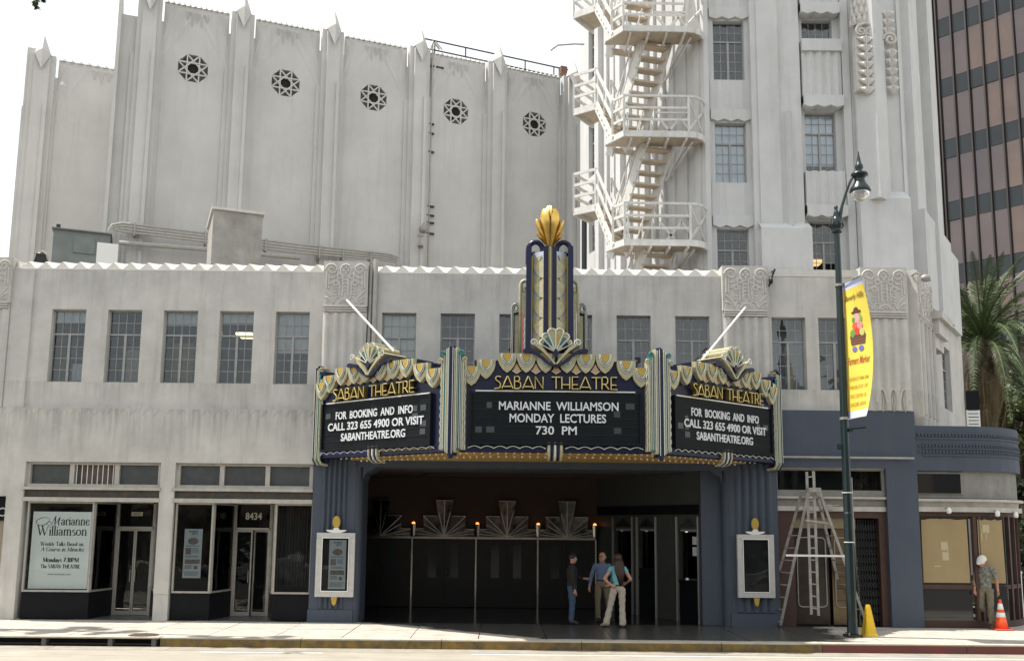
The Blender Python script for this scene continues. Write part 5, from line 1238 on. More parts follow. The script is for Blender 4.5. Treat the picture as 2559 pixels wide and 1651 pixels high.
# ================================================================ FIRE ESCAPE
fe = thing('fire_escape', 'white steel fire escape with railed platforms and open stairs zigzagging up the tower', 'fire escape', (D(1500,600,25).x,25.5,8.3))
M_FE = mat('chipped_white_steel', (.70,.69,.66), .55, vary=.22, scale=6, streak=.3)
M_FE2 = mat('stair_tread', (.55,.47,.37), .7, vary=.25, scale=6)
YO = 24.9                                                   # outer (street side) edge of the platforms
def lvl(dy):                                               # photo points of one level, shifted by dy
    pass
zl = [D(1455,y,YO).z for y in (560,300+1,62)]              # platform surface at its street-side left corner
xl_ = [D(x,y,YO).x for x,y in ((1458,560),(1455,300),(1452,62))]; XFL = sum(xl_)/3
XFR = D(1628,330,YO).x
st = (zl[2]-zl[0])/2; print('fire escape levels', zl, XFL, XFR, st)
levels = [zl[0]-st, zl[0], zl[0]+st, zl[0]+2*st, zl[0]+3*st]
XW = F0[0]-.02                                              # attaches to the tower edge
for li,z in enumerate(levels[1:4]):
    # plan: left-back, left-front, right-front, curved end into the wall
    lb = Vector((XFL-.42, YO+.62)); lf = Vector((XFL,YO)); rf = Vector((XFR-.25,YO+.02))
    curve = [Vector((XFR-.25+.55*sin(a), YO+.02+.62*(1-cos(a)))) for a in [pi/2*i/4 for i in range(5)]]
    rb = Vector((XFR+.1,YO+1.5)); 
    outer = [lb,lf]+curve
    # deck with a stair opening at its back
    d = MB(); d.prism_z([(p.x,p.y) for p in [lb,lf,*curve]]+[(curve[-1].x,YO+.85),(XFL+.2,YO+.95),(XFL-.42,YO+.95)], z-.05, z); d.build('platform_deck', M_FE2, fe)
    d = MB(); 
    for i in range(len(outer)-1): a_, b_ = outer[i], outer[i+1]; d.bar((a_.x,a_.y,z-.05),(b_.x,b_.y,z-.05),.05,.17)
    for q in range(4): x_ = XFL+.2+q*.5; d.bar((x_,YO+.03,z-.13),(x_,YO+.85,z-.13),.05,.12)
    d.build('platform_beam', M_FE, fe)
    for h in (.36,.70,1.04):
        r = MB()
        for i in range(1,len(outer)-1): a_, b_ = outer[i], outer[i+1]; r.bar((a_.x,a_.y,z+h),(b_.x,b_.y,z+h),.04,.06) if (i < 2 or h > 1) else None
        a_, b_ = lb, lf; r.bar((a_.x+(b_.x-a_.x)*.45,a_.y+(b_.y-a_.y)*.45,z+h),(b_.x,b_.y,z+h),.045,.08)
        r.build('rail', M_FE, fe)
    mid = lb+(lf-lb)*.35
    for p in (mid, lf, curve[0]): r = MB(); r.box(p.x-.03,p.x+.03,p.y-.03,p.y+.03,z,z+1.06); r.build('rail_post', M_FE, fe)
    e_ = curve[-1]; r = MB(); r.box(e_.x-.03,e_.x+.05,e_.y-.03,e_.y+.05,z-.25,z+1.15); r.build('wall_bracket', M_FE, fe)
    r = MB(); c0_, c1_ = curve[0], curve[-1]; r.bar((c0_.x,c0_.y,z+1.0),(c1_.x,c1_.y,z+.1),.035,.06); r.bar((c0_.x,c0_.y,z+.08),(c1_.x,c1_.y,z+.9),.035,.06); r.build('cross_brace', M_FE, fe)
    # back rail cross bracing
    r = MB(); y_ = YO+1.0
    for q in range(2): x_ = XFL+1.1+q*.6; r.bar((x_,y_,z+.08),(x_+.6,y_,z+.85),.035,.07); r.bar((x_,y_,z+.85),(x_+.6,y_,z+.08),.035,.07)
    r.bar((XFL+1.0,y_,z+1.0),(curve[-1].x,y_,z+1.0),.03,.05); r.build('cross_brace', M_FE, fe)
    # struts under the platform back to the wall
    r = MB(); r.bar((XFL+1.7,YO+.1,z-.12),(XFL+1.5,YO+1.4,z-.6),.05,.07); r.bar((XFR-.1,YO+.3,z-.12),(XFR-.6,YO+1.7,z-.75),.05,.07); r.build('strut', M_FE, fe)
    # short flight up to the left, to the exit landing
    s0 = Vector((lf.x+(lb.x-lf.x)*.5, lf.y+(lb.y-lf.y)*.5, z)); 
    A_ = Vector((mid.x,mid.y,z)); TL = D(1390,240,YO+1.6); B_ = Vector((TL.x, YO+1.6, z+ (TL.z-levels[2])))
    wv = Vector((.55,.75,0)).normalized()*.85
    for o_ in (0,1):
        r = MB(); r.bar(A_+wv*o_+Vector((0,0,-.08)), B_+wv*o_+Vector((0,0,-.08)), .06, .24); r.build('stringer', M_FE, fe)
        for h in (.55,1.0): r = MB(); r.bar(A_+wv*o_+Vector((0,0,h)), B_+wv*o_+Vector((0,0,h)), .045, .085); r.build('stair_rail', M_FE, fe)
        for t_ in (.0,.5,1.0): p = A_+(B_-A_)*t_+wv*o_; r = MB(); r.box(p.x-.025,p.x+.025,p.y-.025,p.y+.025,p.z-.1,p.z+1.03); r.build('rail_post', M_FE, fe)
    for q in range(7): p = A_+(B_-A_)*((q+.6)/7); r = MB(); r.bar(p,p+wv,.20,.04); r.build('tread', M_FE2, fe)
    # exit landing
    C_ = D(1338,272,YO+2.0); C_ = Vector((C_.x,YO+2.05,B_.z)); E_ = C_+wv*1.3
    r = MB(); r.prism_z([(B_.x,B_.y),(C_.x,C_.y),(E_.x,E_.y),((B_+wv).x,(B_+wv).y)],B_.z-.07,B_.z-.01); r.build('landing_deck', M_FE2, fe)
    r = MB(); r.bar(B_+Vector((0,0,-.1)),C_+Vector((0,0,-.1)),.05,.2); r.bar(C_+Vector((0,0,-.1)),E_+Vector((0,0,-.1)),.05,.2); r.build('platform_beam', M_FE, fe)
    for h in (.36,.70,1.04):
        r = MB(); r.bar(B_+Vector((0,0,h)),C_+Vector((0,0,h)),.045,.08); r.bar(C_+Vector((0,0,h)),E_+Vector((0,0,h)),.045,.08); r.build('rail', M_FE, fe)
    for p in (B_,C_,E_): r = MB(); r.box(p.x-.03,p.x+.03,p.y-.03,p.y+.03,p.z-.1,p.z+1.06); r.build('rail_post', M_FE, fe)
# main flights seen from below: top under the platform back, foot on the platform below
for li in range(4):
    zb_ = levels[li]; zt_ = levels[li+1]-.05
    tp = Vector((XFL+.62, YO+.66, zt_)); bt = Vector((XFL-.22, YO+1.75, zb_)); wv = Vector((.80,.22,0)).normalized()*.80
    n = 10
    if li == 0: bt = tp+(bt-tp)*.55; n = 6
    for o_ in (0,1): r = MB(); r.bar(tp+wv*o_,bt+wv*o_,.06,.28); r.build('stringer', M_FE, fe)
    for q in range(n):
        p = bt+(tp-bt)*((q+.5)/n); r = MB(); dd = Vector((tp.x-bt.x,tp.y-bt.y,0)).normalized()*.12
        r.bar(p,p+wv,.28,.06,(0,0,1)); r.build('tread', M_FE2, fe)
    for h in (.5,.95): r = MB(); r.tube([bt+Vector((0,0,h)),tp+Vector((0,0,h))],.022,6); r.build('stair_rail', M_FE, fe)
    for t_ in (.1,.5,.9): p = bt+(tp-bt)*t_; r = MB(); r.tube([p,p+Vector((0,0,.95))],.018,6); r.build('rail_post', M_FE, fe)
# dark downpipe behind
e = MB(); P = D(1362,560,31.5); e.tube([(P.x,P.y,8),(P.x,P.y,D(1362,495,31.5).z)],.09,8); tag(e.build('black_downpipe', M_DKMET), 'thick black downpipe in the gap between auditorium and tower', 'pipe')
P = D(1290,112,33); e = MB(); e.tube([D(1284,118,33),D(1300,106,33),D(1340,103,33),D(1362,104,33)],.03,6); tag(e.build('antenna_arm', M_METAL), 'thin curved metal rod sticking out from the tower into the sky', 'rod')
# ================================================================ MARQUEE
CY_ = 20.85
MC = frame((0,CY_),(1,CY_))
cu0, cu1 = on(MC,1058,950)[0], on(MC,1532,950)[0]
lx = D(742,980,23.70).x; rx = D(1812,990,23.70).x
PLm = ((lx,23.70),(cu0-.03,CY_+.03)); PRm = ((cu1+.03,CY_+.03),(rx,23.70))
ML = frame(*PLm); MRm = frame(*PRm); LL = flen(*PLm); LR = flen(*PRm)
MCC = frame((cu0,CY_),(cu1,CY_)); LC = cu1-cu0
mq = thing('theatre_marquee', 'navy and gold art deco marquee with three letter boards over the theatre entrance', 'marquee', ((cu0+cu1)/2,CY_+1.5,3.9))
zbot = on(MC,1293,1053)[1]; zL0 = on(ML,760,1075)[1]; print('marquee z', zbot, zL0, on(MRm,1790,1090)[1], LL, LR, LC)
zb_ = zbot
def islands(me):
    par = list(range(len(me.vertices)))
    def f(a):
        while par[a] != a: par[a] = par[par[a]]; a = par[a]
        return a
    for e in me.edges: a, b = f(e.vertices[0]), f(e.vertices[1]); par[a] = b
    g = {}
    for i in range(len(par)): g.setdefault(f(i), []).append(i)
    return g
def fit_line(s, M, u0, u1, z0, z1, mt, par, y=-.03, ext=.012, off=.016):
    c = bpy.data.curves.new('txt','FONT'); c.body = s; c.size = 1; c.extrude = ext/(z1-z0)*.7; c.offset = off; c.resolution_u = 3
    t = bpy.data.objects.new('t', c); COL.objects.link(t)
    dg = bpy.context.evaluated_depsgraph_get(); dg.update()
    me = bpy.data.meshes.new_from_object(t.evaluated_get(dg)); bpy.data.objects.remove(t)
    xs = [v.co.x for v in me.vertices]; ys = [v.co.y for v in me.vertices]
    cap = .69
    sx = (u1-u0)/(max(xs)-min(xs)); sz = (z1-z0)/(max(ys)-min(ys)); mx = min(xs); my = min(ys)
    g = islands(me); polys = {}
    idx = {}
    for k,(r,vs) in enumerate(g.items()):
        for v in vs: idx[v] = k
    for p in me.polygons: polys.setdefault(idx[p.vertices[0]], []).append(list(p.vertices))
    off_ = wloc(par)
    for k,(r,vs) in enumerate(g.items()):
        mp = {v:i for i,v in enumerate(vs)}; nm = bpy.data.meshes.new('letter')
        pts = [tuple(M @ Vector((u0+(me.vertices[v].co.x-mx)*sx, y-me.vertices[v].co.z*(z1-z0), z0+(me.vertices[v].co.y-my)*sz)) - off_) for v in vs]
        nm.from_pydata(pts, [], [[mp[q] for q in p] for p in polys.get(k,[])]); nm.materials.append(mt)
        o = bpy.data.objects.new('letter', nm); COL.objects.link(o); o.parent = par; WM[o.name] = wmat(par)
# --- deco title letters from strokes
DECO = {'S':(.46,[[(.40,.93),(.30,.99),(.16,.99),(.08,.90),(.08,.78),(.14,.66),(.30,.52),(.38,.40),(.38,.12),(.28,.02),(.0,-.02)]]),
 'A':(.76,[[(.02,0),(.36,1),(.40,1),(.72,0)],[(.12,.16),(.62,.16)]]), 'B':(.56,[[(.06,0),(.06,1),(.28,1),(.38,.90),(.38,.72),(.26,.60),(.06,.60)],[(.26,.60),(.44,.48),(.46,.14),(.32,0),(.06,0)]]),
 'N':(.66,[[(.06,0),(.06,1),(.56,0),(.56,1)]]), 'T':(.62,[[(.31,0),(.31,.97)],[(.02,.97),(.60,.97)]]),
 'H':(.66,[[(.06,0),(.06,1)],[(.56,0),(.56,1)],[(.06,.36),(.56,.36)]]), 'E':(.52,[[(.44,1),(.06,1),(.06,0),(.46,0)],[(.06,.36),(.40,.36)]]),
 'R':(.58,[[(.06,0),(.06,1),(.32,1),(.42,.88),(.42,.56),(.32,.42),(.06,.42)],[(.24,.42),(.50,0)]]), ' ':(.42,[])}
def title(M, u0, u1, z0, z1, par, s='SABAN THEATRE'):
    tot = sum(DECO[c][0] for c in s)-.08; H = z1-z0; sx = (u1-u0)/tot; u = u0; off_ = wloc(par)
    for c in s:
        wd, st_ = DECO[c]
        if st_:
            e = MB(M)
            for ln in st_:
                for i in range(len(ln)-1): e.bar((u+ln[i][0]*sx,-.075,z0+ln[i][1]*H),(u+ln[i+1][0]*sx,-.075-.0007*i,z0+ln[i+1][1]*H),H*.105,.11,(0,-1,0))
            L_ = e.build('title_letter', M_GLET, par)
            e = MB(M)
            for ln in st_: e.tube([(u+a*sx,-.142,z0+b*H) for a,b in ln],.010,5)
            e.build('neon_tube', M_GTUB, L_)
        u += wd*sx
M_GTUB = mat('amber_neon_tube', (.75,.62,.25), .2)
M_SLD = M_CREAM
def shield_meshes(w, h):
    out = [(-w/2,0),(w/2,0),(w*.49,-h*.30),(w*.40,-h*.58),(w*.22,-h*.84),(0,-h),(-w*.22,-h*.84),(-w*.40,-h*.58),(-w*.49,-h*.30)]
    a = MB(); a.prism(out, -.10, .02)
    sc = lambda f,dy: [(x*f, z*f*.98) for x,z in out]
    b = MB(); b.prism([(x*.62,z*.66-.001) for x,z in out], -.113, -.1005)
    c = MB(); c.prism([(x*.42,z*.46-.002) for x,z in out], -.125, -.1135)
    U_ = lambda f, g: [(x*f,-.135,z*g) for x,z in out[2:]]; 
    d = MB(); d.tube([(w*.30,-.125,-.01)]+[(x*.62,-.125,z*.66) for x,z in out[2:9]]+[(-w*.30,-.125,-.01)],.011,5)
    d2 = MB(); d2.tube([(w*.24,-.14,-.01)]+[(x*.50,-.14,z*.55) for x,z in out[2:9]]+[(-w*.24,-.14,-.01)],.009,5)
    return a.mesh('shield',M_CREAM), b.mesh('inlay',M_TEAL), c.mesh('centre',M_YEL), d.mesh('neon_tube',M_NEON), d2.mesh('neon_tube',M_NEON)
def put_shield(M, u, z, ms):
    T = M @ Matrix.Translation((u,-.012,z)); s = inst('shield', ms[0], mq, T)
    for nm, me in zip(('inlay','centre','neon_tube','neon_tube'), ms[1:]): inst(nm, me, s, T)
def fan(M, u, z, w, h, back, n5=True):
    T = M @ Matrix.Translation((u,0,z)) @ Matrix.Diagonal((w,1,h,1))
    f = thing('fan_crest','x','x'); bpy.data.objects.remove(f)
    r_ = MB(T)                                            # navy arms
    for s in (-1,1):
        top = [(.0,.0),(.10,.10),(.20,.26),(.31,.40),(.40,.455),(.47,.46),(.5,.41)]; bot = [(.49,.35),(.44,.33),(.38,.35),(.30,.30),(.21,.17),(.12,.05),(.03,-.02)]
        r_.prism([(s*a,b) for a,b in top+bot], -.20-.002*s, back)
    base = r_.build('fan_arm', M_NAVY, mq)
    r_ = MB(T)
    for s in (-1,1):
        r_.prism([(s*a,b) for a,b in [(.0,.06),(.10,.28),(.20,.48),(.28,.58),(.34,.64),(.38,.60),(.33,.53),(.22,.40),(.10,.20),(.02,.03)]], -.23-.002*s, back*.9)
    r_.build('scroll_arm', M_CREAM, mq)
    r_ = MB(M @ Matrix.Translation((u,0,z)))
    for s in (-1,1): r_.tube([(s*w*.34+s*p[0],-.25,h*.60+p[2]) for p in spiral(0,0,w*.062,w*.015,pi*1.3,-1.4,14)],.013,5)
    r_.build('scroll_neon', M_NEON, mq)
    # fan blades with scalloped rim
    cols = [M_NAVY,M_TEAL,M_CREAM,M_YEL,M_TEAL,M_NAVY]; PV_ = .36
    ang = [-52,-31,-10.4,10.4,31,52]; RL = [.49,.57,.635,.635,.57,.49]
    P_ = lambda rr, aa: (rr*sin(aa)*.62*.98, PV_+rr*cos(aa))
    for k in range(6):
        a = radians(ang[k]); hw = radians(10.0); R_ = RL[k]
        e = MB(T); e.prism([P_(.03,a-hw),P_(.03,a+hw),P_(R_*.90,a+hw),P_(R_*.98,a+hw*.6),P_(R_,a),P_(R_*.98,a-hw*.6),P_(R_*.90,a-hw)],-.16,back*.95); b_ = e.build('fan_blade', M_CREAM, mq)
        e = MB(T); e.prism([P_(.22,a-hw*.72),P_(.22,a+hw*.72),P_(R_*.80,a+hw*.66),P_(R_*.80,a-hw*.66)],-.175,-.1605); e.build('inlay', cols[k], b_)
    e = MB(T)
    for k in range(7):
        a = radians(-62+k*20.7); p0_, p1_ = P_(.05,a), P_([.45,.50,.58,.60,.58,.50,.45][k],a); e.tube([(p0_[0],-.20,p0_[1]),(p1_[0],-.20,p1_[1])],.010,5)
    rim = []
    for k in range(6):
        for q in range(5): a = radians(ang[k]-10+20*q/4); p_ = P_(RL[k]*(.92+.08*sin(pi*q/4)),a); rim.append((p_[0],-.19,p_[1]))
    e.tube(rim,.012,5); e.build('fan_neon', M_NEON, mq)
    e = MB(T); e.prism([(0,.20),(.055,.33),(0,.46),(-.055,.33)],-.235,-.18); e.build('diamond', M_NAVY, mq)
    return base
def panel(M, L, P, rows, ttl, line, boardb, cen=False, back=.35):
    """P: list of shield centres (u), lower ones flagged; all heights in metres"""
    zt_ttl, = ttl[3:4]
    e = MB(M)
    e.box(.02,L-.02,.0,back,zb_,Z['body']); b = e.build('face_body', M_NAVY, mq)
    u0b, u1b = rows['board']; zb0, zb1 = rows['bz']
    e = MB(M); e.box(u0b,u1b,-.05,-.0,zb0,zb1-.06); e.build('letter_board', M_BRD, mq)
    e = MB(M); t_ = .05
    e.box(u0b-t_,u0b,-.10,-.0,zb0-t_,zb1-.02); e.box(u1b,u1b+t_,-.10,-.0,zb0-t_,zb1-.02); e.box(u0b,u1b,-.10,-.0,zb0-t_,zb0); e.build('board_frame', M_BRD, mq)
    n = 6
    for k in range(1,n): zz = zb0+(zb1-.06-zb0)*k/n; e = MB(M); e.box(u0b,u1b,-.058,-.0505,zz-.008,zz+.008); e.build('letter_rail', M_RAIL, mq)
    # a few translucent blank tiles stuck on the board
    for uu, kk in random.sample([(q_,r_) for q_ in (u0b+.08,u0b+.32,u1b-.56,u1b-.30) for r_ in (1,2,3,4)], 6):
        zz = zb0+(zb1-.06-zb0)*kk/n+.03
        e = MB(M); e.box(uu,uu+random.uniform(.10,.2),-.0565,-.051,zz,zz+.13); e.build('blank_tile', M_TILE, mq)
    e = MB(M); e.bar((line[0],-.06,line[2]),(line[1],-.06,line[2]),.03,.03); e.build('neon_line', M_NEON, mq)
    title(M, ttl[0], ttl[1], ttl[2], ttl[3], mq)
M_TILE = mat('blank_tile', (.045,.052,.055), .25)
Z = {}; BN = []
zc_ = lambda y: on(MC,1293,y)[1]
Z['body'] = zc_(866)
cu = lambda x: on(MCC,x,950)[0]
zt1, zt2, zt3 = zc_(826), zc_(841), zc_(857)          # three steps of the crown
rowz = [(zc_(957),zc_(937)),(zc_(985.5),zc_(965)),(zc_(1013.5),zc_(993.5))]
# centre face
panel(MCC, LC, None, dict(board=(cu(1100),cu(1490)),bz=(zc_(1032),zc_(912))), (cu(1152),cu(1437),zc_(908),zc_(880)), (cu(1108),cu(1480),zc_(913)), None)
for s,(a,b),(z0,z1) in (('MARIANNE  WILLIAMSON',(1163,1441),rowz[0]),('MONDAY  LECTURES',(1188,1412),rowz[1]),('730  PM',(1249,1344),rowz[2])):
    fit_line(s, MCC, cu(a), cu(b), z0, z1, M_WLET, mq, y=-.065)
# side faces: same heights, photo-measured spans
ul = lambda x: on(ML,(770+x/4.53)/1.07205,950)[0]
ur = lambda x: on(MRm,(1600+x/4.53)/1.07205,960)[0]
panel(ML, LL, None, dict(board=(ul(200),ul(1400)),bz=(zc_(1032),zc_(912))), (ul(325),ul(1240),zc_(908),zc_(880)), (ul(228),ul(1400),zc_(913)), None)
for s,(a,b),(z0,z1) in (('FOR  BOOKING  AND  INFO',(342,1210),rowz[0]),('CALL 323 655 4900 OR VISIT',(258,1335),rowz[1]),('SABANTHEATRE.ORG',(408,1130),rowz[2])):
    fit_line(s, ML, ul(a), ul(b), z0, z1, M_WLET, mq, y=-.065)
panel(MRm, LR, None, dict(board=(ur(375),ur(1450)),bz=(zc_(1032),zc_(912))), (ur(550),ur(1340),zc_(908),zc_(880)), (ur(385),ur(1420),zc_(913)), None)
for s,(a,b),(z0,z1) in (('FOR  BOOKING  AND  INFO',(552,1312),rowz[0]),('CALL 323 655 4900 OR VISIT',(470,1392),rowz[1]),('SABANTHEATRE.ORG',(608,1240),rowz[2])):
    fit_line(s, MRm, ur(a), ur(b), z0, z1, M_WLET, mq, y=-.065)
# crown of shields for the three faces
sw_ = .47; sh = zt1-zc_(871)
ms = shield_meshes(sw_, sh)
SHV = {}
def crown(M, us, lows, ends, fu, L, fw, fh, fz, back):
    pitch = abs(us[1]-us[0]); s = pitch*.985
    m5 = shield_meshes(s, sh*1.0)
    e = MB(M); e.box(min(us)-s/2,max(us)+s/2,.0,back,Z['body'],zt1); e.build('crown_body', M_NAVY, mq)
    for u in us: put_shield(M,u,zt1,m5)
    for u in lows: put_shield(M,u,zt2,m5); e = MB(M); e.box(u-s/2-.05,u+s/2+.05,.001,back*.9,Z['body'],zt2); e.build('crown_body', M_NAVY, mq)
    for u in ends: put_shield(M,u,zt3,m5); e = MB(M); e.box(max(.03,u-s/2),min(L-.03,u+s/2),.002,back*.85,Z['body'],zt3-.0); e.build('crown_body', M_NAVY, mq)
    for i in range(len(us)-1):
        c = (us[i]+us[i+1])/2; e = MB(M); e.prism([(c,zt1-sh*.50),(c-s*.22,zt1-sh*.88),(c,zt1-sh*1.02),(c+s*.22,zt1-sh*.88)],-.05,.0); e.build('tan_leaf', M_TAN, mq)
        e = MB(M); e.tube([(c-s*.24,-.07,zt1-sh*.88),(c,-.07,zt1-sh*1.04),(c+s*.24,-.07,zt1-sh*.88)],.010,5); e.build('neon_tube', M_NEON, mq)
    fan(M, fu, fz, fw, fh, back)
crown(MCC, [cu(x) for x in (1181,1226,1271,1321,1365,1410)], [cu(1132),cu(1459)], [cu(1098),cu(1494)], cu(1294), LC, 1.42, zc_(768)-zc_(856), zc_(856), .35)
crown(ML, [ul(x) for x in (400,548,668,840,985,1135)], [ul(272),ul(1300)], [ul(185),ul(1440)], ul(735), LL, 1.5, (zc_(768)-zc_(856))*.96, zc_(858), .55)
crown(MRm, [ur(x) for x in (655,785,905,1055,1165,1280)], [ur(490),ur(1388)], [ur(345),ur(1460)], ur(1010), LR, 1.5, (zc_(768)-zc_(856))*.96, zc_(858), .55)
# bottom scallops
def scallop(M, a, b, n, z):
    pts = []
    for i in range(n):
        for q in range(7): pts.append((a+(b-a)*(i+q/6.0)/n, -.04, z+.05*sin(pi*q/6)))
    e = MB(M); e.tube(pts,.011,5); e.build('scallop_neon', M_NEON, mq)
scallop(MCC, cu(1092), cu(1272), 6, zc_(1046)); scallop(MCC, cu(1318), cu(1498), 6, zc_(1046))
scallop(ML, ul(170), ul(715), 7, zc_(1045)); scallop(ML, ul(830), ul(1450), 7, zc_(1045)); scallop(MRm, ur(370), ur(895), 7, zc_(1045)); scallop(MRm, ur(1000), ur(1480), 7, zc_(1045))
for M,a,b in ((ML,170,715),(ML,830,1450)):
    pts = []
    for q in range(43): pts.append((ul(a)+(ul(b)-ul(a))*q/42,-.035,zc_(1044)-.035*abs(sin(pi*q/6))+.03))
    e = MB(M); e.tube(pts,.012,5); e.build('blue_neon', mat('blue_neon',(.06,.08,.45),.2) if not BN else BN[0], mq)
    if not BN: BN.append(mq.children[-1].data.materials[0])
# striped hooks under the middle of each face
def hook(M, u):
    for k in range(5):
        o = (k-2)*.065
        e = MB(M); e.tube([(u+o,-.07,zb_+.20),(u+o,-.07,zb_+.0),(u+o*1.0,-.03,zb_-.09),(u+o,.06,zb_-.14),(u+o,.20,zb_-.16)],.03,6); e.build('hook_strip', [M_CREAM,M_NAVY,M_NEON,M_NAVY,M_CREAM][k], mq)
    e = MB(M); e.prism([(u-.17,zb_+.18),(u+.17,zb_+.18),(u+.17,zb_-.02),(u-.17,zb_-.02)],-.05,.0); e.build('hook_plate', M_CREAM, mq)
hook(MCC, cu(1294)); hook(ML, ul(770)); hook(MRm, ur(955))
# corner bundles of enamelled pilasters with scroll tops
def bundle(x, y, ang, ztop, zbt):
    M = Matrix.Translation((x,y,0)) @ Matrix.Rotation(ang,4,'Z')
    def col(u, w, zt_, m_, d=.0, zb2=None, sc=0):
        zb2 = zb_+.02 if zb2 is None else zb2
        e = MB(M); e.box(u-w/2,u+w/2,-.05-d,.10,zb2,zt_-w*.3); e.blob((u,-.0-d*.5,zt_-w*.3),w/2,.05+d*.5,w*.45,8,5); o = e.build('marquee_pilaster', m_, mq)
        if sc: e = MB(M); e.tube([(u+sc*w*.9+p[0],-.07-d,p[2]) for p in spiral(0,zt_-w*.6,w*.95,w*.25,pi if sc > 0 else 0,-1.35 if sc > 0 else 1.35,14)],.02,6); e.build('scroll', m_, o)
        for q in (-1,1): e = MB(M); e.tube([(u+q*w*.38,-.065-d,zb2+.03),(u+q*w*.38,-.065-d,zt_-w*.4)],.008,5); e.build('neon_tube', M_NEON, o)
    s1, s2, s3 = zc_(810), zc_(824), zc_(840)
    col(0,.125,s1,M_NAVY,.12,zb_-.10)
    for q in (-1,1):
        col(q*.098,.060,s1-.05,M_CREAM,.09,zb_-.04)
        col(q*.165,.062,s2,M_TEAL,.05,None,q)
        col(q*.232,.062,s3,M_CREAM,.02,None,q)
        pts = [(q*(.285+.012*sin(i*1.15)),-.05,zb_+.03+(s3-.1-zb_)*i/60) for i in range(61)]
        e = MB(M); e.tube(pts,.009,5); e.build('wavy_neon', M_NEON, mq)
    e = MB(M); e.blob((0,-.12,zb_-.10),.07,.06,.08,8,5); e.build('pilaster_foot', M_NAVY, mq)
bundle(cu0-.01, CY_-.02, -radians(20), 0, 0); bundle(cu1+.01, CY_-.02, radians(20), 0, 0)
def endcol(M, u, s):
    for k,(w,m_,zt_) in enumerate(((.06,M_CREAM,zc_(842)),(.07,M_TEAL,zc_(828)),(.07,M_CREAM,zc_(816)),(.05,M_NAVY,zc_(812)))):
        uu = u+s*(k*.068); e = MB(M)
        e.tube([(uu,.25,zt_),(uu,.02,zt_),(uu,-.05,zt_-.06),(uu,-.05,zb_-.05),(uu,.02,zb_-.14),(uu,.22,zb_-.16)],.034,6); e.build('end_pilaster', m_, mq)
        e = MB(M); e.tube([(uu,-.09,zt_-.08),(uu,-.09,zb_+.0)],.008,5); e.build('neon_tube', M_NEON, mq)
    e = MB(M); e.tube([(u-s*.06+.010*sin(i*1.2),-.05,zb_+.05+(zc_(850)-zb_)*i/50) for i in range(51)],.009,5); e.build('wavy_neon', M_NEON, mq)
    e = MB(M); a, b = sorted((u-s*.04,u+s*.26)); e.box(a,b,-.01,.35,zb_-.04,zc_(826)); e.build('end_body', M_NAVY, mq)
endcol(ML, .14, -1); endcol(MRm, LR-.14, 1)
# body core, roof and soffit
m = MB(); pl = [(lx+.1,23.86),(lx+.1,23.70),(cu0+.02,CY_+.12),(cu1-.02,CY_+.12),(rx-.1,23.70),(rx-.1,23.86)]
def inset(p, d): 
    c = Vector((sum(q[0] for q in p)/len(p), 23.0)); return [tuple(Vector(q)+(c-Vector(q)).normalized()*d) for q in p]
m.prism_z(inset(pl,.25), zb_+.12, Z['body']-.35); m.build('core', M_NAVY, mq)
M_SOF = mat('ochre_soffit', (.46,.30,.09), .45, vary=.25, scale=2)
m = MB(); m.prism_z(inset(pl,.12), zb_+.03, zb_+.11); m.build('soffit', M_SOF, mq)
m = MB(); m.prism_z(inset(pl,.75), zb_-.03, zb_+.029); m.build('soffit_step', M_SOF, mq)
M_BULB = mat('soffit_bulb', (.75,.7,.6), .15)
bm_ = MB(); bm_.blob((0,0,-.02),.026,.026,.03,8,5); bme = bm_.mesh('bulb', M_BULB, smooth=True)
for d in (.45,.95):
    q = inset(pl,d)[1:5]; zz = zb_+.02 if d < .6 else zb_-.035
    for i in range(3):
        a, b = Vector(q[i]), Vector(q[i+1]); n = int((b-a).length/.17)
        for k in range(n): p = a+(b-a)*(k+.5)/n; inst('bulb', bme, mq, Matrix.Translation((p.x,p.y,zz)))
# ---- vertical fin with scrolls, leaf panels and golden tulip
M_DTL = mat('dark_teal_black',(.012,.03,.035),.3)
FYY = 21.15
fn = thing('marquee_spire', 'tall navy and cream scrolled spire above the marquee topped by a golden tulip', 'sign spire', (D(1293,825,FYY).x,FYY,zt1))
fz = lambda y: D(1293,(490+y/3.42)/1.07205,FYY).z
cxx = D((1240+458/3.42)/1.07205,740,FYY).x; sc = FYY/(3.42*2412)
W_ = lambda v: (v-458+0)*sc
zb2 = fz(1350); MFn = Matrix.Translation((cxx,FYY,0))
def P_(e): return e
e = MB(MFn); e.prism_z([(W_(400),-.10),(W_(515),-.10),(W_(515),.6),(W_(400),.6)], zb2-.3, fz(440)); e.blob((0,.1,fz(440)),W_(515),.2,.06,10,5); e.build('spine', M_NAVY, fn)
for s in (-1,1): e = MB(MFn); e.box(s*.028-.012,s*.028+.012,-.14,-.1,zb2-.2,fz(450)); e.build('spine_strip', M_GLET, fn)
e = MB(MFn); e.box(-.012,.012,-.17,-.1,zb2-.2,fz(445)); e.build('spine_strip', M_CREAM, fn)
M_CRM2 = mat('olive_cream_enamel', (.42,.38,.22), .35); M_PLE = mat('pale_sky_blue_enamel', (.50,.55,.66), .3); M_BRS = mat('brass_trim', (.35,.27,.07), .35, .6)
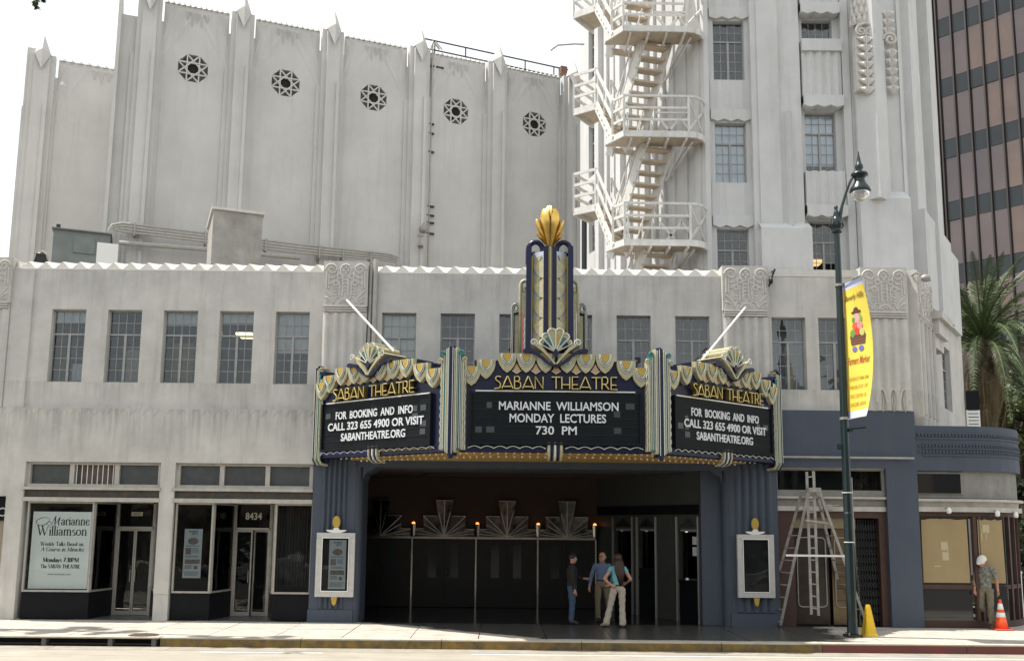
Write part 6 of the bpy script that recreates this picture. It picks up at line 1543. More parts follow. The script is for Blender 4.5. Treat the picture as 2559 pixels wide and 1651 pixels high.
for s in (-1,1):
    a = abs(W_(515)); b = abs(W_(612)); c = b+.03; d = abs(W_(665))
    e = MB(MFn); e.prism_z([(s*a,.0),(s*b,.22),(s*b,.5),(s*a,.5)], zb2-.3, fz(470)); e.build('leaf_panel_back', M_PLE, fn)
    n = 9; z0_, z1_ = zb2-.1, fz(540); L = sqrt((b-a)**2+.22**2)
    Mp = MFn @ Matrix(((s*(b-a)/L,0,0,s*a),(.22/L,1,0,-.005),(0,0,1,0),(0,0,0,1)))
    for k in range(5):
        zz = z0_+(z1_-z0_)*k/5; h_ = (z1_-z0_)/5
        e = MB(Mp); e.prism([(0.0,zz),(L*.35,zz+h_*.10),(L*.75,zz+h_*.40),(L*.95,zz+h_*.74),(L*.60,zz+h_*.80),(L*.2,zz+h_*.95),(0.0,zz+h_*.98)],-.06,-.01); e.build('leaf', M_CREAM, fn)
        e = MB(Mp); e.prism([(L,zz+h_*.50),(L*.72,zz+h_*.62),(L*.30,zz+h_*1.0),(L*.18,zz+h_*1.22),(L*.65,zz+h_*1.12),(L,zz+h_*.98)],-.035,-.005); e.build('leaf', M_CRM2, fn)
    e = MB(MFn); e.tube([(s*(b+.005),.16,zb2-.2),(s*(b+.005),.16,fz(500))],.022,6); e.build('brass_rod', M_BRS, fn)
    e = MB(MFn); q0, q1 = sorted((s*c*.97,s*d)); e.box(q0,q1,.05,.55,zb2-.2,fz(420)); e.build('navy_bar', M_NAVY, fn)
    # top scroll curling inward
    rx_, rz_ = .165, .20; ccx = s*(d-.045-rx_); zc_s = fz(440)
    ring_ = [(ccx+s*rx_*cos(t_), .26, zc_s+rz_*sin(t_)) for t_ in [i*pi*1.28/14 for i in range(15)]]
    e = MB(MFn); e.tube([(s*(d-.045),.26,fz(560))]+ring_+[(ccx-s*.05,.26,zc_s-rz_*.80),(ccx+s*.03,.26,zc_s-rz_*.75),(ccx+s*.06,.26,zc_s-rz_*.40),(ccx+s*.01,.26,zc_s-rz_*.25)],[.062]*18+[.055,.045],8); e.build('top_scroll', M_NAVY, fn, True)
    # second tier: cream
    e2 = abs(W_(712)); e = MB(MFn); e.tube([(s*e2,.35,zb2-.2),(s*e2,.35,fz(740))]+[(s*(e2-.10)+s*.10*cos(t_),.35,fz(740)+.13*sin(t_)) for t_ in [i*pi*1.6/12 for i in range(1,13)]]+[(s*(e2-.09),.35,fz(740)-.02)],.045,7); e.build('middle_scroll', M_CREAM, fn, True)
    e = MB(MFn); q0, q1 = sorted((s*d*.99,s*(e2-.03))); e.box(q0,q1,.3,.5,zb2-.2,fz(800)); e.build('tier_infill', M_CREAM, fn)
    e = MB(MFn); e.tube([(s*(d+.03+.008*sin(i*.9)),.10,zb2-.1+(fz(1000)-zb2)*i/40) for i in range(41)],.009,5); e.build('wavy_neon', M_NEON, fn)
    e = MB(MFn); e.tube([(s*(d+.075),.12,zb2-.1),(s*(d+.075),.12,fz(990))],.012,5); e.build('neon_tube', mat('red_neon',(.35,.08,.09),.3) if s < 0 else M_NEON, fn)
    # third tier: dark teal scroll with neon
    e3 = abs(W_(792)); e = MB(MFn); e.tube([(s*(e3-.03),.40,zb2-.2),(s*(e3-.03),.40,fz(930))]+[(s*(e3-.03-.075)+s*.075*cos(t_),.40,fz(930)+.10*sin(t_)) for t_ in [i*pi*1.6/12 for i in range(1,13)]],.045,7); e.build('lower_scroll', M_DTL, fn, True)
    for o_,r2 in ((.0,.085),(.035,.05)):
        e = MB(MFn); e.tube([(s*(e3-o_),.35,zb2-.2),(s*(e3-o_),.35,fz(930))]+[(s*(e3-o_-r2)+s*r2*cos(t_),.35,fz(930)+r2*1.2*sin(t_)) for t_ in [i*pi*1.7/12 for i in range(1,13)]],.008,5); e.build('neon_tube', M_NEON, fn)
    e = MB(MFn); q0, q1 = sorted((s*(e2-.0),s*(e3-.04))); e.box(q0,q1,.42,.55,zb2-.2,fz(960)); e.build('tier_infill', M_CREAM, fn)
# golden tulip
tl = thing('golden_tulip', 'golden tulip of curved gilt petals on top of the marquee spire', 'ornament', (cxx,FYY+.15,fz(430)))
def petal(h, w, lean, curl, name='petal'):
    vs = []; fs = []; n, k = 12, 9
    for side in (0,1):
        for i in range(n+1):
            t_ = sin(pi/2*i/n); ww = w*.5*((.14+.86*(t_/.62)**.85) if t_ < .62 else max(.10,sqrt(max(0,1-((t_-.62)/.385)**2))))
            z = h*t_; y = -(lean*t_**1.1+curl*t_**3)*h
            for j in range(k):
                q = (j/(k-1)-.5)*2; vs.append((ww*q, y-ww*.55*(1-q*q)*1.0+side*.012*(1), z-.0*abs(q)))
    for side in (0,1):
        o = side*(n+1)*k
        for i in range(n):
            for j in range(k-1):
                f = (o+i*k+j,o+i*k+j+1,o+(i+1)*k+j+1,o+(i+1)*k+j); fs.append(f if side == 0 else f[::-1])
    m_ = MB(); m_.add(vs,fs); return m_.mesh(name, M_GOLD, smooth=True)
H = fz(65)-fz(430)
pin, pmd, pout, plow = petal(H,.38,.05,-.05), petal(H*.90,.38,.26,-.12), petal(H*.66,.24,.48,-.06), petal(H*.34,.17,.60,.20)
base = Matrix.Translation((cxx,FYY+.15,fz(430)))
for a in (0,72,144,216,288): inst('petal', pin, tl, base @ Matrix.Rotation(radians(a+2),4,'Z') @ Matrix.Translation((0,-.02,0)))
for a in (-58,58,128,-128): inst('petal', pmd, tl, base @ Matrix.Rotation(radians(a),4,'Z') @ Matrix.Translation((0,-.03,0)))
for a in (-82,82,180): inst('petal', pout, tl, base @ Matrix.Rotation(radians(a),4,'Z') @ Matrix.Translation((0,-.04,0)))
for a in (-84,84): inst('petal', plow, tl, base @ Matrix.Rotation(radians(a),4,'Z') @ Matrix.Translation((0,-.05,0)))
# stay rods
for k,(x0,y0,x1,y1,ya,yb) in enumerate(((808,699,918,818,FY-.2,22.3),(1738,716,1628,849,FY-.2,22.4))):
    A_, B_ = D(x0,y0,ya), D(x1,y1,yb); e = MB(); e.tube([A_,B_],.027,8); tag(e.build('stay_rod', M_WHITE), ['white stay rod slanting from the left carved pilaster down to the marquee','white stay rod slanting from the right carved pilaster down to the marquee'][k], 'rod')
# ================================================================ ACROSS THE STREET (behind the camera; seen in the glass)
M_TAN2 = mat('tan_render', (.34,.30,.24), .9, vary=.2); M_LEAF = mat('street_tree_leaf', (.055,.085,.028), .6, vary=.5, scale=3, col2=(.02,.035,.012)); M_BARK = mat('bark', (.12,.095,.07), .9, vary=.4, scale=9)
M_DGL = mat('dark_far_glass', (.03,.035,.04), .08, spec=.8)
for i,(x0,x1,h,cc) in enumerate(((-34,-14,9.5,(.34,.30,.24)),(-13.6,4,7.5,(.22,.15,.12)),(4.4,20,11,(.30,.30,.28)),(20.4,38,8,(.38,.33,.25)))):
    t = thing('shop_building', ['two-storey tan building across the street, far left','low brown brick building directly across the street','grey three-storey building across the street','cream low building across the street, far right'][i], 'building', (x0,-8,0))
    mm = mat('far_wall_%d'%i, cc, .9, vary=.2)
    e = MB(); e.box(x0,x1,-16,-8,0,h); e.build('walls', mm, t)
    n = int((x1-x0)/3.2)
    for k in range(n):
        a = x0+(x1-x0)*(k+.15)/n; b = x0+(x1-x0)*(k+.85)/n
        e = MB(); e.box(a,b,-8.0,-7.94,.4,2.7); e.build('window', M_DGL, t)
        e = MB(); e.box(a+.3,b-.3,-8.0,-7.94,4.2,5.9); e.build('window', M_DGL, t)
    e = MB(); e.box(x0,x1,-8.1,-6.8,2.9,3.2); e.build('awning', mm, t)
def crown_mesh(c, R, n, s, seed=1, clump=40, mt=None, droop=0, holes=.8):
    rnd = random.Random(seed); vs = []; fs = []
    cl = []
    for _ in range(clump):
        while 1:
            p = Vector((rnd.uniform(-1,1),rnd.uniform(-1,1),rnd.uniform(-1,1)))
            if .35 < p.length < 1: break
        cl.append((Vector((c[0]+p.x*R[0],c[1]+p.y*R[1],c[2]+p.z*R[2])), rnd.uniform(.16,.34)*min(R)*holes))
    for i in range(n):
        k, r = cl[i%clump]; d = Vector((rnd.gauss(0,1),rnd.gauss(0,1),rnd.gauss(0,.75))).normalized()*r*rnd.uniform(.3,1)**.5
        p = k+d; a = Vector((rnd.gauss(0,1),rnd.gauss(0,1),rnd.gauss(0,.6))).normalized()*s*rnd.uniform(.6,1.3); b = a.cross(Vector((rnd.gauss(0,1),rnd.gauss(0,1),rnd.gauss(0,1)))).normalized()*s*.5
        j = len(vs); vs += [p-a*.5, p+b*.5, p+a*.5, p-b*.5]; fs.append((j,j+1,j+2,j+3))
    m_ = MB(); m_.add(vs, fs); return m_, cl
def tree(x, y, h, R, n, s, seed, lab, trunk_r=.16, mt=None, clump=40, base=0, cz=None, name='street_tree', group=None):
    t = thing(name, lab, 'tree', (x,y,base), group); cz = cz or h-R[2]
    m_, cl = crown_mesh((x,y,cz), R, n, s, seed, clump); cr_ = m_.build('crown', mt or M_LEAF, t)
    e = MB(); e.tube([(x,y,base-.1),(x+.05,y,base+(cz-base)*.5),(x,y,cz)],[trunk_r,trunk_r*.75,trunk_r*.5],8); e.build('trunk', M_BARK, t)
    for k,_ in cl[::5]: e = MB(); st_ = Vector((x,y,base+(cz-base)*random.uniform(.5,.95))); e.tube([st_,(st_+k)/2+Vector((0,0,.15)),k],[trunk_r*.4,trunk_r*.25,.015],5); e.build('limb', M_BARK, t)
    return t
for i,x in enumerate((-17,-9.5,3.5,11,19)): tree(x,-3.4,8.2,(2.6,2.2,2.4),1500,.42,20+i,['broad green street tree across the road, far left','broad green street tree across the road, left','broad green street tree across the road behind the viewer','broad green street tree across the road, right','broad green street tree across the road, far right'][i],group='street trees across the road')
# tree beside the viewer at the left kerb; only its twigs and its shadow enter the picture
kt_ = tree(-16.4,22.4,17.2,(1.5,.75,.8),1100,.34,5,'kerbside tree at the left whose twig tip hangs into the top corner of the sky', .2, clump=16, cz=15.0, name='kerbside_tree')
e, _ = crown_mesh((-12.5,21.55,15.2),(1.1,.45,.5),620,.32,15,10); e.build('crown', M_LEAF, kt_)
e = MB(); e.tube([(-16.4,22.4,14),(-14.5,22,15),(-12.3,21.6,15.2)],[.12,.08,.03],6); e.build('limb', M_BARK, kt_)
e, _ = crown_mesh((D(88,-8,20.5).x,20.5,D(88,-8,20.5).z),(.25,.2,.28),60,.16,9,6); tw_ = e.build('twig', M_LEAF, bpy.data.objects['kerbside_tree'])
e = MB(); a_ = D(88,4,20.5); e.tube([(a_.x-.5,20.5,a_.z+1.6),(a_.x-.1,20.5,a_.z+.6),a_],[.05,.03,.012],5); e.build('limb', M_BARK, bpy.data.objects['kerbside_tree'])
# parked cars reflected in the shop glass
def car(x, y, col, lab, L=4.6, rz=0):
    M = Matrix.Translation((x,y,-.13)) @ Matrix.Rotation(rz,4,'Z'); t = thing('parked_car', lab, 'car', (x,y,-.13)); W = .88
    mb = mat('car_paint', col, .25, .4); h = L/2
    side = [(-h,.35),(-h+.05,.75),(-h+.9,.92),(-h+1.5,1.42),(h-1.5,1.45),(h-.65,1.0),(h-.08,.92),(h,.35)]
    e = MB(M); e.prism([(-h,.35),(-h+.04,.78),(-h+.95,.93),(h-.7,.98),(h-.06,.9),(h,.35)],-W,W); e.build('body', mb, t, bevel=.05)
    e = MB(M); e.prism([(-h+1.0,.93),(-h+1.65,1.42),(h-1.55,1.43),(h-.75,.97)],-W+.12,W-.12); e.build('cabin', M_DGL, t, bevel=.05)
    e = MB(M); e.box(-h+1.7,h-1.6,-W+.13,W-.13,1.42,1.46); e.build('roof', mb, t, bevel=.02)
    for sx in (-h+.85,h-.9):
        for sy in (-W+.02,W-.02):
            e = MB(M @ Matrix.Translation((sx,sy,.32)) @ Matrix.Rotation(pi/2,4,'X')); e.lathe([(.2,-.11),(.32,-.09),(.32,.09),(.2,.11)],n=18); wl_ = e.build('wheel', mat('tyre',(.02,.02,.02),.8) if not TY_ else TY_[0], t)
            if not TY_: TY_.append(wl_.data.materials[0])
            e = MB(M @ Matrix.Translation((sx,sy,.32)) @ Matrix.Rotation(pi/2,4,'X')); e.lathe([(.19,-.115),(.19,.115)],n=14); e.build('rim', M_METAL, wl_)
    for sy in (-.6,.6): e = MB(M); e.box(-h-.01,-h+.06,sy-.14,sy+.14,.62,.74); e.build('headlight', M_WHITE, t)
TY_ = []
car(-4.6,5.2,(.10,.09,.08),'dark brown parked car on the near side of the street')
car(4.4,5.3,(.35,.36,.38),'silver parked car on the near side of the street')
car(-11.2,5.2,(.5,.5,.5),'pale parked car at the left on the near side of the street')

# ================================================================ RIGHT BACKGROUND: palm, trees, sign
M_FRD = mat('palm_leaflet', (.085,.125,.036), .5, vary=.45, scale=3, col2=(.035,.06,.02)); M_DRY = mat('dry_palm_leaflet', (.16,.12,.06), .8, vary=.4, scale=4)
def frond(L, bend, seed, mt, w=.42):
    rnd = random.Random(seed); n = 16; sp = []
    for i in range(n+1):
        t_ = i/n; sp.append(Vector((0, -L*(t_-.25*bend*t_**2), L*(.50*t_-bend*t_**2))))
    m_ = MB(); m_.tube(sp,[.035*(1-.8*i/n)+.004 for i in range(n+1)],4)
    K = 46
    for k in range(3,K):
        t_ = k/K; i = min(n-1,int(t_*n)); p = sp[i]+(sp[i+1]-sp[i])*(t_*n-i); d = (sp[i+1]-sp[i]).normalized()
        ln = w*sin(pi*min(1,t_*.93+.07))**.6*rnd.uniform(.8,1.1)
        for s in (-1,1):
            v = (Vector((s,0,0))*.8+d*.75+Vector((0,0,-.15+rnd.uniform(-.1,.25)))).normalized()
            a = p; b = p+v*ln*.55+Vector((0,0,.0)); c = p+v*ln+Vector((0,0,-.06*ln*4*t_)); wd = d*.022
            m_.add([a-wd,a+wd,b+wd*.9,c,b-wd*.9],[(0,1,2,4),(4,2,3)])
    return m_.mesh('frond', mt)
def palm(x, y, z, n, L, lab, seed):
    t = thing('palm_tree', lab, 'palm tree', (x,y,0)); rnd = random.Random(seed)
    F_ = [frond(L*random.uniform(.9,1.1), b, seed+q, M_FRD) for q,b in enumerate((.35,.55,.85,1.15))]; Dm = frond(L*.8,1.9,seed+9,M_DRY,.3)
    for k in range(n):
        q = k/n; m_ = F_[0] if q < .2 else F_[1] if q < .45 else F_[2] if q < .75 else F_[3]
        tilt = radians(52-q*62+rnd.uniform(-8,8))
        inst('frond', m_, t, Matrix.Translation((x,y,z-q*.5)) @ Matrix.Rotation(k*2.399+rnd.uniform(-.2,.2),4,'Z') @ Matrix.Rotation(-tilt,4,'X') )
    for k in range(44): inst('dead_frond', Dm, t, Matrix.Translation((x,y,z-.6-rnd.uniform(0,1.9))) @ Matrix.Rotation(k*2.399,4,'Z') @ Matrix.Rotation(radians(28+rnd.uniform(0,14)),4,'X'))
    e = MB(); e.tube([(x,y,-.3),(x,y,z*.5),(x,y,z-.1)],[.42,.36,.40],12); e.build('trunk', M_BARK, t)
    e = MB()
    for k in range(60): a = k*2.399; zz = z-.3-k*.035; e.bar((x+.36*cos(a),y+.36*sin(a),zz),(x+.60*cos(a),y+.60*sin(a),zz+.22),.10,.04)
    tag(e.build('frond_stubs', M_DRY, t), kind='stuff')
Pp = D(2290,790,38.0); palm(Pp.x,38.0,Pp.z,76,4.1,'large date palm with arching fronds behind the corner shop',3)
Pp = D(2415,930,41.0); palm(Pp.x,41.0,Pp.z,30,3.2,'smaller palm cut by the right edge of the picture',8)
M_LF2 = mat('background_leaf', (.04,.065,.022), .6, vary=.6, scale=1.2, col2=(.016,.026,.01)); M_LF3 = mat('yellow_green_leaf', (.11,.13,.035), .6, vary=.4, scale=2)  # second leaf colour is a lighter yellow green
for i,(x,y,h,R,mt) in enumerate(((D(2345,1200,44).x,44,9,(2.8,3,4.5),M_LF2),(D(2420,1200,46).x,46,10,(3.4,3,5),M_LF2),(D(2375,1050,41).x,41,8.2,(1.6,2,2.0),M_LF3),(D(2390,1350,38).x,38,4.6,(2.2,2,2.3),M_LF2))):
    tree(x,y,h,R,5200 if i < 2 else 2600,.34,40+i,['dense dark tree directly right of the corner shop','dense dark tree at the right edge of the picture','yellow green tree below the palm','dark bush low behind the walking man at the right edge'][i],.22,mt,70,base=-.2,name='background_tree')
e = MB(); e.box(14.0,30,50,50.4,-.4,3.5); tag(e.build('low_wall', mat('dark_wall',(.10,.10,.09),.9,vary=.3)), 'dark low wall far down the side street behind the trees', 'wall')  # wall has a plain dark mottled colour
# white bollards / posts at the right edge
for k,(x,y0,y1) in enumerate(((2384,1290,1446),(2376,1330,1440))):
    g_ = G(x,y1+8); e = MB(); e.tube([(g_.x,g_.y,0),(g_.x,g_.y,1.25+.1*k)],.05,8); e.lathe([(.06,0),(.07,.06),(.03,.09)],(g_.x,g_.y,1.25+.1*k),8)
    tag(e.build('post', M_WHITE), ['white post at the very right edge beside the pavement','second white post just left of the edge post'][k], 'post')
# hanging sign on the side wall
sg = su(2228,950); sgn = thing('side_wall_sign', 'tall narrow black and white sign fixed on the side street wall by the palm', 'sign', tuple(MS @ Vector((LS,-.2,5.5))))
u_ = su(2225,950)[0]; z1_, z2_, z0_ = su(2228,897)[1], su(2228,942)[1], su(2228,1000)[1]; u_ = min(u_,LS-.1)
MSg = frame((c2.x,c2.y),(c2.x+1,c2.y-.15))
e = MB(MSg); e.box(.02,.42,-.06,.02,z2_,z1_); e.build('black_board', M_BULK, sgn); e = MB(MSg); e.box(.02,.42,-.06,.02,z0_,z2_-.003); e.build('white_board', M_WHITE, sgn)
e = MB(MSg)
for k in range(7): e.box(.07,.37,-.066,-.061,z0_+.1+k*.11,z0_+.125+k*.11)
e.build('print_lines', M_INK, sgn)
# ================================================================ STREET LAMP AND BANNER
M_GRN = mat('dark_green_enamel', (.007,.022,.024), .28, vary=.35, scale=6)
g = G(1988,1483); LX, LY_ = g.x, g.y
lp = thing('street_lamp', 'dark green ornate street lamp with a curved arm and teardrop glass globe', 'street lamp', (LX,LY_,0))
lz = lambda x,y: D(x,y,LY_)
zt = lz(1948,545).z; T = Matrix.Translation((LX,LY_,0))
e = MB(T); n = 16; prof = []
for z,r in ((.06,.115),(.3,.105),(2.6,.098),(2.62,.103),(2.7,.103),(2.72,.092),(zt,.065)):
    prof.append([(r*(1+.05*(k%2))*cos(2*pi*k/n), r*(1+.05*(k%2))*sin(2*pi*k/n), z) for k in range(n)])
e.add([p for r in prof for p in r],[(i*n+k,i*n+(k+1)%n,(i+1)*n+(k+1)%n,(i+1)*n+k) for i in range(len(prof)-1) for k in range(n)]); e.build('pole', M_GRN, lp)
e = MB(T); e.prism_z([(.24*cos(radians(45+90*k)),.24*sin(radians(45+90*k))) for k in range(4)],0,.05); e.build('base_plate', M_GRN, lp, bevel=.01)
for k in range(4): e = MB(T); e.lathe([(.02,.05),(.02,.09)],(.16*cos(radians(45+90*k)),.16*sin(radians(45+90*k)),0),6); e.build('anchor_bolt', M_METAL, lp)
for z in (2.05,3.15): e = MB(T); e.lathe([(.112,z),(.112,z+.02)],n=16); e.build('steel_band', M_WHITE, lp)
e = MB(T); e.lathe([(.07,zt),(.12,zt+.03),(.09,zt+.09),(.11,zt+.14),(.13,zt+.26),(.09,zt+.38),(.06,zt+.42),(.07,zt+.47),(.05,zt+.55),(.03,zt+.58),(.05,zt+.63),(.03,zt+.68),(.0,zt+.70)],n=12); e.build('finial', M_GRN, lp, True)
for k in range(5): e = MB(T); a = 2*pi*k/5; e.tube([(.1*cos(a),.1*sin(a),zt+.12),(.16*cos(a),.16*sin(a),zt+.2),(.1*cos(a),.1*sin(a),zt+.36)],.022,5); e.build('leaf_ornament', M_GRN, lp)
A0_ = Vector((LX+.05,LY_,zt+.2)); pts = [A0_]+[lz(x,y) for x,y in ((1958,505),(1963,480),(1972,450),(1981,425),(1990,408),(2000,396))]
e = MB(); e.tube(pts,[.05,.05,.036,.03,.03,.03,.03],8); e.build('arm', M_GRN, lp, True)
c = lz(2006,470); t_ = lz(2004,352); hx = c.x; H_ = t_.z-c.z; zz = lambda y: c.z+(470-y)*H_/118
e = MB(); e.lathe([(.0,zz(352)-0),(.015,zz(356)),(.018,zz(362)),(0.042,zz(372)),(0.060,zz(382)),(0.090,zz(386)),(0.096,zz(392)),(0.060,zz(398)),(0.072,zz(401)),(0.192,zz(405)),(0.198,zz(410)),(0.120,zz(415)),(0.120,zz(422)),(0.156,zz(430)),(0.228,zz(440)),(0.246,zz(446)),(0.240,zz(447))],(hx,LY_,0),20); e.build('lamp_hood', M_GRN, lp, True)
M_GLB = bpy.data.materials.new('ribbed_glass_globe'); M_GLB.use_nodes = True; b_ = M_GLB.node_tree.nodes['Principled BSDF']; b_.inputs['Base Color'].default_value = (.75,.72,.68,1); b_.inputs['Roughness'].default_value = .15; b_.inputs['Transmission Weight'].default_value = .6
e = MB(); e.lathe([(0.210,zz(447)),(0.216,zz(452)),(0.198,zz(458)),(0.144,zz(465)),(0.060,zz(470)),(.0,zz(471))],(hx,LY_,0),20); e.build('globe', M_GLB, lp, True)
for y_,dx_ in ((665,0),(975,0)): z = lz(1960,y_).z; e = MB(T); e.lathe([(.10,z-.03),(.10,z+.03)],n=12); e.box(.08,.16,-.03,.03,z-.02,z+.02); e.build('banner_clamp', M_METAL, lp)
z = lz(1968,1000).z; e = MB(T); e.tube([(.05,-.05,z),(.42,-.2,z+.03)],.02,6); e.box(.06,.15,-.12,.0,z-.06,z+.02); e.build('side_arm', M_GRN, lp)
z = lz(1957,1040).z; e = MB(T); e.box(-.17,-.08,-.06,.06,z-.07,z+.07); e.build('junction_box', M_GRN, lp, bevel=.02)
e = MB(T); z = 2.9; e.tube([(.12,.02,2.0),(.12,.02,3.5)],.014,5); e.build('conduit', M_PIPEP, lp)
# banner: hangs on two arms pointing towards the road, bellied by the wind
M_BY = mat('banner_yellow', (.84,.68,.10), .7, vary=.15, scale=2, col2=(.80,.58,.07)); M_BW = mat('banner_pale_blue', (.55,.60,.80), .7)
bn = thing('street_banner', 'yellow farmers market banner with pale blue ends hanging from the green lamp post', 'banner', (LX+.1,LY_,4))
zT, zB = lz(1957,662).z, lz(1963,978).z
q = D(2005,640,LY_-.78); v = Vector((q.x-(LX+.10), -.78)); BL = v.length; vd = v/BL
nx, nz_ = 8, 24
def bp_(s,t,o=0):                                           # s across 0..1, t down 0..1
    belly = sin(pi*t)**.8; w_ = s*BL*(1-.03*belly); side = belly*.24*s**1.3+o
    return Vector((LX+.10+vd.x*w_ - vd.y*side*1.0, LY_+vd.y*w_+vd.x*side*.2, zT+(zB-zT)*t))
def cloth(s0,s1,t0,t1,mt,name,par,o=0,th=.004,n1=8,n2=24):
    e = MB(); P = []
    for k in (0,1):
        for j in range(n2+1):
            for i in range(n1+1): p = bp_(s0+(s1-s0)*i/n1, t0+(t1-t0)*j/n2); P.append(p+Vector((-vd.y,vd.x,0))*0+Vector((vd.y,-vd.x,0))*-(o+(.0 if k == 0 else -th)))
    f = []
    for k in (0,1):
        of = k*(n1+1)*(n2+1)
        for j in range(n2):
            for i in range(n1): a = of+j*(n1+1)+i; q_ = (a,a+1,a+n1+2,a+n1+1); f.append(q_ if k else q_[::-1])
    e.add(P,f); return e.build(name, mt, par, True)
cloth(0,1,.055,.945,M_BY,'cloth',bn); cloth(0,1,0,.0545,M_BW,'pale_end',bn); cloth(0,1,.9455,1,M_BW,'pale_end',bn)
for z in (zT,zB): e = MB(); e.tube([(LX+.05,LY_,z),(LX+.10+v.x,LY_+v.y,z)],.014,6); e.build('banner_arm', M_METAL, bn)
nrm = Vector((vd.y,-vd.x,0)); nrm = nrm if nrm.y < 0 or nrm.x < 0 else -nrm
# the printed side faces the viewer: find which offset direction does
mid = bp_(.5,.5); nv = (bp_(.6,.5)-bp_(.4,.5)).cross(bp_(.5,.6)-bp_(.5,.4)).normalized()
if nv.dot(EYE-mid) < 0: nv = -nv
def on_banner(me, par, mt, name):
    for vtx in me.vertices: s, t, o = vtx.co.x, vtx.co.y, vtx.co.z; vtx.co = bp_(s,t)+nv*(.012+o)-wloc(par)
    me.materials.clear(); me.materials.append(mt); o = bpy.data.objects.new(name, me); COL.objects.link(o); o.parent = par; WM[o.name] = wmat(par); return o
def btext(s, s0, s1, t0, t1, mt, shear=0):
    c = bpy.data.curves.new('txt','FONT'); c.body = s; c.size = 1; c.shear = shear; c.resolution_u = 2; c.offset = .012
    t = bpy.data.objects.new('t', c); COL.objects.link(t); dg = bpy.context.evaluated_depsgraph_get(); dg.update()
    me = bpy.data.meshes.new_from_object(t.evaluated_get(dg)); bpy.data.objects.remove(t)
    xs = [v_.co.x for v_ in me.vertices]; ys = [v_.co.y for v_ in me.vertices]
    for v_ in me.vertices: v_.co = Vector((s0+(v_.co.x-min(xs))/(max(xs)-min(xs))*(s1-s0), t1-(v_.co.y-min(ys))/(max(ys)-min(ys))*(t1-t0), 0))
    return on_banner(me, bn, mt, 'print')
M_BT = mat('banner_brown_print', (.22,.12,.02), .7); M_BT2 = mat('banner_ochre_print', (.42,.27,.02), .7)
btext('Beverly Hills', .08,.92,.10,.155,M_BT,.3); btext('Farmers Market', .10,.90,.555,.61,mat('banner_red_print',(.45,.09,.03),.7),.35)
for s,t0 in (('SUNDAYS 9AM-1PM',.70),('9300 BLOCK OF',.76),('CIVIC CENTER DR.',.825),('310.285.6830',.885)): btext(s,.14,.86,t0,t0+.028,M_BT2)
# plain picture of a crate of produce stands in for the printed figure
def bshape(pts, col, o=0.001):
    me = bpy.data.meshes.new('picture'); me.from_pydata([(a,b,o) for a,b in pts],[],[tuple(range(len(pts)))]); return on_banner(me, bn, mat('print_colour', col, .7), 'picture')
def ell(cx,cy,a,b,n=14): return [(cx+a*cos(2*pi*k/n), cy+b*sin(2*pi*k/n)) for k in range(n)]
bshape([(.22,.40),(.80,.40),(.75,.47),(.27,.47)],(.12,.05,.03),.003)
for q in (.415,.435,.455): bshape([(.25,q),(.77,q),(.77,q+.005),(.25,q+.005)],(.25,.12,.06),.004)
for cx,cy,a,b,cc in ((.34,.385,.10,.028,(.12,.32,.08)),(.52,.375,.11,.032,(.60,.06,.03)),(.68,.385,.09,.028,(.55,.55,.18)),(.45,.335,.12,.030,(.65,.12,.05)),(.62,.335,.10,.028,(.75,.28,.28)),(.52,.28,.12,.034,(.80,.38,.36)),(.40,.29,.07,.02,(.10,.30,.08)),(.66,.285,.06,.03,(.20,.40,.10)),(.52,.235,.20,.012,(.10,.045,.03)),(.52,.22,.10,.02,(.12,.05,.03)),(.38,.50,.09,.02,(.16,.16,.45)),(.62,.50,.09,.02,(.16,.16,.45))): bshape(ell(cx,cy,a,b),cc,.002+random.random()*.002)

# ================================================================ LADDERS
zl3 = lambda x,y: ((1780+x/3.21)/1.07205,(1120+y/3.21)/1.07205)
M_ALU = mat('worn_aluminium', (.44,.42,.39), .5, .2, vary=.4, scale=9, streak=.35)
ld = thing('trestle_ladder', 'tall splayed aluminium trestle ladder with an extension standing upright in its middle', 'ladder', (G(1880,1458).x,22.9,0))
f1 = G(*zl3(545,1432)); f2 = G(*zl3(415,1400)); AY = 22.75
def at3(x,y,Y): return D(*zl3(x,y),Y)
def ladder(aT,aB,bT,bB,rungs,w=.03,hh=.085):
    for a,b in ((aT,aB),(bT,bB)): e = MB(); e.bar(a,b,hh*.75,w,(0,1,0)); e.build('rail', M_ALU, ld)
    for k in range(rungs):
        t_ = (k+.6)/rungs; p, q = aT+(aB-aT)*t_, bT+(bB-bT)*t_; e = MB(); e.bar(p,q,.07,.025); e.build('rung', M_ALU, ld)
    for b in (aB,bB): e = MB(); e.lathe([(.05,.0),(.05,.05)],(b.x,b.y,0),8); e.build('rubber_foot', M_DKMET, ld)
ladder(at3(775,330,AY), f1, at3(722,340,AY+.30), f2, 11)
f3 = G(*zl3(1245,1425)); f4 = G(*zl3(1088,1402))
ladder(at3(855,330,AY), f3, at3(838,340,AY+.30), f4, 11)
mT1, mT2, mB1, mB2 = at3(757,188,AY+.12), at3(812,182,AY+.12), at3(795,1330,AY+.12), at3(852,1340,AY+.12)
for a,b in ((mT1,mB1),(mT2,mB2)): e = MB(); e.bar(a,b,.06,.03,(0,1,0)); e.build('rail', M_ALU, ld)
for k in range(12): t_ = (k+.45)/12; e = MB(); e.bar(mT1+(mB1-mT1)*t_, mT2+(mB2-mT2)*t_, .04,.03); e.build('rung', M_ALU, ld)
e = MB(); e.bar(at3(590,856,AY-.05), at3(1065,862,AY-.05), .03,.045); e.build('spreader_bar', M_WHITE, ld)
e = MB(); e.bar(at3(745,575,AY-.03), at3(935,600,AY+.1), .03,.035); e.build('spreader_bar', M_ALU, ld)
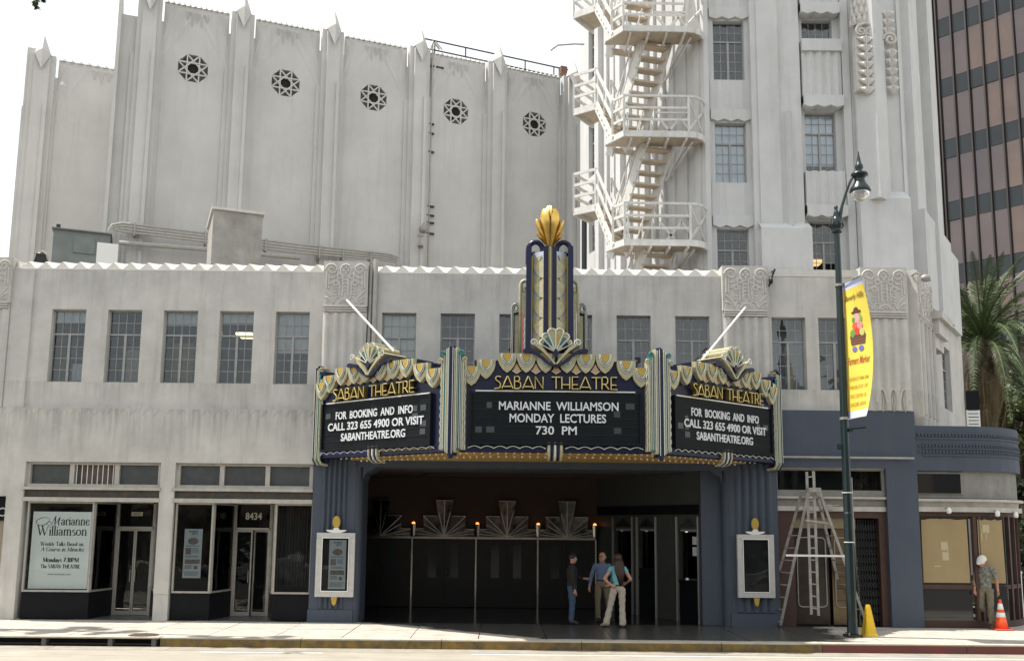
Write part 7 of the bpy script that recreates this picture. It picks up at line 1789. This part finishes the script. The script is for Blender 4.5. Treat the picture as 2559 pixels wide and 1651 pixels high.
e = MB(); e.bar(at3(768,332,AY+.0), at3(868,332,AY+.0), .12,.10,(0,0,1)); e.build('top_plate', M_ALU, ld)
g = G(*zl3(1190,1420)); s_ = at3(1120,395,g.y); e = MB(); e.bar((g.x,g.y,0),s_,.05,.03,(0,1,0)); tag(e.build('pale_pole', M_PIPEP), 'thin pale pole leaning up behind the green lamp post', 'pole')

# ================================================================ CONES
def square_cone(x,y,h,w0,w1,lab):
    t = thing('wet_floor_cone', lab, 'caution cone', (x,y,0)); T = Matrix.Translation((x,y,0)) @ Matrix.Rotation(.12,4,'Z'); M_ = mat('yellow_plastic',(.78,.50,.02),.35,vary=.1)
    e = MB(T); 
    def ring_(w,z,c=.75): return [(w*a,w*b,z) for a,b in ((-1,-c),(-c,-1),(c,-1),(1,-c),(1,c),(c,1),(-c,1),(-1,c))]
    R = [ring_(w1*1.15,0),ring_(w1*1.1,.04),ring_(w1,.05),ring_(w0,h-.04),ring_(w0*.8,h)]
    e.add([p for r in R for p in r],[(i*8+k,i*8+(k+1)%8,(i+1)*8+(k+1)%8,(i+1)*8+k) for i in range(4) for k in range(8)]+[tuple(range(32,40))]); e.build('body', M_, t)
    Mt = T @ Matrix.Translation((0,-w1-.001,0)) @ Matrix.Rotation(-math.atan((w1-w0)/(h-.09)),4,'X')
    for s,z,sz in (('CAUTION',.44,.05),('WET',.30,.06),('FLOOR',.24,.055),('PISO',.16,.05),('MOJADO',.11,.045)): text_mesh(s,sz,Mt,-.004,M_INK if z < .4 else mat('red_print',(.5,.05,.02),.5),'lettering',t,0,z,ext=.0005,cw=.8)
g = G(2026,1481); square_cone(g.x,g.y,.68,.045,.135,'yellow square wet floor cone beside the green lamp post')
g = G(2335,1467); tc_ = thing('traffic_cone', 'orange traffic cone with two white reflective bands near the walking man', 'traffic cone', (g.x,g.y,0)); T = Matrix.Translation((g.x,g.y,0))
M_OR = mat('orange_plastic', (.80,.085,.015), .45); M_RW = mat('reflective_white', (.8,.8,.78), .4)
e = MB(T); e.box(-.21,.21,-.21,.21,0,.035); e.build('base', mat('faded_orange_base',(.55,.07,.04),.6), tc_, bevel=.015)
rr = lambda z: .155-.128*(z-.035)/.68
for nm,z0,z1,mt in (('body',.035,.30,M_OR),('white_band',.30,.41,M_RW),('body',.41,.48,M_OR),('white_band',.48,.62,M_RW),('body',.62,.715,M_OR)):
    k_ = .002 if nm == 'white_band' else 0; e = MB(T); e.lathe([(rr(z0)+k_,z0),(rr(z1)+k_,z1)],n=20); e.build(nm, mt, tc_, True)

# ================================================================ PEOPLE
import numpy as np
def human(lab, x, y, face, H, J, fat, mats, build_extra, group=None):
    """J: joints in a body frame (x right of viewer when facing -Y, y depth, z up) for a 1.75 m figure"""
    t = thing('person', lab, 'person', (x,y,0), group); sc = H/1.75
    M = Matrix.Translation((x,y,0)) @ Matrix.Rotation(face,4,'Z') @ Matrix.Scale(sc,4)
    V = {k:Vector(v) for k,v in J.items()}
    caps = []
    def cap(a,b,ra,rb,tg,fl=1.0): caps.append((V[a] if isinstance(a,str) else Vector(a), V[b] if isinstance(b,str) else Vector(b), ra, rb, tg, fl))
    f = fat
    cap('pelvis','waist',.135*f,.12*f,'pants',.72); cap('waist','chest',.125*f,.15*f,'shirt',.70); cap('chest','neck0',.15,.085,'shirt',.68)
    cap('shL','shR',.062,.062,'shirt'); cap('neck0','head0',.052,.055,'skin')
    hc = V['head']; d_ = V['look'].normalized()
    cap(hc+Vector((0,0,-.04))+d_*.01, hc+Vector((0,0,.05))-d_*.01,.083,.088,'skin'); cap(hc+d_*.035+Vector((0,0,-.085)),hc+d_*.03+Vector((0,0,-.03)),.045,.06,'skin')
    cap(hc+d_*.088+Vector((0,0,.0)),hc+d_*.108+Vector((0,0,-.025)),.009,.014,'skin')
    sd = d_.cross(Vector((0,0,1))).normalized()
    for s in (-1,1): cap(hc+sd*s*.086+Vector((0,0,.01)),hc+sd*s*.086+Vector((0,0,-.025)),.014,.010,'skin')
    for s in 'LR':
        cap('sh'+s,'el'+s,.052,.042,'sleeve'); cap('el'+s,'wr'+s,.040,.028,'fore'); cap('hip'+s,'kn'+s,.088*f**.5,.062,'pants'); cap('kn'+s,'an'+s,.060,fatleg.get(lab[:5],.048),'pants'); cap('an'+s,'to'+s,.040,.034,'shoe')
        w = V['wr'+s]; hd = (V['ha'+s]-w).normalized(); pn_ = V.get('pn'+s, Vector((0,-1,0))); ac = hd.cross(pn_).normalized()
        cap(w,w+hd*.085,.026,.034,'skin')
        for k in range(4):
            b_ = w+hd*.085+ac*(k-1.5)*.019; L_ = (.068,.078,.072,.056)[k]; m1 = b_+hd*L_*.5+pn_*.008; cap(b_,m1,.010,.009,'skin'); cap(m1,m1+hd*L_*.42+pn_*.02,.009,.0075,'skin')
        th = w+hd*.03+ac*-.03; cap(th,th+hd*.045-ac*.025,.012,.010,'skin'); cap(th+hd*.045-ac*.025,th+hd*.075-ac*.022,.010,.009,'skin')
    # continuous surface: union of tapered limbs, voxel-remeshed and smoothed
    e = MB()
    for a,b,ra,rb,tg,fl in caps:
        ax = (b-a); L_ = ax.length; ax.normalize(); up = Vector((0,1,0)) if abs(ax.y) < .9 else Vector((1,0,0)); s1 = ax.cross(up).normalized(); s2 = s1.cross(ax)
        rings = []; n = 14
        prof = [(-1,.02),(-.8,.6),(-.5,.866),(0,1)]
        for q,rf in prof: rings.append((a+ax*ra*q*(.9 if tg != 'pants' else .7), ra*rf))
        for q,rf in prof[::-1]: rings.append((b-ax*rb*q*(.9 if tg != 'pants' else .7), rb*rf))
        vs = [c+s1*(r*cos(2*pi*k/n))+s2*(r*fl*sin(2*pi*k/n)) for c,r in rings for k in range(n)]
        fs = [(i*n+k,i*n+(k+1)%n,(i+1)*n+(k+1)%n,(i+1)*n+k) for i in range(len(rings)-1) for k in range(n)]+[tuple(range(n-1,-1,-1)),tuple(range((len(rings)-1)*n,len(rings)*n))]
        e.add(vs,fs)
    me = e.mesh('raw', mats['skin']); ob = bpy.data.objects.new('raw', me); COL.objects.link(ob)
    r = ob.modifiers.new('r','REMESH'); r.mode = 'VOXEL'; r.voxel_size = .0105; s = ob.modifiers.new('s','SMOOTH'); s.factor = .5; s.iterations = 3
    dg = bpy.context.evaluated_depsgraph_get(); dg.update(); bm_ = bpy.data.meshes.new_from_object(ob.evaluated_get(dg)); bpy.data.objects.remove(ob)
    nv_ = len(bm_.vertices); co = np.empty(nv_*3); bm_.vertices.foreach_get('co',co); co = co.reshape(-1,3); no = np.empty(nv_*3); bm_.vertices.foreach_get('normal',no); no = no.reshape(-1,3)
    best = np.full(nv_,1e9); lab_ = np.zeros(nv_,int); tl_ = np.zeros(nv_)
    for i,(a,b,ra,rb,tg,fl) in enumerate(caps):
        A = np.array(a); B = np.array(b); ab = B-A; tt = np.clip(((co-A)@ab)/(ab@ab+1e-9),0,1); dd = np.linalg.norm(co-(A+tt[:,None]*ab),axis=1)-(ra+(rb-ra)*tt); m = dd < best; best[m] = dd[m]; lab_[m] = i; tl_[m] = tt[m]
    tags = np.array([['skin','shirt','sleeve','fore','pants','shoe'].index(c[4]) for c in caps])[lab_]
    polys = [tuple(p.vertices) for p in bm_.polygons]
    MW = M; 
    def make(name, sel, off, mt, rough=0):
        keep = [p for p in polys if sum(sel[v] for v in p) >= 3]; used = sorted({v for p in keep for v in p}); mp = {v:i for i,v in enumerate(used)}
        rg = np.random.RandomState(3); cc = co+no*off
        if rough: cc = cc+no*(rough*np.sin(co[:,2:3]*38+np.sin(co[:,0:1]*25)*2+np.sin(co[:,1:2]*31)))
        m2 = bpy.data.meshes.new(name); m2.from_pydata([tuple(wmat(t).inverted() @ MW @ Vector(cc[v])) for v in used],[],[[mp[v] for v in p] for p in keep]); m2.materials.append(mt)
        m2.polygons.foreach_set('use_smooth',[True]*len(keep)); o = bpy.data.objects.new(name,m2); COL.objects.link(o); o.parent = t; WM[o.name] = wmat(t); return o
    make('body', np.ones(nv_,bool), 0, mats['skin'])
    z = co[:,2]; wz = V['waist'].z+mats.get('hem',-.03)
    slv = mats.get('sleeve',1.0)
    top = (tags == 1)|((tags == 4)&(z > wz))|((tags == 2)&(tl_ <= slv+.001)); 
    if mats.get('long'): top = top|(tags == 2)|((tags == 3)&(tl_ < .93))
    top &= ~((tags == 0))
    make('shirt', top, .012, mats['shirt'], .004)
    make('trousers', (tags == 4)&(z <= wz+.03), .009, mats['pants'], .004)
    make('shoes', tags == 5, .006, mats['shoe'])
    # face details
    e = MB(M)
    for s in (-1,1): p = hc+d_*.082+sd*s*.032+Vector((0,0,.022)); e.blob(p,.010,.010,.007,6,4)
    e.build('eyes', mats['ink'], t); e = MB(M); p = hc+d_*.088+Vector((0,0,-.052)); e.bar(p-sd*.022,p+sd*.022,.010,.008); e.build('mouth', mats['lip'], t)
    build_extra(t, M, V, hc, d_, sd)
    return t
fatleg = {}
def base_pose(): return dict(pelvis=(0,0,.93),waist=(0,0,1.08),chest=(0,0,1.30),neck0=(0,0,1.45),head0=(0,-.015,1.56),head=(0,-.02,1.635),look=(0,-1,0),
    shL=(-.185,0,1.405),shR=(.185,0,1.405),elL=(-.24,.02,1.13),elR=(.24,.02,1.13),wrL=(-.25,-.05,.88),wrR=(.25,-.05,.88),haL=(-.25,-.07,.78),haR=(.25,-.07,.78),
    hipL=(-.095,0,.90),hipR=(.095,0,.90),knL=(-.11,-.01,.49),knR=(.11,-.01,.49),anL=(-.12,.02,.09),anR=(.12,.02,.09),toL=(-.13,-.13,.035),toR=(.13,-.13,.035),pnL=(.8,-.6,0),pnR=(-.8,-.6,0))
M_SK = mat('skin', (.50,.27,.18), .55, vary=.1, scale=8); M_INK2 = mat('dark_feature', (.02,.015,.012), .4); M_LIP = mat('lip', (.30,.10,.08), .5)
def cl(skin=M_SK, shirt=None, pants=None, shoe=None, **k): return dict(skin=skin, shirt=shirt, pants=pants, shoe=shoe or mat('dark_shoe',(.03,.025,.02),.5), ink=M_INK2, lip=M_LIP, **k)
def cap_hair(e, hc, d_, r=.098, z0=-.0):
    vs = []; fs = []; n, m = 16, 8; up = Vector((0,0,1)); sd = d_.cross(up).normalized()
    for i in range(m+1):
        for k in range(n):
            ph = 2*pi*k/n; fr = max(0,cos(ph)); th = (pi*.62-fr*pi*.30)*i/m
            vs.append(hc+up*(.03+r*1.05*cos(th))+(d_*cos(ph)*1.08+sd*sin(ph))*r*sin(th)-d_*.008)
    for i in range(m):
        for k in range(n): fs.append((i*n+k,(i+1)*n+k,(i+1)*n+(k+1)%n,i*n+(k+1)%n))
    e.add(vs,fs)
# 1 man in dark shirt, seen side-on, gesturing to the right
def ex1(t,M,V,hc,d_,sd): e = MB(M); cap_hair(e,hc,d_,.101); e.build('hair', mat('black_hair',(.012,.01,.01),.6), t, True)
J = base_pose(); J.update(elR=(.25,-.10,1.14),wrR=(.20,-.33,1.12),haR=(.18,-.43,1.11),pnR=(0,.2,1),elL=(-.25,.0,1.12),wrL=(-.24,-.06,.86),haL=(-.23,-.08,.76),head=(0,-.03,1.63),look=(.25,-1,-.05))
g = G(1333,1454); human('man in loose black shirt and blue jeans gesturing in the theatre entrance', g.x, g.y, radians(90), 1.69, J, 1.22, cl(shirt=mat('black_shirt',(.022,.019,.02),.9), pants=mat('blue_denim',(.06,.10,.16),.9,vary=.25,scale=14), long=True, hem=-.14), ex1)
# 2 older man in blue shirt facing us
def ex2(t,M,V,hc,d_,sd):
    e = MB(M)
    for s in (-1,1): e.blob(hc+sd*s*.078-d_*.03+Vector((0,0,-.0)),.022,.035,.05,6,5)
    e.build('grey_hair', mat('grey_hair',(.35,.33,.31),.8), t, True)
    e = MB(M)
    for s in (-1,1): e.tube([hc+d_*.095+sd*(s*.034+.024*cos(a))+Vector((0,0,.018+.017*sin(a))) for a in [2*pi*k/8 for k in range(8)]],.004,4,closed=True)
    e.build('glasses', M_INK2, t)
    e = MB(M); W_2 = V['waist']; e.lathe([(.155,-.02),(.155,.015)],(0,0,W_2.z-.03),18,1,.74); e.build('belt', M_INK2, t)
J = base_pose(); J.update(look=(-.75,-1,0),elL=(-.28,.03,1.14),wrL=(-.33,-.02,.90),haL=(-.34,-.03,.80),elR=(.28,.05,1.13),wrR=(.20,-.10,.96),haR=(.13,-.13,.93),knL=(-.12,-.02,.49),anL=(-.10,0,.09),toL=(-.16,-.12,.035),knR=(.15,0,.49),anR=(.20,.02,.09),toR=(.25,-.10,.035))
g = G(1404,1448); human('older man in a blue long sleeved shirt and khaki trousers facing the street', g.x, g.y, 0, 1.70, J, 1.10, cl(shirt=mat('chambray_shirt',(.12,.17,.27),.9,vary=.15,scale=10), pants=mat('khaki_cotton',(.20,.165,.105),.9,vary=.2,scale=9), long=True, hem=-.02), ex2)
# 3 woman seen from behind, hands on hips, long hair
def ex3(t,M,V,hc,d_,sd):
    hm = mat('long_brown_hair',(.06,.028,.016),.5,vary=.4,scale=40); e = MB(M); cap_hair(e,hc,d_,.104)
    rnd = random.Random(4)
    for k in range(30):
        a = pi*(.08+.84*k/29); s = cos(a); b = sin(a); p0 = hc+sd*s*.085-d_*b*.085+Vector((0,0,.04)); L_ = .52+.10*b+rnd.uniform(-.05,.04)
        e.tube([p0, hc+sd*s*.105-d_*(.085+b*.035)+Vector((0,0,-.12)), hc+sd*(s*.115+.01)-d_*(.10+b*.06)+Vector((0,0,-.30)), hc+sd*(s*.06+.03)-d_*(.10+b*.06)+Vector((0,0,-L_))],[.022,.026,.024,.008],5)
    e.build('hair', hm, t, True)
    e = MB(M); 
    for s in (-1,1): e.blob(hc+d_*.09+sd*s*.034+Vector((0,0,.02)),.024,.024,.018,8,5)
    e.build('sunglasses', M_INK2, t)
    e = MB(M); e.lathe([(.142,-.015),(.142,.015)],(0,0,V['waist'].z-.075),18,1,.76); e.build('belt', M_INK2, t)
J = base_pose(); J.update(shL=(-.165,0,1.39),shR=(.165,0,1.39),look=(.35,-1,0),elR=(.33,.07,1.16),wrR=(.19,.12,1.02),haR=(.09,.14,.99),pnR=(0,-1,0),elL=(-.31,.03,1.15),wrL=(-.22,-.10,1.06),haL=(-.13,-.13,1.04),pnL=(0,1,0),
    hipR=(.10,0,.90),knR=(.19,-.02,.50),anR=(.29,-.02,.09),toR=(.40,-.08,.035),knL=(-.10,0,.50),anL=(-.11,.02,.09),toL=(-.12,-.11,.035))
fatleg['woman'] = .074
g = G(1441,1461); human('woman with long brown hair, turquoise top and cream flared trousers, seen from behind', g.x, g.y, radians(176), 1.70, J, .95, cl(shirt=mat('turquoise_top',(.03,.36,.42),.8,vary=.4,scale=2.0,col2=(.30,.50,.56)), pants=mat('cream_trousers',(.50,.43,.36),.9,vary=.12,scale=9), shoe=mat('tan_shoe',(.25,.18,.12),.5), sleeve=.30, hem=-.09), ex3)
# 4 man walking in camouflage T-shirt and white cap
def ex4(t,M,V,hc,d_,sd):
    mc_ = mat('white_cap',(.72,.69,.64),.8,vary=.1,scale=20); e = MB(M); vs = []; fs = []; n, m = 18, 7; up = Vector((0,0,1)); r = .116
    for i in range(m+1):
        for k in range(n): ph = 2*pi*k/n; th = pi*.5*i/m; vs.append(hc+up*(.035+r*1.02*cos(th))+(d_*cos(ph)*1.08+sd*sin(ph))*r*sin(th))
    for i in range(m):
        for k in range(n): fs.append((i*n+k,(i+1)*n+k,(i+1)*n+(k+1)%n,i*n+(k+1)%n))
    e.add(vs,fs); e.build('cap', mc_, t, True)
    e = MB(M); P_ = []
    for q in (0,1):
        for k in range(9): a = radians(-62+124*k/8); P_.append(hc+(d_*cos(a)*1.08+sd*sin(a))*r*1.0+up*(.033+q*.006))
        for k in range(9): a = radians(-62+124*k/8); P_.append(hc+(d_*cos(a)*1.08+sd*sin(a)*.9)*r*1.0+d_*.085*cos(a)+up*(.008+q*.006))
    f_ = []
    for q in (0,1):
        o = q*18; f_ += [((o+k,o+k+1,o+k+10,o+k+9) if q else (o+k+9,o+k+10,o+k+1,o+k)) for k in range(8)]
    f_ += [(9+k,10+k,28+k,27+k) for k in range(8)]
    e.add(P_,f_); e.build('cap_brim', mc_, t, True)
    e = MB(M); e.blob(hc-d_*.05+Vector((0,0,-.02)),.072,.06,.05,8,5); e.build('hair', mat('brown_hair',(.04,.025,.018),.8), t, True)
M_CAMO = mat('camouflage_cloth', (.30,.30,.27), .9, vary=.9, scale=17, col2=(.035,.045,.035))
J = base_pose(); J.update(neck0=(-.01,-.03,1.44),head0=(-.02,-.06,1.545),head=(-.03,-.10,1.60),look=(-.15,-1,-.45),chest=(0,-.01,1.29),
    elR=(.24,.08,1.14),wrR=(.27,.02,.90),haR=(.28,-.02,.80),elL=(-.24,-.02,1.14),wrL=(-.22,-.14,.92),haL=(-.21,-.19,.84),
    hipL=(-.09,0,.90),knL=(-.11,-.04,.50),anL=(-.10,.30,.22),toL=(-.10,.22,.09),hipR=(.09,0,.90),knR=(.11,-.10,.50),anR=(.10,-.08,.09),toR=(.10,-.23,.035))
g = G(2303,1463); human('man in camouflage t-shirt and white cap walking past the papered windows, looking down', g.x, g.y, radians(-38), 1.74, J, 1.0, cl(skin=mat('tanned_skin',(.40,.19,.12),.6), shirt=M_CAMO, pants=mat('olive_cargo_cotton',(.20,.17,.12),.9,vary=.3,scale=8), sleeve=.85, hem=-.10), ex4)
print('objects', len(bpy.data.objects), 'glass');
